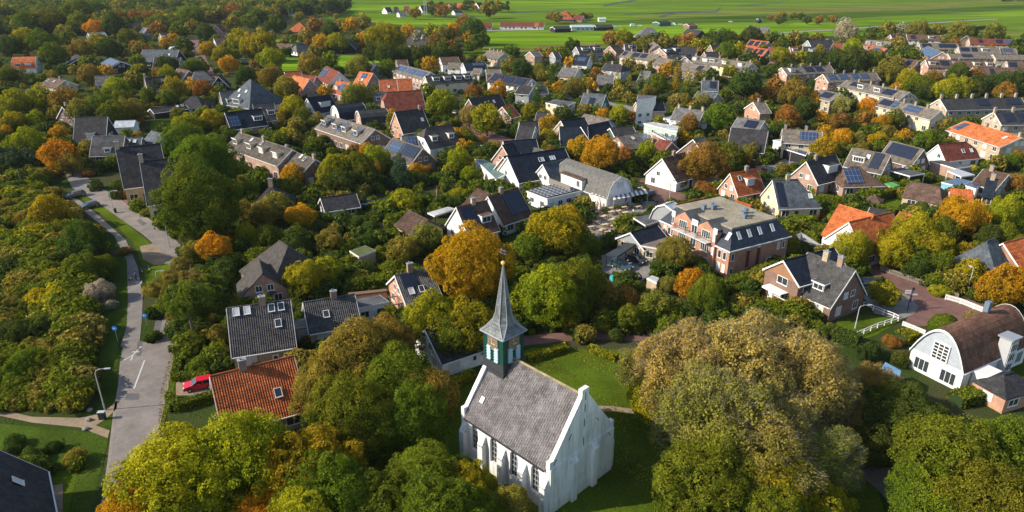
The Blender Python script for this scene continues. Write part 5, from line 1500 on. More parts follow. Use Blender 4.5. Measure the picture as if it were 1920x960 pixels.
MB().box((-4.4, -4.9, 2.9), (3.4, 2.2, .25)).box((-4.4, -4.9, 1.3), (3.2, 2.0, 2.9)).build('side_annex', M_WHITE, br_)
MB().box((2.5, .4, 8.9), (.8, .7, 1.6)).build('chimney', mat('blue_grey_metal', (.13, .17, .22), .5), br_)
house(U(1882, 703, 4.2), U(1900, 698, 4.2), 2.4, 4.6, 'dark', 'rosy', 'hA:2 hB:3 nb', 'small hipped brick outbuilding beside the barrel-roofed house', 'outbuilding', 'outbuilding')

# ---------------------------------------------------------------- restaurant
A_ = U(1064.5, 298, 7.6); B_ = U(1163.6, 331, 7.6)
rs_ = house(A_, B_, 3.0, 8.4, 'shingle', 'white', 'gam nw', 'white restaurant with weathered grey gambrel roof', 'restaurant', 'restaurant')
rl_ = math.hypot(B_.x - A_.x, B_.y - A_.y) / 2
put_window(rs_, rl_, 0, 4.9, 2.4, 1.5, math.pi / 2, 3)
mb = MB().box((-2.6, -3.7, 3.9), (8.2, 2.2, 3.0)).box((-2.6, -3.8, 5.5), (8.6, 2.7, .2), mi=1)
o = mb.build('dormer', [M_WHITE, roofm('brown')], rs_)
for k in range(5):
    put_window(o, -5.9 + k * 1.5, -4.8, 3.3, 1.2, 1.7, 0, 2, blind=(k != 4))
MB().box((-2.6, -8.6, 3.9), (8.6, .12, 1.5)).build('roof_terrace_fence', M_WOODF, rs_)
MB().box((-2.6, -7.1, 1.6), (8.6, 3.1, 3.1)).build('side_wing', M_WHITE, rs_)
house(U(1018.4, 307.6, 7.2), U(1066, 297, 7.2), 3, 8, 'slate', 'white', '', 'white cottage with moss-grey roof joined to the restaurant')
flat([(986.6, 358), (1026, 373), (1092, 357), (1050, 342)], 3.3, M_FLAT, 'white', 'white flat hall covered by solar panels', 'flat_hall', 'hall',
     solar=[(u, v) for u in np.linspace(.12, .88, 6) for v in np.linspace(.12, .88, 7)])
M_STRIPE = mat('awning_dark', (.20, .15, .15), .8)
def awning(pts, z, n, nick):
    W = [U(x, y, z) for x, y in pts]
    c = sum(W, Vector()) / 4
    rt = empty('awning', (c.x, c.y, 0)); tag(rt, nick, 'awning')
    THINGS.append([rt, nick, c.x, c.y, z, 4, False])
    a, b_, c2, d = [w - Vector((c.x, c.y, 0)) for w in W]
    for k in range(n):
        t0, t1 = k / n, (k + 1) / n
        m_ = MB().slab([a.lerp(b_, t0), a.lerp(b_, t1), d.lerp(c2, t1), d.lerp(c2, t0)], (0, 0, .08))
        m_.build('awning_strip', M_STRIPE if k % 2 else M_WHITE, rt)
    for q in (a, b_, a.lerp(b_, .5)):
        MB().box((q.x * .98, q.y * .98, z / 2 - .1), (.14, .14, z - .15)).build('post', M_METAL, rt)
awning([(1150, 375), (1215, 362), (1206, 349), (1148, 362)], 3.0, 15, 'striped dark and white terrace awning on posts')
awning([(1108, 362), (1140, 372), (1148, 362), (1122, 354)], 3.0, 9, 'smaller striped awning left of the restaurant gable')
# ---------------------------------------------------------------- foliage meshes
def leaf_cloud(blobs, n, s, seed, inner=.12, twigs=0):
    """blobs (k,4): centres and radii in unit crown space; returns quads, lv, tip"""
    r = np.random.RandomState(seed)
    B = np.array(blobs)
    w = B[:, 3] ** 2; w /= w.sum()
    M = int(n * 1.9)
    bi = r.choice(len(B), M, p=w)
    d = r.normal(size=(M, 3)); d /= np.linalg.norm(d, axis=1)[:, None]
    # bumpy: quantise directions to clumps
    nc = 26
    cd = r.normal(size=(len(B), nc, 3)); cd /= np.linalg.norm(cd, axis=2)[:, :, None]
    ci = r.randint(0, nc, M)
    cdir = cd[bi, ci]
    dd = cdir + d * .42
    dd /= np.linalg.norm(dd, axis=1)[:, None]
    hgt = 1.0 + .10 * (np.sum(dd * cdir, axis=1) - .8) * 5
    cs = r.uniform(.86, 1.24, (len(B), nc))
    rad = B[bi, 3] * hgt * cs[bi, ci] * r.uniform(.9, 1.04, M)
    p = B[bi, :3] + dd * rad[:, None]
    # drop what lies inside another blob
    keep = np.ones(M, bool)
    for k in range(len(B)):
        q = np.linalg.norm(p - B[k, :3], axis=1) < B[k, 3] * .82
        keep &= ~(q & (bi != k))
    keep |= r.uniform(size=M) < inner
    p = p[keep][:n]; nd = dd[keep][:n]
    N = len(p)
    nd = nd + r.normal(size=(N, 3)) * .55 + np.array([0, 0, .25])
    nd /= np.linalg.norm(nd, axis=1)[:, None]
    a = np.cross(nd, r.normal(size=(N, 3))); a /= np.linalg.norm(a, axis=1)[:, None]
    b = np.cross(nd, a)
    sz = s * r.uniform(.6, 1.35, N)[:, None]
    q = np.stack([p - a * sz * .62, p - b * sz * .9, p + a * sz * .62, p + b * sz], axis=1)
    lv = r.uniform(size=N)
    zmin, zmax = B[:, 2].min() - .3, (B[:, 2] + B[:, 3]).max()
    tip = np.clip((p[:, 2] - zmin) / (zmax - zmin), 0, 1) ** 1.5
    mi = np.zeros(N, int)
    if twigs:
        ti = r.choice(N, twigs)
        base = p[ti] * .90
        dr = nd[ti] * .5 + p[ti] / (np.linalg.norm(p[ti], axis=1)[:, None] + 1e-6) * .8 + r.normal(size=(twigs, 3)) * .3
        dr /= np.linalg.norm(dr, axis=1)[:, None]
        sd = np.cross(dr, r.normal(size=(twigs, 3))); sd /= np.linalg.norm(sd, axis=1)[:, None]
        ln = r.uniform(.10, .2, twigs)[:, None]; wd = s * .10
        tq = np.stack([base - sd * wd, base + sd * wd, base + dr * ln + sd * wd * .3, base + dr * ln - sd * wd * .3], axis=1)
        q = np.concatenate([q, tq]); lv = np.concatenate([lv, r.uniform(size=twigs)]); tip = np.concatenate([tip, np.ones(twigs)])
        mi = np.concatenate([mi, np.ones(twigs, int)])
    return q, lv, tip, mi

def quads_to_mesh(name, q, lv, tip, mi, mats):
    me = bpy.data.meshes.new(name)
    N = len(q)
    me.vertices.add(N * 4); me.loops.add(N * 4); me.polygons.add(N)
    me.vertices.foreach_set("co", q.reshape(-1).astype(np.float32))
    me.loops.foreach_set("vertex_index", np.arange(N * 4, dtype=np.int32))
    me.polygons.foreach_set("loop_start", np.arange(0, N * 4, 4, dtype=np.int32))
    me.polygons.foreach_set("material_index", mi.astype(np.int32))
    for m in mats: me.materials.append(m)
    for nm, arr in (("lv", lv), ("tip", tip)):
        at = me.attributes.new(nm, 'FLOAT', 'FACE')
        at.data.foreach_set("value", arr.astype(np.float32))
    me.update(calc_edges=True)
    return me

def blobs_round(seed, k=26, br=(.26, .40), flat_=.85, low=-.35):
    r = random.Random(seed)
    out = [(0, 0, 0, .62), (0, 0, .12, .60)]
    lop = [(r.uniform(0, 6.28), r.uniform(.10, .27)) for _ in range(3)]
    i = 0
    while len(out) < k + 2:
        # golden spiral with jitter keeps the crown closed but uneven
        z = 1 - (1 - low) * ((i + .5) / k); i += 1
        an = i * 2.399963 + r.uniform(-.35, .35)
        rr = math.sqrt(max(0, 1 - z * z))
        amp = 1 + sum(m * math.sin(an * (j + 1) + ph) for j, (ph, m) in enumerate(lop)) * .6
        b = r.uniform(*br)
        R = r.uniform(.52, .86) * amp
        out.append((rr * math.cos(an) * R, rr * math.sin(an) * R, z * R * flat_, b))
    return out
def blobs_column(seed, k=16, asp=2.6):
    r = random.Random(seed)
    out = []
    for i in range(k):
        z = -asp + 2 * asp * (i + .5) / k
        rad = .62 * math.sqrt(max(.06, 1 - (z / asp) ** 2 * .9)) * (1.05 if z < 0 else .9)
        for j in range(2):
            an = r.uniform(0, 6.28)
            out.append((math.cos(an) * rad * .45, math.sin(an) * rad * .45, z, rad * r.uniform(.75, 1.05)))
    return out
def blobs_pine(seed, k=15):
    r = random.Random(seed)
    out = []
    for i in range(k):
        an = i * 2.4 + r.uniform(-.4, .4); rr = r.uniform(.15, .85)
        out.append((math.cos(an) * rr, math.sin(an) * rr, r.uniform(-.3, .55) * (1.15 - rr), r.uniform(.17, .30)))
    return out
def blobs_cone(seed, k=18):
    r = random.Random(seed)
    out = []
    for i in range(k):
        t = (i + .5) / k
        rad = .85 * (1 - t) + .08
        for j in range(3):
            an = j * 2.1 + i + r.uniform(-.4, .4)
            out.append((math.cos(an) * rad * .6, math.sin(an) * rad * .6, -1 + 2.6 * t, rad * .5 + .06))
    return out

M_BARK = mat('tree_bark', (.12, .095, .07), .95, 'bark')
M_TWIG = mat('bare_twig', (.36, .30, .21), .9, 'bark')
M_TWIG2 = mat('brown_twig', (.22, .16, .10), .9, 'bark')
CR = {}
def crown_mesh(family, lod, var):
    k = (family, lod, var)
    if k in CR: return CR[k]
    n, s, nb = {'xl': (64000, .0185, 70), 'l': (30000, .027, 48), 'm': (9500, .046, 32), 's': (2400, .088, 20), 'n': (1300, .105, 14), 'xs': (620, .16, 11)}[lod]
    seed = hash((len(family), ord(family[0]), lod == 'xl', var)) % 1000 + var * 31 + ord(family[-1])
    br = {'xl': (.15, .27), 'l': (.18, .30), 'm': (.22, .34), 's': (.28, .40), 'n': (.30, .42), 'xs': (.34, .46)}[lod]
    tw = 0
    if family == 'round': b = blobs_round(seed, nb, br)
    elif family == 'twiggy': b = blobs_round(seed, nb, (br[0] * .9, br[1]), .9); tw = int(n * (.22 if lod == 'xl' else .4))
    elif family == 'bush': b = blobs_round(seed, max(8, nb // 2), (br[0] * 1.1, br[1] * 1.15), .7, -.1)
    elif family == 'column': b = blobs_column(seed); n = int(n * .9)
    elif family == 'cone': b = blobs_cone(seed)
    elif family == 'pine': b = blobs_pine(seed, 30 if lod in ('xl', 'l') else 15); tw = int(n * .1)
    q, lv, tip, mi = leaf_cloud(b, n, s, seed + 5, .16 if family != 'twiggy' else .3, tw)
    me = quads_to_mesh('crown', q, lv, tip, mi, [LEAF, M_TWIG if family == 'twiggy' else M_TWIG2])
    CR[k] = (me, (q, lv, tip, mi))
    return CR[k]

TK = {}
def trunk_mesh(kind, var):
    """unit: crown centre at z=0 of unit radius, trunk foot at z=-H; scaled with crown; H in crown radii"""
    k = (kind, var)
    if k in TK: return TK[k]
    r = random.Random(50 + var)
    m = MB()
    H = {'round': 1.55, 'twiggy': 1.55, 'bush': .55, 'column': 3.0, 'cone': 1.5, 'pine': 2.0}[kind]
    top = .2
    pts = [(0, 0, -H), (r.uniform(-.03, .03), r.uniform(-.03, .03), -H * .6), (r.uniform(-.05, .05), r.uniform(-.05, .05), -.35), (0, 0, top)]
    if kind == 'bush':
        for j in range(5):
            an = j * 1.256 + r.uniform(-.3, .3)
            m.tube([(0, 0, -H), (math.cos(an) * .2, math.sin(an) * .2, -.2), (math.cos(an) * .5, math.sin(an) * .5, .25)], [.05, .035, .015], 5)
    else:
        m.tube(pts, [.085, .065, .055, .02], 7)
        if kind not in ('column', 'cone'):
            for j in range(6):
                an = j * 1.047 + r.uniform(-.3, .3)
                z0 = r.uniform(-.75, -.15)
                e = (math.cos(an) * .62, math.sin(an) * .62, z0 + r.uniform(.35, .75))
                m.tube([(0, 0, z0), (e[0] * .45, e[1] * .45, z0 + (e[2] - z0) * .35), e], [.045, .03, .012], 5)
    me = m.mesh('trunk', M_BARK, True)
    TK[k] = (me, H)
    return TK[k]

PAL = {  # leaf_a, leaf_b, look
 'g': ((.060, .108, .010), (.175, .198, .016), 'green'),
 'y': ((.120, .160, .010), (.390, .340, .015), 'yellow-green'),
 'o': ((.290, .200, .012), (.600, .310, .014), 'golden'),
 'q': ((.380, .200, .010), (.560, .250, .012), 'golden-orange'),
 'r': ((.170, .120, .022), (.380, .180, .032), 'russet'),
 'd': ((.034, .072, .014), (.095, .130, .020), 'dark green'),
 'b': ((.120, .125, .018), (.310, .245, .038), 'olive-brown'),
 't': ((.180, .165, .026), (.390, .320, .075), 'thin beige'),
 's': ((.220, .220, .130), (.440, .410, .270), 'silvery'),
 'p': ((.035, .072, .035), (.095, .135, .060), 'blue-green'),
 'c': ((.040, .080, .014), (.110, .150, .022), 'deep green'),
 'k': ((.110, .140, .012), (.370, .310, .015), 'gold-green'),
}
FAM = {'g': 'round', 'y': 'round', 'o': 'round', 'q': 'round', 'r': 'round', 'd': 'round', 'b': 'round', 't': 'twiggy', 's': 'round', 'p': 'pine', 'c': 'column', 'k': 'column', 'B': 'twiggy'}
NTREE = [0]
SMALL = []
RMIN = 0
TREES = []   # X,Y,r
def tree(x, y, r, kind, fam=None, bush=False, twig=False, asp=1.0):
    """crown centre and half width in full-size photo px"""
    pal = kind.lower()
    fam = fam or ('bush' if bush else ('twiggy' if twig else FAM[kind.lower()]))
    H = {'round': 1.55, 'twiggy': 1.55, 'bush': .55, 'column': 3.0, 'cone': 1.5, 'pine': 2.0}[fam]
    R = 4.0
    hk = lambda R: .9 if fam in ('column', 'cone', 'bush', 'pine') else .80
    for _ in range(12):
        z = R * H * hk(R)
        p = U(x, y, z)
        dep = p.y * CP + (CAMH - z) * SP
        R = .5 * R + .5 * (r * dep / FOC)
    z = R * H * hk(R)
    p = U(x, y, z)
    px = r
    lod = 'xl' if px > 62 else 'l' if px > 34 else 'm' if px > 17 else 's' if px > 9 else 'xs'
    NTREE[0] += 1
    var = NTREE[0] % (3 if lod in ('xl', 'l', 'm') else 4)
    if R > 11: asp = .78
    cm, _ = crown_mesh(fam, lod, var)
    tm, H0 = trunk_mesh(fam, var)
    name = {'bush': 'bush', 'column': 'columnar_tree', 'cone': 'conifer_tree', 'pine': 'pine_tree'}.get(fam, 'broadleaf_tree')
    rz = rnd.uniform(0, 6.28)
    a, b_, look = PAL[pal]
    if fam in ('round', 'twiggy') and r < RMIN:
        SMALL.append((p.x, p.y, z - .28 * R, R, pal, lod))
        return None
    ja = rnd.uniform(.85, 1.18); jb = rnd.uniform(.88, 1.12)
    rt = empty(name, (p.x, p.y, 0), rz)
    rt["leaf_hint"] = 0
    if fam in ('round', 'twiggy', 'bush'): z -= (.28 if fam != 'bush' else .18) * R * asp
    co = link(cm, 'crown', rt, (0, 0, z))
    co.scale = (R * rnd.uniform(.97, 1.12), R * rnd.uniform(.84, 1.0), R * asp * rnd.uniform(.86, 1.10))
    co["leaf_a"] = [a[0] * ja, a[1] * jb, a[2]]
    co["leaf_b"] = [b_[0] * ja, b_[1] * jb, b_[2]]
    to = link(tm, 'trunk' if fam != 'bush' else 'stem', rt, (0, 0, z))
    to.scale = (R * .8, R * .8, (z + .15) / H0)
    del rt["leaf_hint"]
    cat = 'bush' if fam == 'bush' else 'tree'
    rt["category"] = cat
    THINGS.append([rt, look, p.x, p.y, z, R, 'bush' if fam == 'bush' else {'column': 'columnar tree', 'cone': 'conifer', 'pine': 'pine'}.get(fam, 'bare-twigged tree' if twig or pal == 't' else 'tree')])
    TREES.append((p.x, p.y, R))
    return rt

TD = {
(0, 0): "d60,110,90 g200,150,90 g370,130,100 g560,70,110 d720,60,80 b880,50,60 g620,150,90 o712,190,72 d840,165,90 r900,130,66 r1010,128,66 r1120,128,66 r1220,135,55 g1420,100,100 r1750,75,62 b1650,95,50 g1550,90,50 y180,280,105 g330,290,105 d60,320,90 g400,390,100 b480,230,60 g500,275,60 y740,310,80 d830,350,80 b600,360,78 g950,260,68 r1015,335,44 b915,385,45 r1180,212,58 r1245,190,40 o1240,315,44 o1300,275,36 g1330,222,55 b1430,195,50 d1540,225,66 b1740,165,60 g1880,150,60 o1560,355,68 y1645,400,66 o1712,470,66 y1800,290,90 y1880,340,90 d1840,540,70 D480,520,60 g40,545,70 o790,530,55 b670,545,80 b565,520,40 g1030,450,52 y1035,510,42 d1260,470,78 g1440,480,66 g1520,495,48 y1240,550,72 b990,590,60 y110,745,118 y300,725,100 b480,730,108 y870,640,92 g760,765,100 g900,730,80 b600,810,100 g820,825,108 b960,810,90 d650,860,85 y270,885,76 y100,890,80 g60,840,70 g1120,700,66 y1300,640,84 r1520,650,76 o1440,640,56 y1590,700,40 g1250,725,60 B1330,850,58 y1400,915,100 y1580,890,92 c1775,880,28 d1490,475,52 d1380,330,60 g660,460,60 b130,560,50 d1170,640,45",
(1, 0): "y60,320,110 y110,420,100 d170,170,60 d110,195,70 r440,180,60 d560,215,66 b390,270,60 o490,310,66 y600,300,76 b640,180,50 o710,180,58 b800,160,60 o800,290,56 y970,255,140 d870,385,72 d970,400,80 d1100,390,80 d1240,390,80 d1370,390,80 d1480,390,70 o1140,230,54 s1230,285,56 y1330,235,60 r1350,290,66 b1420,240,78 o1480,215,70 r1550,165,58 d1620,210,96 o1590,280,50 g1610,335,48 d1690,290,60 b390,470,92 g552,440,60 b760,485,90 g990,500,70 d1075,545,50 o1300,465,58 b110,560,88 b230,640,88 o510,680,50 b750,690,108 d1240,590,38 g1290,670,58 b1620,610,50 r1630,690,68 o1820,670,78 c1900,730,30 y1390,745,118 y1190,765,60 g1075,790,42;cone y270,780,100 k185,880,36 g350,850,66 b450,890,48 b310,925,58 G890,945,76 k1000,910,30 t1600,850,86 y1730,870,120 c1895,890,36 b1890,480,58 b1700,450,48 D1700,600,48 y820,520,38 r1195,90,40 d1330,70,40 r1400,70,48 d1600,20,30 b1750,60,58 b1820,40,40 d310,50,60 d380,60,50 g90,40,60 b200,30,50 d560,20,80 d670,30,40 d20,110,60 G1160,455,40 D600,640,50 G500,600,50",
(2, 0): "b340,125,40 d20,380,40 d70,500,78 b200,520,66 g370,390,58 o440,465,48 r740,280,58 y850,268,72 r820,340,38 b970,330,66 d1120,280,50 b1160,315,56 b1240,290,38 r1300,310,56 o1340,270,30 y1410,330,58 d1480,280,60 d1600,280,78 d1800,260,88 g1620,370,76 y1690,370,58 b1600,410,48 d1790,430,60 d1890,450,40 b1060,480,42 o1160,520,58 d1210,500,58 b880,470,52 c295,550,32 r630,550,48 k545,640,30 k790,625,34 k875,630,30 c965,610,30 k1240,600,46 k1320,600,32 g1090,620,100 b800,690,58 b470,640,84 o600,630,48 y460,690,36 b1030,680,66 k1600,520,36 y1640,530,46 d1500,560,56 b1420,560,48 d1750,600,125 b1820,480,38 r1900,700,48 c185,730,38 t1230,740,62 b1300,740,66 t1430,740,66 o1350,790,38 g1560,850,120 r1335,910,78 r910,870,48 y800,840,82 b550,820,58 d380,840,74 y130,820,68 d50,800,48 o280,920,86 b880,730,48 y1100,905,40 b1450,670,36 o60,640,48 b700,600,50 g1000,700,45 d450,330,50 b240,560,50 g640,400,40 b1180,650,50",
(3, 0): "s600,225,88 s570,170,48 b900,210,58 s990,215,48 b1130,220,86 b1270,220,48 d1200,235,38 b1440,230,86 d1530,240,48 b1700,235,88 d780,240,48 g880,272,46 d1890,330,60 b210,285,56 d60,290,58 B240,325,36 s450,330,34 y100,400,76 y260,420,58 d380,430,78 d520,430,88 b500,450,58 d630,420,105 y640,350,76 g770,440,86 g820,425,58 b1000,335,56 b950,470,58 b900,520,105 g1090,410,58 g960,420,56 G1390,425,38 G1600,430,38 G1720,465,46 r1240,570,66 d1430,530,78 y1060,580,86 g1140,620,96 d1210,665,76 y1350,650,105 y1470,630,76 d1570,620,86 r1550,560,56 d1760,600,96 r1790,670,86 d1880,570,66 k895,615,22 o710,600,18 r60,620,56 b200,590,38 b200,680,105 o340,740,66 d270,800,95 r150,860,95 r540,890,85 t560,770,76 o760,780,76 r720,880,58 o860,900,66 g960,870,76 R1240,930,46 d40,540,60 k1455,855,22 t1390,820,34 R1610,860,38 d850,590,38 g1850,945,56 r20,700,56 b1330,930,56",
(0, 1): "y180,95,140 o430,175,130 p110,230,115 p20,190,80 b520,250,86 o350,115,58 R660,340,46 D720,430,58 D640,255,58 D870,500,56 D890,430,58 R935,500,38 D1010,390,36 g1360,50,150 g1520,230,265 g1480,500,320 y1860,430,70 y360,600,130 d620,820,175 g470,740,86 b1840,610,86 o1620,870,125 b1450,900,86 y1850,780,86 G60,880,78 Y40,800,58 B200,880,66 G330,890,78 B70,590,86 B170,690,78 D110,460,100 o210,780,38 R1130,580,44 R1260,700,52 B1370,750,56 D750,290,50 G1180,650,40",
(1, 1): "y210,40,56 b300,60,56 D450,125,56 c830,85,30 c1000,55,36 G370,95,30 D560,150,48 y590,290,140 g740,280,135 y890,210,105 b900,290,66 d820,340,105 d640,380,105 o270,330,95 g260,430,86 g40,370,56 p1080,330,88;cone y1510,230,100 o1560,130,56 y1600,330,66 y1450,310,58 g1380,110,56 D1690,340,56 G1890,415,48 r1290,310,40 b150,570,125 b60,630,115 o330,640,105 g80,800,105 d330,830,115 b560,830,105 Y1110,555,130 G1060,690,86 D760,710,86 D860,765,86 D600,690,66 Y755,630,46 D820,865,105 b1290,790,130 b1110,890,110 q1630,960,325 G1440,850,48 Y1530,500,76 O1440,440,46 D1450,560,76 D1310,620,58 d1720,290,46 D200,720,80 D450,740,80 D1000,800,60 G940,640,40",
(2, 1): "y270,60,78 g390,130,36 o500,140,95 o680,160,140 r850,180,66 y1000,170,84 d960,240,72 g1100,340,46 r1430,220,175 r1350,310,72 g1650,180,112 b1790,170,66 d1610,280,66 b1260,400,46 R1450,460,84 y300,740,200 g130,850,130 y430,700,150 o370,800,100 g530,850,115 Y30,430,48 D480,930,110 R855,705,44 G790,810,36 D700,870,58 b1230,910,140 G1200,545,36 o1290,70,56 B1600,480,40 D1860,380,40 D1270,560,30 G940,700,20",
(3, 1): "o450,130,105 o560,60,76 d575,200,40 b700,80,66 o830,80,76 g1200,70,95 d1330,60,58 o1840,170,66 b1720,250,56 g1850,235,66 Y1540,300,32 D1165,560,66 D1040,600,56 Y670,590,56 Y660,490,28 G580,465,32 y640,880,145 y800,820,120 y1100,760,190 o1480,650,160 o1400,560,95 y1780,620,150 y1250,870,140 y1480,920,105 o1610,700,86 r1850,400,86 g1790,780,95 o1860,940,95 G120,640,46 R355,665,30 R410,655,32 D440,590,46 G250,700,76 D350,770,66 o1570,620,95 y950,900,140 g1100,960,110 g1330,740,110 d1650,790,90",
(0, 2): "D380,70,120 g620,60,120 g790,50,86 S730,280,135 S820,370,56 Y300,330,115 B80,370,86 D550,520,86 Y690,510,70 S540,610,56 Y400,170,120 G150,150,96 D120,560,140 D300,540,125 G200,790,140 G450,770,140 B620,880,96 G90,920,76 B700,640,76 g1400,330,210;pine b1270,230,140;pine g1540,230,140;pine b1420,200,150;pine b1340,420,95 Y1180,400,56 b1350,60,86 Y1150,260,70 D1150,590,44 D1700,60,96 G1500,820,100 D1430,700,56 G1680,750,50 Y1735,830,34 B940,-40,50",
(1, 2): "y370,140,150 y510,90,130 R790,80,66 G990,110,86 D1080,80,76 G130,745,40 D182,270,36 D310,385,56 G380,645,52 D560,60,60 D480,250,60",
(2, 2): "y240,245,235 g500,190,215 g480,350,125 y430,430,100 b700,280,120 r860,290,105 g890,430,115 b1080,340,115 o1350,190,120 g1480,260,140 b1180,200,76 D780,590,70",
(3, 2): "R320,380,90 y870,260,105 y1520,100,115 g1300,50,105 d1130,80,90 o1800,190,200 g1720,330,66 D760,720,105 D1000,770,86 R930,640,70 Y1290,260,70 y700,20,60",
(0, 3): "D230,540,84 B560,550,86 D100,430,76 D400,470,66 D60,520,70 G280,560,60",
}
import re
import re
BIG = [  # near crowns, full-size photo px
 (330, 880, 118, 'y', 0), (445, 845, 118, 'y', 0), (555, 870, 100, 'y', 0), (255, 960, 84, 'o', 0), (480, 960, 66, 'o', 0), (620, 905, 92, 'g', 0), (575, 955, 80, 'y', 0),
 (675, 655, 88, 'b', 0), (612, 712, 74, 'b', 0), (742, 700, 84, 'g', 0), (665, 770, 92, 'g', 0), (770, 775, 78, 'g', 0), (720, 640, 66, 'b', 0), (820, 590, 62, 'y', 0),
 (872, 600, 58, 'y', 0), (800, 885, 78, 'g', 0), (872, 898, 60, 'y', 0), (820, 950, 90, 'g', 0), (895, 965, 66, 'g', 0), (965, 955, 54, 'b', 0), (700, 930, 80, 'g', 0),
 (1285, 690, 112, 't', 1), (1395, 668, 128, 't', 1), (1510, 705, 112, 't', 1), (1345, 775, 122, 'b', 1), (1225, 680, 60, 'b', 1), (1455, 770, 100, 't', 1), (1245, 735, 76, 'y', 0), (1430, 810, 118, 'b', 1), (1330, 880, 108, 'g', 0),
 (1440, 890, 92, 'y', 0), (1530, 850, 84, 'b', 1), (1300, 965, 80, 'g', 0), (1440, 965, 88, 'g', 0), (1545, 940, 60, 'y', 0), (1590, 770, 56, 't', 1),
 (1790, 850, 112, 'g', 0), (1880, 850, 95, 'g', 0), (1750, 930, 88, 'g', 0), (1860, 945, 110, 'g', 0), (1690, 765, 78, 'd', 0), (1640, 720, 60, 'b', 1), (1740, 790, 60, 'g', 0), (1650, 830, 52, 'd', 0),
 (850, 622, 50, 'g', 0), (800, 735, 66, 'b', 0)]
for x, y, r, k, tw in BIG:
    tree(x, y, r, k, twig=bool(tw))
_rs = sorted((int(m.group(1)) / 4 * 1.04 for s in TD.values() for m in re.finditer(r'[a-jl-z]-?\d+,-?\d+,(\d+)(?!;)(?=\s|$)', s)), reverse=True)
RMIN = _rs[min(len(_rs) - 1, 298 - len(BIG))] + .01
for t, s in TD.items():
    for tok in s.split():
        fam = None
        if ';' in tok: tok, fam = tok.split(';')
        m_ = re.match(r'([A-Za-z])(-?\d+),(-?\d+),(\d+)', tok)
        k, x, y, r = m_.group(1), int(m_.group(2)), int(m_.group(3)), int(m_.group(4))
        X, Y_ = T(t, x, y)
        bush = k.isupper()
        if k in 'ck': r *= .95
        tree(X, Y_, r / 4 * 1.04, k.lower(), fam=fam, bush=bush, twig=(k == 'B'))
print('trees', NTREE[0])

# ---------------------------------------------------------------- hedges and clipped shrubs
def leafy_shell(pts_n, s, seed, col=None):
    pass
def hedge(px, w, h, pal, nick, z0=0.0, arch=False):
    """clipped hedge along a photo polyline"""
    W = [U(x, y, h * .5) for x, y in px]
    c = sum(W, Vector()) / len(W)
    r = np.random.RandomState(len(THINGS))
    qs = []
    mb = MB()
    dens = 60
    pp, nn = [], []
    for a, b_ in zip(W, W[1:]):
        d = Vector((b_.x - a.x, b_.y - a.y, 0)); L = d.length; d.normalize(); n = Vector((-d.y, d.x, 0))
        mb.box(((a.x + b_.x) / 2 - c.x, (a.y + b_.y) / 2 - c.y, h / 2), (L, w * .86, h * .96), math.atan2(d.y, d.x))
        N = int(L * (2 * h + w) * dens)
        N = min(N, 9000)
        u = r.uniform(-.1, L + .1, N); t = r.uniform(0, 2 * h + w, N)
        for i in range(N):
            if t[i] < h: off, z, nv = -w / 2, t[i], -n
            elif t[i] < h + w: off, z, nv = t[i] - h - w / 2, h, Vector((0, 0, 1))
            else: off, z, nv = w / 2, t[i] - h - w, n
            p = a + d * u[i] + n * off
            pp.append((p.x - c.x, p.y - c.y, z)); nn.append(tuple(nv))
    p = np.array(pp); nd = np.array(nn) + r.normal(size=(len(pp), 3)) * .6
    N = len(p)
    p = p + r.normal(size=p.shape) * .07
    nd /= np.linalg.norm(nd, axis=1)[:, None]
    a = np.cross(nd, r.normal(size=(N, 3))); a /= np.linalg.norm(a, axis=1)[:, None]
    b = np.cross(nd, a); sz = .15
    q = np.stack([p - a * sz, p - b * sz, p + a * sz, p + b * sz], axis=1)
    me = quads_to_mesh('hedge', q, r.uniform(size=N), np.clip(p[:, 2] / h, 0, 1) * .6, np.zeros(N, int), [LEAF])
    o = bpy.data.objects.new('hedge', me); COL.objects.link(o); o.location = (c.x, c.y, 0)
    A_, B_, _ = PAL[pal]
    o["leaf_a"] = list(A_); o["leaf_b"] = list(B_)
    co = mb.build('hedge_body', mat('hedge_inside', (.02, .04, .01), .95), o)
    tag(o, nick, 'hedge')
    THINGS.append([o, nick, c.x, c.y, h, 3, False])
hedge([(333, 650), (334, 690), (328, 706), (388, 708)], .9, 1.2, 'g', 'L-shaped clipped hedge beside the near road')
hedge([(318, 742), (326, 764), (400, 742)], 1.1, 1.2, 'g', 'low hedge in front of the red parked car')
hedge([(1365, 535), (1425, 518), (1450, 500)], 2.0, 2.4, 'g', 'thick tall hedge along the apartment block side')
hedge([(1390, 560), (1408, 553)], 1.6, 1.6, 'd', 'short round-ended hedge left of the brown brick house')
hedge([(845, 722), (885, 702)], 1.2, 1.4, 'y', 'clipped hedge left of the church roof')
hedge([(990, 672), (1060, 652)], 1.2, 1.0, 'y', 'autumn hedge behind the church lawn')
hedge([(1105, 652), (1155, 672)], 1.1, .9, 'y', 'thin autumn hedge right of the church lawn')
hedge([(1535, 372), (1610, 382), (1680, 358)], 1.5, 2.0, 'g', 'long curving garden hedge')
hedge([(1645, 390), (1680, 400)], 1.5, 1.8, 'g', 'bright block hedge below the small shed')
hedge([(1565, 625), (1610, 640)], 2.2, 1.8, 'd', 'dark hedge beside the curved street lamp')
hedge([(1690, 635), (1712, 628)], 2.2, 1.5, 'y', 'yellow-green block hedge behind the rust bush')
hedge([(1792, 750), (1850, 735)], 2.2, 1.6, 'g', 'clipped hedge below the barrel-roofed house')
hedge([(1450, 420), (1530, 425), (1560, 455)], 1.6, 1.5, 'g', 'hedge behind the navy mansard roof')
hedge([(480, 684), (492, 705)], 1.0, 1.2, 'g', 'little hedge right of the red pantile house')
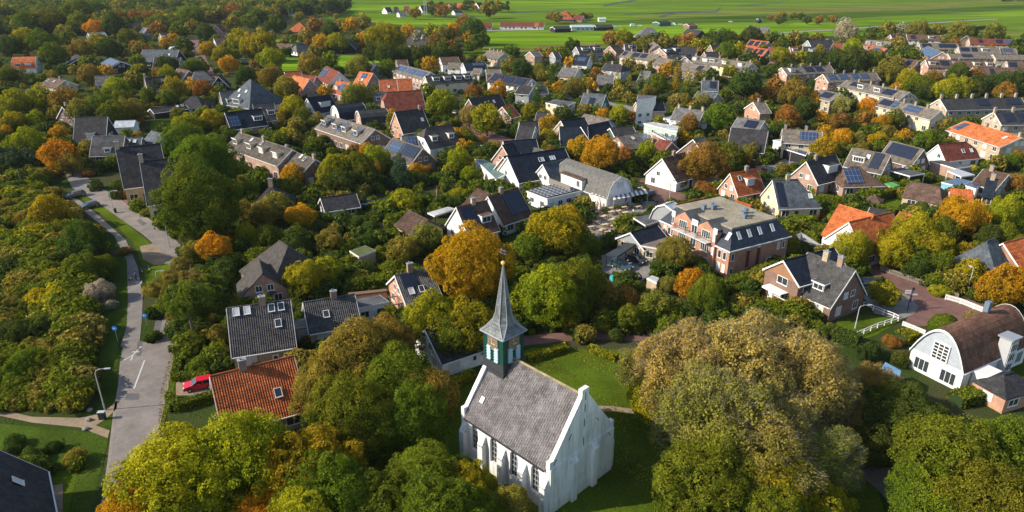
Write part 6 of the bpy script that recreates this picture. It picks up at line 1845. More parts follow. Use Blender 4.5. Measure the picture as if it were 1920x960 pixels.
hedge([(650, 535), (716, 528)], 3.4, 2.2, 'g', 'broad hedge behind the brick garden wall')
hedge([(445, 562), (420, 575)], 1.2, 1.4, 'd', 'dark hedge by the grey pantile house')
hedge([(1500, 350), (1530, 360)], 1.3, 1.6, 'y', 'yellowish hedge below the charcoal house')
hedge([(1760, 60), (1850, 50)], 5, 3, 'b', 'low brown scrub line at the far field', )

def dome(x, y, r, pal, nick, asp=.85):
    R = 3
    for _ in range(8):
        p = U(x, y, R * .5); dep = p.y * CP + (CAMH - R * .5) * SP; R = r * dep / FOC
    rr = np.random.RandomState(int(x))
    N = 9000
    d = rr.normal(size=(N, 3)); d /= np.linalg.norm(d, axis=1)[:, None]; d[:, 2] = np.abs(d[:, 2]) * 1.15 - .15
    d[:, :2] *= 1.0
    pz = d * np.array([R, R * .9, R * asp]) + np.array([0, 0, R * .2]) + rr.normal(size=(N, 3)) * .04
    nd = d + rr.normal(size=(N, 3)) * .35; nd /= np.linalg.norm(nd, axis=1)[:, None]
    a = np.cross(nd, rr.normal(size=(N, 3))); a /= np.linalg.norm(a, axis=1)[:, None]
    b = np.cross(nd, a); sz = .13
    q = np.stack([pz - a * sz, pz - b * sz, pz + a * sz, pz + b * sz], axis=1)
    me = quads_to_mesh('clipped_bush', q, rr.uniform(size=N), np.clip(pz[:, 2] / R, 0, 1) * .5, np.zeros(N, int), [LEAF])
    o = bpy.data.objects.new('clipped_bush', me); COL.objects.link(o); o.location = (p.x, p.y, 0)
    A_, B_, _ = PAL[pal]; o["leaf_a"] = list(A_); o["leaf_b"] = list(B_)
    tag(o, nick, 'bush')
    THINGS.append([o, nick, p.x, p.y, R, R, False])
dome(1771, 606, 27, 'g', 'big smooth clipped dome beside the barrel-roofed house', .95)
dome(1730, 388, 16, 'd', 'dark clipped dome in front of the dark-tiled bungalow', 1.1)
dome(522, 545, 10, 'd', 'small dark clipped ball before the thatched house')

# ---------------------------------------------------------------- growth nobody could count, merged
def okveg(x, y):
    if x > 1180: return y > 84 - (x - 1180) * .018
    if x > 880: return y > 106
    if x > 600: return y > 90
    return True
def hides(X, Y, d):
    for h in HOUSES:
        if 0 < h[3] - Y < d and abs(h[2] - X * h[3] / Y) < h[4] + 1: return True
    return False
def patch(X, Y, k=.09, ph=0.0):
    return math.sin(X * k + ph) * math.cos(Y * k * .8 + ph * 2) + .6 * math.sin(X * k * 2.3 + Y * k * 1.7 + ph)
def rot_copy(data, X, Y, Z, R, rz, zs=1.0):
    q, lv, tip, mi = data
    c, s_ = math.cos(rz), math.sin(rz)
    v = q * np.array([R, R, R * zs])
    x = v[..., 0] * c - v[..., 1] * s_ + X; y = v[..., 0] * s_ + v[..., 1] * c + Y
    return np.stack([x, y, v[..., 2] + Z], axis=-1)
def blocked(X, Y, m=0.0, tr=True):
    for h in HOUSES:
        dx, dy = X - h[2], Y - h[3]
        if abs(dx) > 40 or abs(dy) > 40: continue
        c, s_ = math.cos(-h[7]), math.sin(-h[7])
        lx, ly = dx * c - dy * s_, dx * s_ + dy * c
        if abs(lx) < h[5] / 2 + m and abs(ly) < h[6] / 2 + m: return True
    for pl in ROADS:
        if in_poly(X, Y, pl): return True
    return False
def scatter(name, label, pals, pts, lods, fam='bush', hfac=.5, pal_noise=True):
    groups = {}
    for t_ in pts:
        X, Y, R = t_[:3]
        lod = lods(X, Y) if R > 1.1 or lods(X, Y) == 'xs' else 'xs'
        data = crown_mesh(fam, lod, rnd.randint(0, 3))[1]
        pal = t_[3] if len(t_) > 3 else rnd.choice(pals)
        groups.setdefault(pal, []).append((rot_copy(data, X, Y, R * hfac, R, rnd.uniform(0, 6.28)), data))
    root = None
    for pal, L in groups.items():
        q = np.concatenate([g[0] for g in L]); lv = np.concatenate([g[1][1] for g in L]); tip = np.concatenate([g[1][2] for g in L]); mi = np.concatenate([g[1][3] for g in L])
        me = quads_to_mesh(name, q, lv, tip, mi, [LEAF, M_TWIG2])
        o = bpy.data.objects.new(name, me); COL.objects.link(o)
        A_, B_, _ = PAL[pal]; o["leaf_a"] = list(A_); o["leaf_b"] = list(B_)
        o["kind"] = 'stuff'
        if root is None:
            root = o; o["label"] = label
        else:
            o.parent = root; o.name = 'undergrowth_patch'
pts = []
tries = 0
while len(pts) < 5200 and tries < 90000:
    tries += 1
    x = rnd.uniform(-30, 1950); y = rnd.uniform(75, 700)
    if rnd.random() > (400.0 / (y + 70)) ** 1.0 * .9 and y > 300: continue
    p = U(x, y)
    if x < 240 and y > 330: continue
    if x < 275 and y > 430: continue
    if 1590 < x < 1815 and 560 < y < 670: continue
    if x > 640 and y > 640: continue
    if not okveg(x, y): continue
    if blocked(p.x, p.y, .9): continue
    pts.append((p.x, p.y, rnd.choice((.7, .9, 1.2, 1.5, 2.2)) * rnd.uniform(.8, 1.2)))
scatter('garden_undergrowth', 'mixed low shrubs filling the village gardens', 'ddggbdg', pts, lambda X, Y: 's' if Y < 135 else 'xs')
duneg = []
for _ in range(3600):
    x = rnd.uniform(-120, 236); y = rnd.uniform(330, 770)
    p = U(x, y)
    lim = -10 + (96 if y < 370 else (112 if y < 400 else (150 if y < 440 else (186 if y < 480 else (198 if y < 560 else (184 if y < 640 else 166))))))
    if x > lim or blocked(p.x, p.y, .5) or any((p.x - t[0]) ** 2 + (p.y - t[1]) ** 2 < (t[2] * .8) ** 2 for t in TREES): continue
    n1 = patch(p.x, p.y); n2 = patch(p.x, p.y, .13, 2.0); n3 = patch(p.x, p.y, .2, 4.1)
    if n3 > .95: continue
    low = y > 640
    R = rnd.uniform(.5, 1.1) if (low and n1 < .4) else rnd.uniform(1.0, 1.9) if n1 < -.2 else rnd.uniform(1.2, 2.6)
    if not low and n1 < -.2 and rnd.random() < .3: continue
    pal = ('y' if n2 > 1.15 else 'g' if n2 > .2 else 'b' if n2 > -.35 else 'd') if rnd.random() < .8 else rnd.choice('gdbgt')
    if low and pal == 'd': pal = 'g'
    duneg.append((p.x, p.y, R, pal))
scatter('dune_scrub', 'tangled low scrub left of the cycle path', 'g', duneg, lambda X, Y: 'n')
pts = []
for _ in range(160):
    x = rnd.uniform(-60, 175); y = rnd.uniform(835, 930)
    p = U(x, y)
    if x > 85 and y > 880: continue
    if blocked(p.x, p.y, .5): continue
    pts.append((p.x, p.y, rnd.uniform(.8, 1.8)))
scatter('roadside_scrub', 'dark scrub above the near charcoal roof', 'ddgb', pts, lambda X, Y: 's')
# small village trees past the three hundred largest, and the garden trees between the houses
grp = {}
for (X, Y, Z, R, pal, lod) in SMALL:
    data = crown_mesh('round', 'xs' if lod in ('xs', 's') else 's', rnd.randint(0, 3))[1]
    grp.setdefault(pal, []).append((rot_copy(data, X, Y, Z, R, rnd.uniform(0, 6.28)), data))
n = 0
for _ in range(9000):
    x = rnd.uniform(-30, 1950); y = rnd.uniform(70, 345)
    if x < 250 and y > 320: continue
    if not okveg(x, y): continue
    p = U(x, y)
    if blocked(p.x, p.y, 2.2) or hides(p.x, p.y, 9) or any((p.x - t[0]) ** 2 + (p.y - t[1]) ** 2 < 12 for t in TREES): continue
    R = rnd.uniform(1.4, 3.0)
    data = crown_mesh('round', 's' if p.y < 260 else 'xs', rnd.randint(0, 3))[1]
    grp.setdefault(rnd.choice('ggddbdbgbdor'), []).append((rot_copy(data, p.x, p.y, R * 1.0, R, rnd.uniform(0, 6.28)), data)); n += 1
    if n > 400: break
root = None
for pal, L in grp.items():
    q = np.concatenate([g[0] for g in L]); lv = np.concatenate([g[1][1] for g in L]); tip = np.concatenate([g[1][2] for g in L]); mi = np.concatenate([g[1][3] for g in L])
    o = bpy.data.objects.new('village_trees', quads_to_mesh('village_trees', q, lv, tip, mi, [LEAF, M_TWIG2])); COL.objects.link(o)
    A_, B_, _ = PAL[pal]; o["leaf_a"] = list(A_); o["leaf_b"] = list(B_); o["kind"] = 'stuff'
    if root is None: root = o; o["label"] = 'small garden trees crowded between the village houses'
    else: o.parent = root; o.name = 'tree_patch'
# far woods: upper left
pts = []
for _ in range(4200):
    x = rnd.uniform(-60, 640); y = rnd.uniform(-14, 66)
    if x > 340 and y > 40 + rnd.uniform(-8, 8): continue
    if x > 520 and (y > 30 or y < 3) and rnd.random() < .85: continue
    p = U(x, y)
    if blocked(p.x, p.y, 3) or hides(p.x, p.y, 34): continue
    pts.append((p.x, p.y, rnd.uniform(3.5, 6.5)))
scatter('distant_wood', 'far wood closing the upper left of the village', 'gdbddgdbdg', pts, lambda X, Y: 'xs', 'round', 1.1)
pts = []
for _ in range(420):
    x = rnd.uniform(250, 1925); y = rnd.uniform(62, 120)
    if not okveg(x, y): continue
    p = U(x, y)
    if blocked(p.x, p.y, 1.5) or hides(p.x, p.y, 18): continue
    pts.append((p.x, p.y, rnd.uniform(2, 4)))
scatter('distant_garden_trees', 'small trees crowding the far village edge', 'gdbbdgr', pts, lambda X, Y: 'xs', 'round', 1.2)
pts = [(U(x, y).x, U(x, y).y, rnd.uniform(2, 4)) for x, y in [(rnd.uniform(800, 955), rnd.uniform(10, 24)) for _ in range(60)] + [(rnd.uniform(1020, 1110), rnd.uniform(35, 40)) for _ in range(24)] + [(rnd.uniform(600, 656), rnd.uniform(0, 10)) for _ in range(40)] + [(rnd.uniform(1870, 1920), rnd.uniform(0, 4)) for _ in range(20)] + [(rnd.uniform(1440, 1570), rnd.uniform(36, 48)) for _ in range(14)]]
scatter('meadow_bushes', 'bushes around the far meadow farms', 'dbdr', pts, lambda X, Y: 'xs', 'round', 1.0)

# leaves blown over the lawns
def leaf_litter(name, label, poly, n, pal, seed):
    pl = [U(x, y) for x, y in poly]
    P2 = [(p.x, p.y) for p in pl]
    xs = [p[0] for p in P2]; ys = [p[1] for p in P2]
    r = random.Random(seed); L = []
    while len(L) < n:
        x, y = r.uniform(min(xs), max(xs)), r.uniform(min(ys), max(ys))
        if in_poly(x, y, P2) and patch(x, y, .35, 1.0) + r.random() > .5: L.append((x, y, .05 + r.random() * .05))
    c = np.array(L); N = len(L); rr = np.random.RandomState(seed)
    nd = rr.normal(size=(N, 3)) * .35 + np.array([0, 0, 1]); nd /= np.linalg.norm(nd, axis=1)[:, None]
    a = np.cross(nd, rr.normal(size=(N, 3))); a /= np.linalg.norm(a, axis=1)[:, None]
    b = np.cross(nd, a); sz = .10
    q = np.stack([c - a * sz, c - b * sz, c + a * sz, c + b * sz], axis=1)
    o = bpy.data.objects.new(name, quads_to_mesh(name, q, rr.uniform(size=N), rr.uniform(size=N), np.zeros(N, int), [LEAF]))
    COL.objects.link(o); A_, B_, _ = PAL[pal]; o["leaf_a"] = list(A_); o["leaf_b"] = list(B_); o["kind"] = 'stuff'; o["label"] = label
leaf_litter('fallen_leaves', 'autumn leaves lying on the churchyard grass', [(860, 735), (905, 690), (1000, 652), (1165, 655), (1300, 700), (1320, 1000), (880, 1000)], 4200, 'b', 3)
leaf_litter('verge_leaves', 'autumn leaves on the road verge', [(322, 640), (340, 650), (326, 720), (322, 745), (306, 800), (296, 830), (300, 740)], 500, 'b', 4)
# ---------------------------------------------------------------- vehicles, lamps, people, furniture
def thing_at(kind, px, py, rz, nick, cat, z=0.03, group=None, rad=1.5):
    p = U(px, py, 0)
    rt = empty(kind, (p.x, p.y, z), rz)
    tag(rt, nick, cat, group)
    THINGS.append([rt, nick, p.x, p.y, 1, rad, False])
    return rt
M_TYRE = mat('tyre_rubber', (.02, .02, .02), .9)
M_RIM = mat('wheel_rim', (.4, .4, .42), .35, 'plain', .6)
M_CGLASS = mat('car_glass', (.02, .03, .035), .05, 'plain', .7)
M_HEAD = mat('headlight_glass', (.7, .72, .75), .1, 'plain', .6)
M_TAIL = mat('taillight_red', (.35, .01, .01), .3)
def car(px, py, rz, col, nick, kind='hatch'):
    rt = thing_at('parked_car' if kind != 'van' else 'parked_van', px, py, rz, nick, 'car' if kind != 'van' else 'van')
    rt["group"] = 'vehicles parked in the village'
    m = mat('car_paint_%02d%02d%02d' % tuple(int(c * 99) for c in col), col, .28, 'plain', .6)
    Lc = {'hatch': 4.1, 'wagon': 4.6, 'van': 5.6}[kind]; W = 1.78 if kind != 'van' else 2.05
    if kind == 'hatch': body = [(-2.05, .35), (-2.08, .75), (-1.95, .95), (-1.1, .98), (.95, .98), (1.9, .80), (2.05, .6), (2.05, .35)]; cab = [(-1.95, .95), (-1.55, 1.42), (.25, 1.44), (1.05, .97)]
    elif kind == 'wagon': body = [(-2.3, .35), (-2.32, .8), (-2.25, 1.0), (1.1, 1.0), (2.15, .82), (2.3, .6), (2.3, .35)]; cab = [(-2.25, .98), (-2.0, 1.48), (.3, 1.5), (1.15, .99)]
    else: body = [(-2.8, .4), (-2.8, 1.3), (2.0, 1.3), (2.75, 1.05), (2.8, .4)]; cab = [(-2.8, 1.28), (-2.75, 2.6), (1.1, 2.65), (1.95, 1.29)]
    def extr(pr, w0, w1, mi=0, mb=None):
        mb = mb or MB()
        zmin = min(z for _, z in pr); zmax = max(z for _, z in pr)
        def hw(z): return (w0 + (w1 - w0) * (z - zmin) / max(.01, zmax - zmin)) / 2
        i = len(mb.v); n = len(pr)
        for s in (-1, 1): mb.v += [(x, s * hw(z), z) for x, z in pr]
        mb.f.append(tuple(range(i, i + n))); mb.m.append(mi)
        mb.f.append(tuple(range(i + n, i + 2 * n))[::-1]); mb.m.append(mi)
        for k in range(n):
            l = (k + 1) % n
            mb.f.append((i + k, i + n + k, i + n + l, i + l)); mb.m.append(mi)
        return mb
    extr(body, W, W - .06).build('body', m, rt)
    c_ = extr(cab, W - .12, W - .42).build('windows', M_CGLASS if kind != 'van' else m, rt)
    top = cab[1][1]; x0, x1 = cab[1][0], cab[2][0]
    MB().box(((x0 + x1) / 2, 0, top + .02), (x1 - x0 + .1, W - .44, .06)).build('car_roof', m, rt)
    if kind == 'van':
        MB().box((1.55, 0, 1.85), (.5, W - .35, .6)).build('windows', M_CGLASS, rt)
    else:
        pl = MB()
        for s in (-1, 1):
            for xx, xt in ((cab[0][0] + .1, x0 + .05), (-.55, -.5), (cab[3][0] - .05, x1)):
                pl.tube([(xx, s * (W / 2 - .07), cab[0][1]), (xt, s * (W / 2 - .20), top)], .04, 4)
        pl.build('pillars', m, rt)
    wx = Lc / 2 - .8
    for x in (-wx, wx):
        for s in (-1, 1):
            y = s * (W / 2 - .08)
            t = MB().tube([(x, y - .1, .32), (x, y + .1, .32)], .32, 14).build('wheel', M_TYRE, rt)
            MB().tube([(x, y - s * -.09, .32), (x, y + s * .115, .32)], .18, 10).build('rim', M_RIM, t)
    for s in (-1, 1):
        MB().box((Lc / 2 - .06, s * .62, .68), (.14, .36, .16)).build('headlight', M_HEAD, rt)
        MB().box((-Lc / 2 + .02, s * .68, .78), (.1, .24, .2)).build('taillight', M_TAIL, rt)
    MB().box((0, W / 2 + .06, 1.0), (.18, .18, .14)).box((0, -W / 2 - .06, 1.0), (.18, .18, .14)).build('wing_mirrors', m, rt)
car(142, 369, -2.25, (.10, .12, .15), 'dark estate car, upper of two on the verge', 'wagon')
car(169, 389, -2.2, (.06, .09, .14), 'dark blue hatchback, lower of two on the verge')
car(375, 727, -2.75, (.55, .01, .03), 'bright red car on a sandy drive')
car(1000, 366 - 4, 0.0, (.02, .03, .03), 'black car under the golden maple') if False else None
car(1213, 366, 2.3, (.02, .03, .035), 'black car beside the restaurant awning')
car(1165, 503, -0.75, (.03, .07, .09), 'dark teal car on the grey parking lot', 'wagon')
car(1192, 492, -0.75, (.02, .03, .05), 'black car behind the dark teal one')
car(1632, 538, 0.1, (.02, .035, .07), 'dark blue car under the yellow maple', 'wagon')
car(901, 289, 0.25, (.75, .75, .74), 'white camper van near peach gables', 'van')
car(920, 292, 0.25, (.45, .47, .48), 'silver car beside the camper van', 'wagon')
car(855, 213, 1.2, (.75, .75, .74), 'white car, farther of two behind yellow trees')
car(856, 224, 1.2, (.75, .75, .74), 'white car, nearer of two behind yellow trees')
car(769, 171, 0.0, (.78, .78, .76), 'white van before the dark red roof', 'van')
car(1424, 322, 0.4, (.45, .02, .04), 'crimson car right of the red-roofed house')
car(1408, 328, 0.4, (.12, .05, .30), 'violet car beside the crimson one')
car(452, 112, .4, (.6, .62, .63), 'silver car, first under the yellow trees')
car(460, 118, .4, (.25, .27, .29), 'grey car, second under the yellow trees')
car(474, 128, .4, (.7, .7, .7), 'white car, third under the yellow trees')
car(359, 96, 0.0, (.7, .7, .7), 'white car alone on the far red street')
car(1560, 53, 0.0, (.7, .7, .7), 'white car on the far field track') if False else None
car(1728, 276, 1.2, (.03, .03, .04), 'dark car beside the green round tree')
car(512, 265, .3, (.02, .03, .06), 'dark blue car behind the taupe row')
for i, (x, y, c, n) in enumerate(((1150, 51, .7, 'white car at the left end of the yard'), (1160, 50.5, .5, 'silver car left in the yard'), (1187, 50, .75, 'white van-like car in the yard middle'), (1200, 49.5, .6, 'pale car right of the yard middle'),
        (1262, 48, .75, 'white car by the brown yard shed'), (1276, 47, .7, 'white car farther along the yard'), (1290, 49, .65, 'pale car at the yard end'), (1370, 42, .7, 'white car alone on the dyke'))):
    car(x, y, rnd.uniform(-.4, .4), (c, c, c), n, 'van' if i in (2, 4) else 'hatch')

def street_lamp(px, py, H, rz, nick, arm=1.1, lean=0.0):
    rt = thing_at('street_lamp', px, py, rz, nick, 'street lamp', rad=.6)
    rt["group"] = 'street lamps'
    rt.rotation_euler = (0, lean, rz)
    pts = [(0, 0, 0), (0, 0, H * .9), (arm * .15, 0, H * .97), (arm * .5, 0, H), (arm, 0, H)]
    MB().tube(pts, [.09, .06, .05, .045, .04], 7).build('pole', M_METAL, rt)
    MB().tube([(0, 0, 0), (0, 0, 1.1)], .10, 8).build('base', M_METAL, rt)
    MB().box((arm + .3, 0, H - .02), (.75, .26, .12)).build('lamp_head', M_METAL, rt)
    MB().box((arm + .3, 0, H - .095), (.5, .18, .03)).build('lamp_glass', M_HEAD, rt)
street_lamp(197, 769, 6.3, .15, 'tall lamp in the near verge, leaning slightly', 1.3)
street_lamp(212, 391, 4.4, .2, 'lamp beside the bin on the upper verge')
street_lamp(318, 464, 5.0, .1, 'lamp on the sandy verge')
street_lamp(298, 542, 3.6, .1, 'lamp over the verge shrubs')
street_lamp(1603, 616, 4.2, .1, 'curved lamp beside the white rail fence', 1.4)
street_lamp(1478, 315, 5.5, .3, 'lamp left of the charcoal house')
street_lamp(1603, 276, 5.0, .1, 'hooped lamp above the taupe house')
street_lamp(1255, 376, 5.2, .2, 'slim lamp at the brick street end', .5)
street_lamp(1812, 552, 5.2, 1.8, 'slim lamp by the picket fence', .4)
street_lamp(506, 262, 4.0, .2, 'slim lamp behind the taupe row', .4)
def sign(px, py, nick, col=(.02, .25, .7), H=2.3):
    rt = thing_at('traffic_sign', px, py, 0, nick, 'sign', rad=.4)
    rt["group"] = 'round blue traffic signs'
    MB().tube([(0, 0, 0), (0, 0, H + .35)], .035, 6).build('pole', M_METAL, rt)
    d = MB().tube([(0, -.06, H), (0, -.035, H)], .42, 20).build('sign_disc', mat('sign_blue', col, .4), rt)
    a = MB().tube([(0, -.075, H), (0, -.062, H)], .40, 20)
    MB().box((0, -.085, H), (.42, .012, .11)).box((-.15, -.085, H + .10), (.12, .012, .09)).box((-.15, -.085, H - .10), (.12, .012, .09)).build('arrow', M_WHITE, d)
sign(221, 640, 'blue round sign left of the cycle path')
sign(276, 612, 'blue round sign right of the cycle path', H=2.0)
rt = thing_at('town_sign', 1065, 188, 0, 'small blue and white board on a lawn', 'sign')
MB().box((0, 0, 2.0), (2.2, .1, 2.4)).build('board', mat('sign_board_blue', (.1, .25, .6), .5), rt); MB().box((-.9, 0, .5), (.1, .08, 1.0)).box((.9, 0, .5), (.1, .08, 1.0)).build('post', M_METAL, rt)
rt = thing_at('lattice_mast', 798, 29, 0, 'tall grey lattice mast in the far meadow', 'mast', rad=2)
mb = MB()
for sx in (-1, 1):
    for sy in (-1, 1): mb.tube([(sx * 1.4, sy * 1.4, 0), (sx * .5, sy * .5, 34)], .16, 4)
for k in range(17):
    z = k * 2; r0 = 1.4 - .9 * z / 34; r1 = 1.4 - .9 * (z + 2) / 34
    for sx, sy, tx_, ty_ in ((-1, -1, 1, -1), (1, -1, 1, 1), (1, 1, -1, 1), (-1, 1, -1, -1)):
        mb.tube([(sx * r0, sy * r0, z), (tx_ * r1, ty_ * r1, z + 2)], .08, 3)
mb.build('lattice', M_METAL, rt)
rt = thing_at('signpost', 1701, 582, 0, 'white finger signpost on the pavement corner', 'signpost', rad=.5)
MB().tube([(0, 0, 0), (0, 0, 3.9)], .07, 7).build('pole', M_DARKM, rt)
for z, s in ((3.7, -1), (3.3, -1), (3.0, 1)):
    MB().box((s * .55, 0, z), (1.1, .05, .28)).build('finger', M_WHITE, rt)
rt = thing_at('notice_pillar', 1707, 566, 0, 'dark post behind the finger signpost', 'post', rad=.4)
MB().tube([(0, 0, 0), (0, 0, 2.6)], .09, 6).build('pole', M_DARKM, rt); MB().box((0, 0, 2.5), (.5, .1, .5)).build('board', M_DARKM, rt)

def bin_(px, py, col, nick):
    rt = thing_at('wheelie_bin', px, py, .3, nick, 'bin', rad=.5)
    m = mat('bin_%d' % int(col[1] * 100), col, .6)
    mb = MB(); i = 0
    q0 = [(-.24, -.28), (.24, -.28), (.24, .28), (-.24, .28)]; 
    mb.v += [(x * .85, y * .85, .08) for x, y in q0] + [(x, y, 1.0) for x, y in q0]
    mb.f += [(0, 1, 5, 4), (1, 2, 6, 5), (2, 3, 7, 6), (3, 0, 4, 7), (3, 2, 1, 0), (4, 5, 6, 7)]; mb.m += [0] * 6
    mb.build('bin_body', m, rt)
    MB().box((0, .02, 1.04), (.54, .64, .08)).build('lid', m, rt)
    for s in (-1, 1): MB().tube([(s * .2, .3, .1), (s * .26, .3, .1)], .1, 8).build('wheel', M_TYRE, rt)
bin_(217, 399, (.03, .03, .03), 'black bin beside the verge lamp')
bin_(253, 389, (.04, .06, .04), 'green bin, left of a pair by the drive')
bin_(257, 389, (.04, .05, .05), 'dark bin, right of a pair by the drive')
rt = thing_at('park_bench', 274, 508, .9, 'green bench on the verge beside the cycle path', 'bench')
for k in range(3): MB().box((0, -.15 + k * .17, .45), (1.7, .13, .05)).build('seat_slat', M_GREENP, rt)
for k in range(2): MB().box((0, .3, .62 + k * .2), (1.7, .04, .14)).build('back_slat', M_GREENP, rt)
for s in (-1, 1): MB().box((s * .7, .05, .22), (.08, .5, .44)).box((s * .7, .3, .6), (.08, .06, .5)).build('leg', M_METAL, rt)
rt = thing_at('electricity_cabinet', 193, 786, .1, 'small dark green cabinet at the tall near lamp', 'cabinet')
MB().box((0, 0, .55), (.8, .45, 1.1)).build('cabinet_body', M_GREENP, rt); MB().box((0, 0, 1.13), (.9, .55, .07)).build('lid', M_METAL, rt); MB().box((0, -.23, .6), (.7, .02, .85)).build('door', M_DARKM, rt)
for x, y, n in ((167, 789, 'pale boulder beside the dirt path'), (161, 806, 'grey boulder below the dirt path'), (169, 771, 'small post-like boulder at the dirt path fork')):
    p = U(x, y)
    me = bpy.data.meshes.new('boulder'); import bmesh
    bm = bmesh.new(); bmesh.ops.create_icosphere(bm, subdivisions=2, radius=.38)
    for v in bm.verts: v.co *= rnd.uniform(.85, 1.1); v.co.z *= .7
    bm.to_mesh(me); bm.free(); me.materials.append(mat('boulder_stone', (.25, .23, .2), .9, 'plaster'))
    o = bpy.data.objects.new('boulder', me); COL.objects.link(o); o.location = (p.x, p.y, .2); tag(o, n, 'boulder', 'boulders by the dirt path')
    THINGS.append([o, n, p.x, p.y, .3, .4, False])

# people: one skinned body each, clothes by height, hair as a child
def person(px, py, rz, top, legs, hair, nick, stride=.22, lean=0.0, arm=.25):
    rt = thing_at('person', px, py, rz, nick, 'person', rad=.5)
    V = [(0, 0, .95), (0, 0, 1.15), (lean * .5, 0, 1.38), (lean * .7, 0, 1.50), (lean, 0, 1.60), (lean * 1.1 + .02, 0, 1.70),
         (0, .10, .90), (stride, .11, .50), (stride * .8, .11, .08), (stride * .8 + .16, .12, .04),
         (0, -.10, .90), (-stride * .4, -.11, .50), (-stride * 1.3, -.11, .12), (-stride * 1.3 + .14, -.12, .05),
         (lean * .5, .19, 1.38), (lean - .02, .24, 1.12), (lean + arm, .23, .92), (lean + arm + .09, .22, .86),
         (lean * .5, -.19, 1.38), (lean + .02, -.24, 1.12), (lean - arm * .5, -.24, .90), (lean - arm * .5 + .03, -.23, .81)]
    R = [.15, .14, .15, .06, .075, .10, .10, .065, .045, .04, .10, .065, .045, .04, .07, .048, .035, .04, .07, .048, .035, .04]
    E_ = [(0, 1), (1, 2), (2, 3), (3, 4), (4, 5), (0, 6), (6, 7), (7, 8), (8, 9), (0, 10), (10, 11), (11, 12), (12, 13), (2, 14), (14, 15), (15, 16), (16, 17), (2, 18), (18, 19), (19, 20), (20, 21)]
    me = bpy.data.meshes.new('body'); me.from_pydata(V, E_, [])
    o = bpy.data.objects.new('body', me); COL.objects.link(o); o.parent = rt
    o.modifiers.new('skin', 'SKIN')
    for i, r_ in enumerate(R): me.skin_vertices[0].data[i].radius = (r_, r_)
    me.skin_vertices[0].data[0].use_root = True
    sb = o.modifiers.new('sub', 'SUBSURF'); sb.levels = 1; sb.render_levels = 1
    m = bpy.data.materials.new('clothed_figure'); m.use_nodes = True; nt = m.node_tree
    tc = nt.nodes.new("ShaderNodeTexCoord"); sx = nt.nodes.new("ShaderNodeSeparateXYZ"); cr = nt.nodes.new("ShaderNodeValToRGB")
    nt.links.new(tc.outputs["Object"], sx.inputs[0])
    mt = nt.nodes.new("ShaderNodeMath"); mt.operation = 'MULTIPLY'; mt.inputs[1].default_value = .5
    nt.links.new(sx.outputs[2], mt.inputs[0]); nt.links.new(mt.outputs[0], cr.inputs[0])
    cr.color_ramp.interpolation = 'CONSTANT'
    el = cr.color_ramp.elements
    el[0].position = 0; el[0].color = (.02, .02, .02, 1); el[1].position = .055; el[1].color = (*legs, 1)
    for p_, c in ((.46, top), (.755, (.45, .27, .19))):
        e_ = el.new(p_); e_.color = (*c, 1)
    nt.links.new(cr.outputs[0], nt.nodes["Principled BSDF"].inputs[0]); nt.nodes["Principled BSDF"].inputs["Roughness"].default_value = .9
    me.materials.append(m)
    hm = MB().tube([(lean * 1.1 - .03, 0, 1.64), (lean * 1.1 - .02, 0, 1.74), (lean * 1.1, 0, 1.81), (lean * 1.1, 0, 1.83)], [.10, .125, .09, .02], 10)
    hm.build('hair', mat('hair_%d' % int(hair[0] * 100), hair, .8), rt, True)
person(840, 772, -1.2, (.02, .02, .025), (.06, .09, .16), (.03, .02, .01), 'person in black coat at the church corner')
person(848, 776, 2.2, (.03, .03, .035), (.05, .07, .12), (.10, .07, .04), 'person in dark jacket and jeans by the church', .12)
person(1098, 642, 1.4, (.02, .02, .02), (.02, .02, .03), (.04, .03, .02), 'walker in black, left of a street pair', .15)
person(1105, 642, 1.6, (.30, .30, .30), (.02, .025, .04), (.05, .04, .03), 'walker in grey top, right of a street pair', .18)
person(256, 527, 1.9, (.02, .05, .14), (.02, .03, .08), (.05, .03, .02), 'person in blue bending over on the cycle path', .3, .30, .4)
person(1130, 444, .3, (.65, .02, .02), (.03, .03, .05), (.05, .03, .02), 'person in red top at the terrace')
person(1202, 386, 1.0, (.05, .10, .20), (.03, .03, .04), (.05, .03, .02), 'person in blue at the awning edge')
person(1187, 404, .5, (.55, .52, .48), (.05, .05, .06), (.05, .03, .02), 'person in pale clothes beside terrace shrubs')

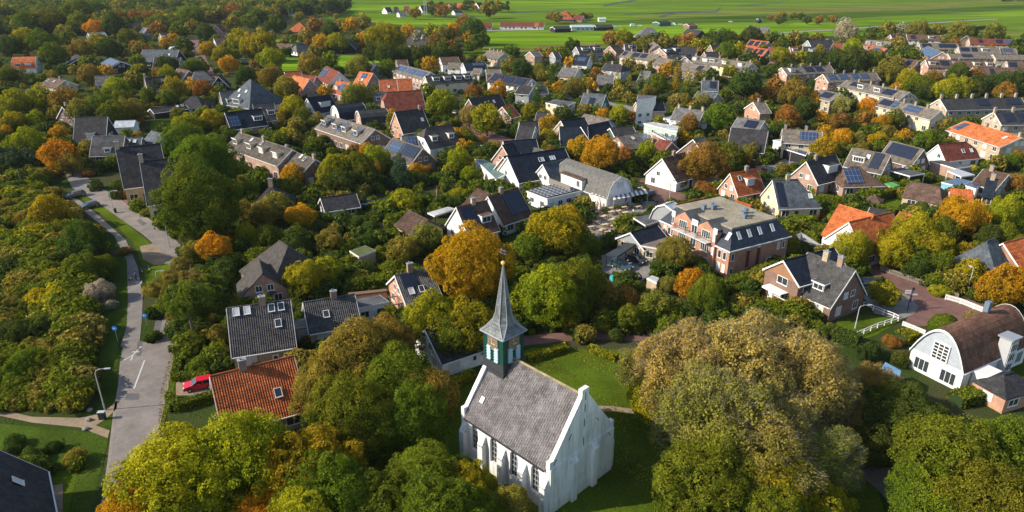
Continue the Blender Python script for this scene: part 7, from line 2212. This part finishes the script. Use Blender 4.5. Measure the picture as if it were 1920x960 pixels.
def dog(px, py, rz, col, vest, nick):
    rt = thing_at('dog', px, py, rz, nick, 'dog', rad=.4)
    V = [(-.30, 0, .46), (0, 0, .46), (.26, 0, .50), (.38, 0, .62), (.46, 0, .70), (.58, 0, .66),
         (-.32, .09, .34), (-.26, .09, .24), (-.34, .09, .14), (-.30, .09, .02), (-.32, -.09, .34), (-.26, -.09, .24), (-.34, -.09, .14), (-.30, -.09, .02),
         (.24, .08, .36), (.25, .08, .18), (.27, .08, .02), (.24, -.08, .36), (.25, -.08, .18), (.27, -.08, .02), (-.42, 0, .52), (-.55, 0, .62)]
    R = [.12, .11, .13, .08, .08, .045, .07, .045, .03, .035, .07, .045, .03, .035, .055, .035, .035, .055, .035, .035, .035, .02]
    E_ = [(0, 1), (1, 2), (2, 3), (3, 4), (4, 5), (0, 6), (6, 7), (7, 8), (8, 9), (0, 10), (10, 11), (11, 12), (12, 13), (2, 14), (14, 15), (15, 16), (2, 17), (17, 18), (18, 19), (0, 20), (20, 21)]
    me = bpy.data.meshes.new('body'); me.from_pydata(V, E_, [])
    o = bpy.data.objects.new('body', me); COL.objects.link(o); o.parent = rt
    o.modifiers.new('skin', 'SKIN')
    for i, r_ in enumerate(R): me.skin_vertices[0].data[i].radius = (r_, r_)
    me.skin_vertices[0].data[1].use_root = True
    sb = o.modifiers.new('sub', 'SUBSURF'); sb.levels = 1; sb.render_levels = 1
    me.materials.append(mat('dog_coat_%d' % int(col[0] * 100), col, .95))
    e = MB()
    for s in (-1, 1): e.tube([(.43, s * .06, .76), (.41, s * .08, .86)], [.035, .01], 5)
    e.build('ear', mat('dog_coat_%d' % int(col[0] * 100), col, .95), rt)
    if vest: MB().tube([(-.2, 0, .47), (.2, 0, .49)], [.15, .165], 12).build('vest', mat('yellow_vest', (.7, .6, .02), .8), rt)
dog(246, 527, 1.2, (.05, .04, .03), True, 'dark dog in a yellow vest on the path')
dog(265, 536, 1.6, (.75, .72, .68), False, 'small white dog beside the path edge')

# terrace furniture
M_TEAK = mat('terrace_teak', (.42, .30, .18), .8, 'plaster')
M_CREAM = mat('parasol_canvas', (.62, .48, .38), .9)
tabs = []
for (x, y) in ((1116, 388), (1128, 393), (1142, 386), (1156, 390), (1118, 402), (1132, 410), (1146, 402), (1160, 400), (1120, 420), (1134, 426), (1148, 416), (1128, 436), (1170, 393), (1184, 388), (1112, 411), (1140, 440), (1122, 446), (1150, 428), (1172, 403), (1196, 392), (1146, 394), (1108, 430)):
    tabs.append((x, y))
proto_t = None
def copy_tree(o, parent=None):
    c = o.copy(); COL.objects.link(c); c.parent = parent
    for chd in list(o.children): copy_tree(chd, c)
    return c
side_words = ['nearest the awning', 'in the back row', 'under the awning edge', 'near the parasols']
for i, (x, y) in enumerate(tabs):
    p = U(x, y)
    if proto_t is None:
        t = empty('terrace_table', (p.x, p.y, .03), .5)
        MB().box((0, 0, .72), (1.6, .9, .05)).build('tabletop', mat('pale_teak', (.60, .47, .30), .8, 'plaster'), t)
        for sx in (-.65, .65):
            for sy in (-.32, .32): MB().box((sx, sy, .35), (.06, .06, .70)).build('leg', M_TEAK, t)
        proto_t = t
    else:
        t = copy_tree(proto_t)
    t.location = (p.x, p.y, .03); t.rotation_euler = (0, 0, .5 + (i % 3) * .2)
    tag(t, 'wooden terrace table', 'table', 'tables on the restaurant terrace'); THINGS.append([t, 'wooden terrace table', p.x, p.y, .7, .8, 'ord'])
proto_c = None
for i, (x, y) in enumerate(tabs):
    p = U(x, y); an = .5 + (i % 3) * .2
    for k, (dx, dy, r_) in enumerate(((-.4, -.75, 0), (.4, -.75, 0), (-.4, .75, math.pi), (.4, .75, math.pi))):
        if (i + k) % 5 == 4: continue
        X = p.x + dx * math.cos(an) - dy * math.sin(an); Y = p.y + dx * math.sin(an) + dy * math.cos(an)
        if proto_c is None:
            t = empty('terrace_chair', (X, Y, .03))
            MB().box((0, 0, .44), (.48, .46, .05)).build('seat', M_TEAK, t); MB().box((0, -.22, .72), (.48, .04, .5)).build('backrest', M_TEAK, t)
            for sx in (-.2, .2):
                for sy in (-.19, .19): MB().box((sx, sy, .21), (.05, .05, .42)).build('leg', M_TEAK, t)
            proto_c = t
        else: t = copy_tree(proto_c)
        t.location = (X, Y, .03); t.rotation_euler = (0, 0, an + r_)
        tag(t, 'wooden chair at one of the terrace tables', 'chair', 'chairs on the restaurant terrace')
for x, y, n in ((1118, 400, 'left closed cream parasol on the terrace'), (1124, 401, 'right closed cream parasol on the terrace')):
    rt = thing_at('parasol', x, y, 0, n, 'parasol', rad=.5)
    MB().tube([(0, 0, 0), (0, 0, 3.6)], .04, 6).build('pole', M_TEAK, rt); MB().tube([(0, 0, 0), (0, 0, .12)], .35, 10).build('base', M_DARKM, rt)
    MB().tube([(0, 0, 1.1), (0, 0, 1.5), (0, 0, 2.6), (0, 0, 3.5)], [.55, .42, .28, .08], 9).build('canopy', M_CREAM, rt, True)
rt = thing_at('parasol', 1173, 384, 0, 'closed violet parasol under the striped awning', 'parasol', rad=.5)
MB().tube([(0, 0, 0), (0, 0, 2.8)], .04, 6).build('pole', M_TEAK, rt); MB().tube([(0, 0, 1.0), (0, 0, 1.4), (0, 0, 2.7)], [.2, .22, .05], 9).build('canopy', mat('violet_canvas', (.16, .08, .4), .9), rt, True)
for x, y, n in ((1135, 401, 'round green planter shrubs between tables'), (1158, 396, 'long green planter beside the awning')):
    rt = thing_at('planter', x, y, .4, n, 'planter')
    MB().box((0, 0, .3), (2.0, .6, .6)).build('planter_box', M_WOODF, rt)
    me = crown_mesh('bush', 's', 1)[0]; o = link(me, 'shrub', rt, (0, 0, .8)); o.scale = (1.0, .5, .5); o["leaf_a"] = [.06, .12, .01]; o["leaf_b"] = [.2, .25, .01]

# fences
def rail_fence(px, h, nick, m=None, picket=False):
    W = [U(x, y) for x, y in px]; c = W[0]
    rt = empty('picket_fence' if picket else 'rail_fence', (c.x, c.y, 0)); tag(rt, nick, 'fence')
    THINGS.append([rt, nick, c.x, c.y, 1, 2, False])
    m = m or M_WHITE
    rails = MB(); pk = MB()
    for a, b_ in zip(W, W[1:]):
        d = b_ - a; L = d.length; n = max(1, int(L / 1.7)); an = math.atan2(d.y, d.x); md = (a + b_) / 2 - c
        for z in ((h * .92, h * .5) if not picket else (h * .3, h * .8)): rails.box((md.x, md.y, z), (L, .08, .10), an)
        for i in range(n + 1):
            p = a + d * (i / n) - c
            MB().box((p.x, p.y, h / 2 - .1), (.14, .14, h + .1), an).build('post', m, rt)
        if picket:
            for i in range(int(L / .16)):
                p = a + d * ((i + .5) / int(L / .16)) - c
                pk.box((p.x, p.y, h * .55), (.09, .03, h * .9), an)
    rails.build('rails', m, rt)
    if pk.f: pk.build('pickets', m, rt)
rail_fence([(1606, 632), (1645, 615), (1684, 602), (1675, 597), (1618, 575)], 1.0, 'white rail fence around the near corner garden')
rail_fence([(1692, 611), (1733, 628)], .9, 'short white picket fence beside the brick street', picket=True)
rail_fence([(1772, 562), (1800, 570), (1850, 590)], 1.1, 'long white picket fence behind the clipped dome', picket=True)
rail_fence([(1650, 508), (1740, 540), (1795, 562)], 1.2, 'weathered fence under the row of trees', M_WOODF, True)
rail_fence([(1480, 460), (1500, 452), (1535, 475), (1555, 485)], 2.0, 'pale lattice fence behind the black cross wing', M_METAL, True)

# other garden things
rt = thing_at('trampoline', 690, 385, 0, 'round trampoline with pale blue rim', 'trampoline')
MB().tube([(0, 0, .75), (0, 0, .78)], 1.6, 24).build('mat', M_DARKM, rt)
ring = [(1.75 * math.cos(k * math.pi / 12), 1.75 * math.sin(k * math.pi / 12), .78) for k in range(25)]
MB().tube(ring, .14, 6).build('rim', mat('trampoline_blue', (.25, .45, .7), .6), rt)
for k in range(6):
    an = k * math.pi / 3; MB().tube([(1.7 * math.cos(an), 1.7 * math.sin(an), 0), (1.7 * math.cos(an), 1.7 * math.sin(an), 2.6)], .035, 5).build('leg', M_DARKM, rt)
rt = thing_at('dead_trunk', 820, 384, 0, 'pale orange dead trunk standing in a garden', 'tree trunk')
MB().tube([(0, 0, 0), (.05, 0, 1.5), (-.05, 0, 3), (.1, 0, 4.2)], [.22, .2, .18, .08], 7).tube([(0, 0, 2.4), (.5, 0, 3.1)], [.1, .04], 5).tube([(0, 0, 2.9), (-.4, .1, 3.7)], [.09, .03], 5).build('trunk', mat('peeled_wood', (.42, .22, .12), .9, 'bark'), rt)
rt = thing_at('garden_pool', 1158, 524, -.4, 'turquoise garden pool cover behind the big trees', 'pool')
MB().tube([(0, 0, 0), (0, 0, .45)], 1.5, 20).build('pool_wall', mat('pool_blue', (.1, .3, .5), .5), rt); MB().tube([(0, 0, .45), (0, 0, .5), (0, 0, .65)], [1.52, 1.4, .3], 20).build('pool_cover', mat('pool_turquoise', (.03, .42, .36), .4), rt)
rt.name = 'garden_pool'
rt = thing_at('washing_line', 1152, 456, .1, 'white sheets on a washing line behind dark shrubs', 'washing')
MB().tube([(-1.8, 0, 0), (-1.8, 0, 1.9)], .04, 5).tube([(1.8, 0, 0), (1.8, 0, 1.9)], .04, 5).tube([(-1.8, 0, 1.85), (1.8, 0, 1.85)], .012, 4).build('posts', M_METAL, rt)
for x in (-1.1, .1, 1.1): MB().box((x, 0, 1.25), (1.0, .03, 1.15)).build('sheet', M_WHITE, rt)
def garden_set(px, py, nick):
    rt = thing_at('garden_table', px, py, .3, nick, 'table')
    MB().box((0, 0, .72), (1.5, .9, .05)).build('tabletop', M_WHITE, rt)
    for sx in (-.6, .6):
        for sy in (-.35, .35): MB().box((sx, sy, .35), (.06, .06, .7)).build('leg', M_WHITE, rt)
garden_set(245, 361, 'white garden table before the cream gable bay')
garden_set(1565, 357, 'grey patio table below the charcoal house')
rt = thing_at('garden_slide', 1862, 752, -.5, 'red and green plastic slide by the brick outbuilding', 'toy')
MB().slab([(-1.0, -.3, .9), (.9, -.3, .1), (.9, .3, .1), (-1.0, .3, .9)], (0, 0, .05)).build('slide', mat('toy_red', (.6, .06, .03), .5), rt); MB().box((-1.1, 0, .45), (.3, .6, .9)).build('ladder', mat('toy_green', (.05, .35, .2), .5), rt)
# pergola by the peach-gabled house, bay window of the cream gable
rt = thing_at('pergola', 742, 588, .35, 'open brown timber pergola beside the peach gable', 'pergola')
mb = MB()
for k in range(7): mb.box((-2.1 + k * .7, 0, 2.6), (.08, 3.4, .14))
mb.box((0, -1.5, 2.45), (4.6, .12, .14)).box((0, 1.5, 2.45), (4.6, .12, .14)); mb.build('rafters', M_TIMBER, rt)
for sx in (-2.1, 2.1):
    for sy in (-1.5, 1.5): MB().box((sx, sy, 1.2), (.12, .12, 2.4)).build('post', M_TIMBER, rt)
# ---------------------------------------------------------------- labels that single each plant out
def scr(X, Y, Z):
    a = P(X, Y, Z); return a[0], a[1]
LM = []
for rec in THINGS:
    o, nick, X, Y, Z, R, auto = rec
    if auto is False and rec[5] > 1.9:
        LM.append((scr(X, Y, Z * .6), nick))
used = set()
for rec in THINGS:
    if rec[6] is False:
        used.add(rec[0]["label"])
def short(nick):
    return nick
plants = [r for r in THINGS if r[6] not in (False,)]
mem = []
for rec in plants:
    o, look, X, Y, Z, R, kindw = rec
    sx, sy = scr(X, Y, Z)
    prad = R * FOC / max(1, P(X, Y, Z)[2])
    c = sorted(((math.hypot(sx - a[0], (sy - a[1]) * 1.3), a, n) for a, n in LM if True), key=lambda q: q[0])[:7]
    mem.append((rec, sx, sy, prad, c))
def rel(sx, sy, a):
    dx, dy = sx - a[0], sy - a[1]
    if abs(dx) > abs(dy) * 1.1: return 'right of' if dx > 0 else 'left of'
    return 'below' if dy > 0 else 'above'
mem.sort(key=lambda m: -m[3])
for rec, sx, sy, prad, c in mem:
    o, look, X, Y, Z, R, kindw = rec
    if kindw == 'ord':
        continue
    size = 'large' if R > 6.5 else ('small' if R < 2.6 else 'mid-sized')
    done = None
    for d, a, n in c:
        w = n.split()
        for s_ in (('', size + ' ') if kindw != 'bush' else ('', 'low ', size + ' ')):
            l = f"{s_}{look} {kindw} {rel(sx, sy, a)} the {n}"
            if l not in used and len(l.split()) <= 16:
                done = l; break
        if done: break
    if not done:
        for (d1, a1, n1) in c:
            for s_ in (size, 'rounded', 'bushy', 'uneven'):
                l = f"{s_} {look} {kindw} {'close to' if s_ != size else 'next to'} the {n1}"
                if l not in used and len(l.split()) <= 16: done = l; break
            if done: break
    if not done:
        print('NOLABEL', look, kindw, sx, sy); done = f"{size} {look} {kindw} among the gardens"
    used.add(done)
    o["label"] = done
    if 'group' not in o:
        o["group"] = {'bush': 'bushes in gardens and verges'}.get(kindw, 'trees in and around the village')
tabs_ = [m for m in mem if m[0][6] == 'ord']
tabs_.sort(key=lambda m: (round(m[2] / 9), m[1]))
rows = {}
for m in tabs_: rows.setdefault(round(m[2] / 9), []).append(m)
rn = ['farthest', 'second', 'third', 'fourth', 'fifth', 'sixth', 'seventh', 'eighth', 'ninth', 'tenth', 'nearest']
on = ['first', 'second', 'third', 'fourth', 'fifth', 'sixth', 'seventh', 'eighth', 'ninth', 'tenth']
for i, k in enumerate(sorted(rows)):
    for j, m in enumerate(sorted(rows[k], key=lambda q: q[1])):
        m[0][0]["label"] = f"wooden terrace table, {on[j]} from the left in the {rn[min(i, 10)]} terrace row"
from collections import Counter
cnt = Counter(r[0].get("label") for r in THINGS)
for l, n in cnt.items():
    if n > 1: print('DUP', n, l)
for h in HOUSES:
    if h[5] > 60 or h[5] < 3: print('ODD LENGTH', round(h[5], 1), h[1])
# rows of terraces and barns share a group phrase
for r in THINGS:
    if r[0].name.startswith('terraced_house'): r[0]["group"] = 'rows of terraced houses'
    elif r[0].name.startswith('house'): r[0]["group"] = 'detached village houses'
    elif r[0].name.startswith('barn'): r[0]["group"] = 'barns and big sheds'
    elif r[0].name.startswith('hedge'): r[0]["group"] = 'clipped hedges'

# ---------------------------------------------------------------- thin autumn air
hz = MB().box((0, 700, 30), (2600, 1700, 64)).build('haze', bpy.data.materials.new('haze_air'))
hm = hz.data.materials[0]; hm.use_nodes = True
hm.node_tree.nodes.clear()
ho = hm.node_tree.nodes.new("ShaderNodeOutputMaterial"); hv = hm.node_tree.nodes.new("ShaderNodeVolumePrincipled")
hv.inputs["Density"].default_value = .00004; hv.inputs["Color"].default_value = (.85, .9, 1, 1)
hm.node_tree.links.new(hv.outputs[0], ho.inputs["Volume"])
hz["kind"] = 'stuff'; hz["label"] = 'thin pale haze over the far village'
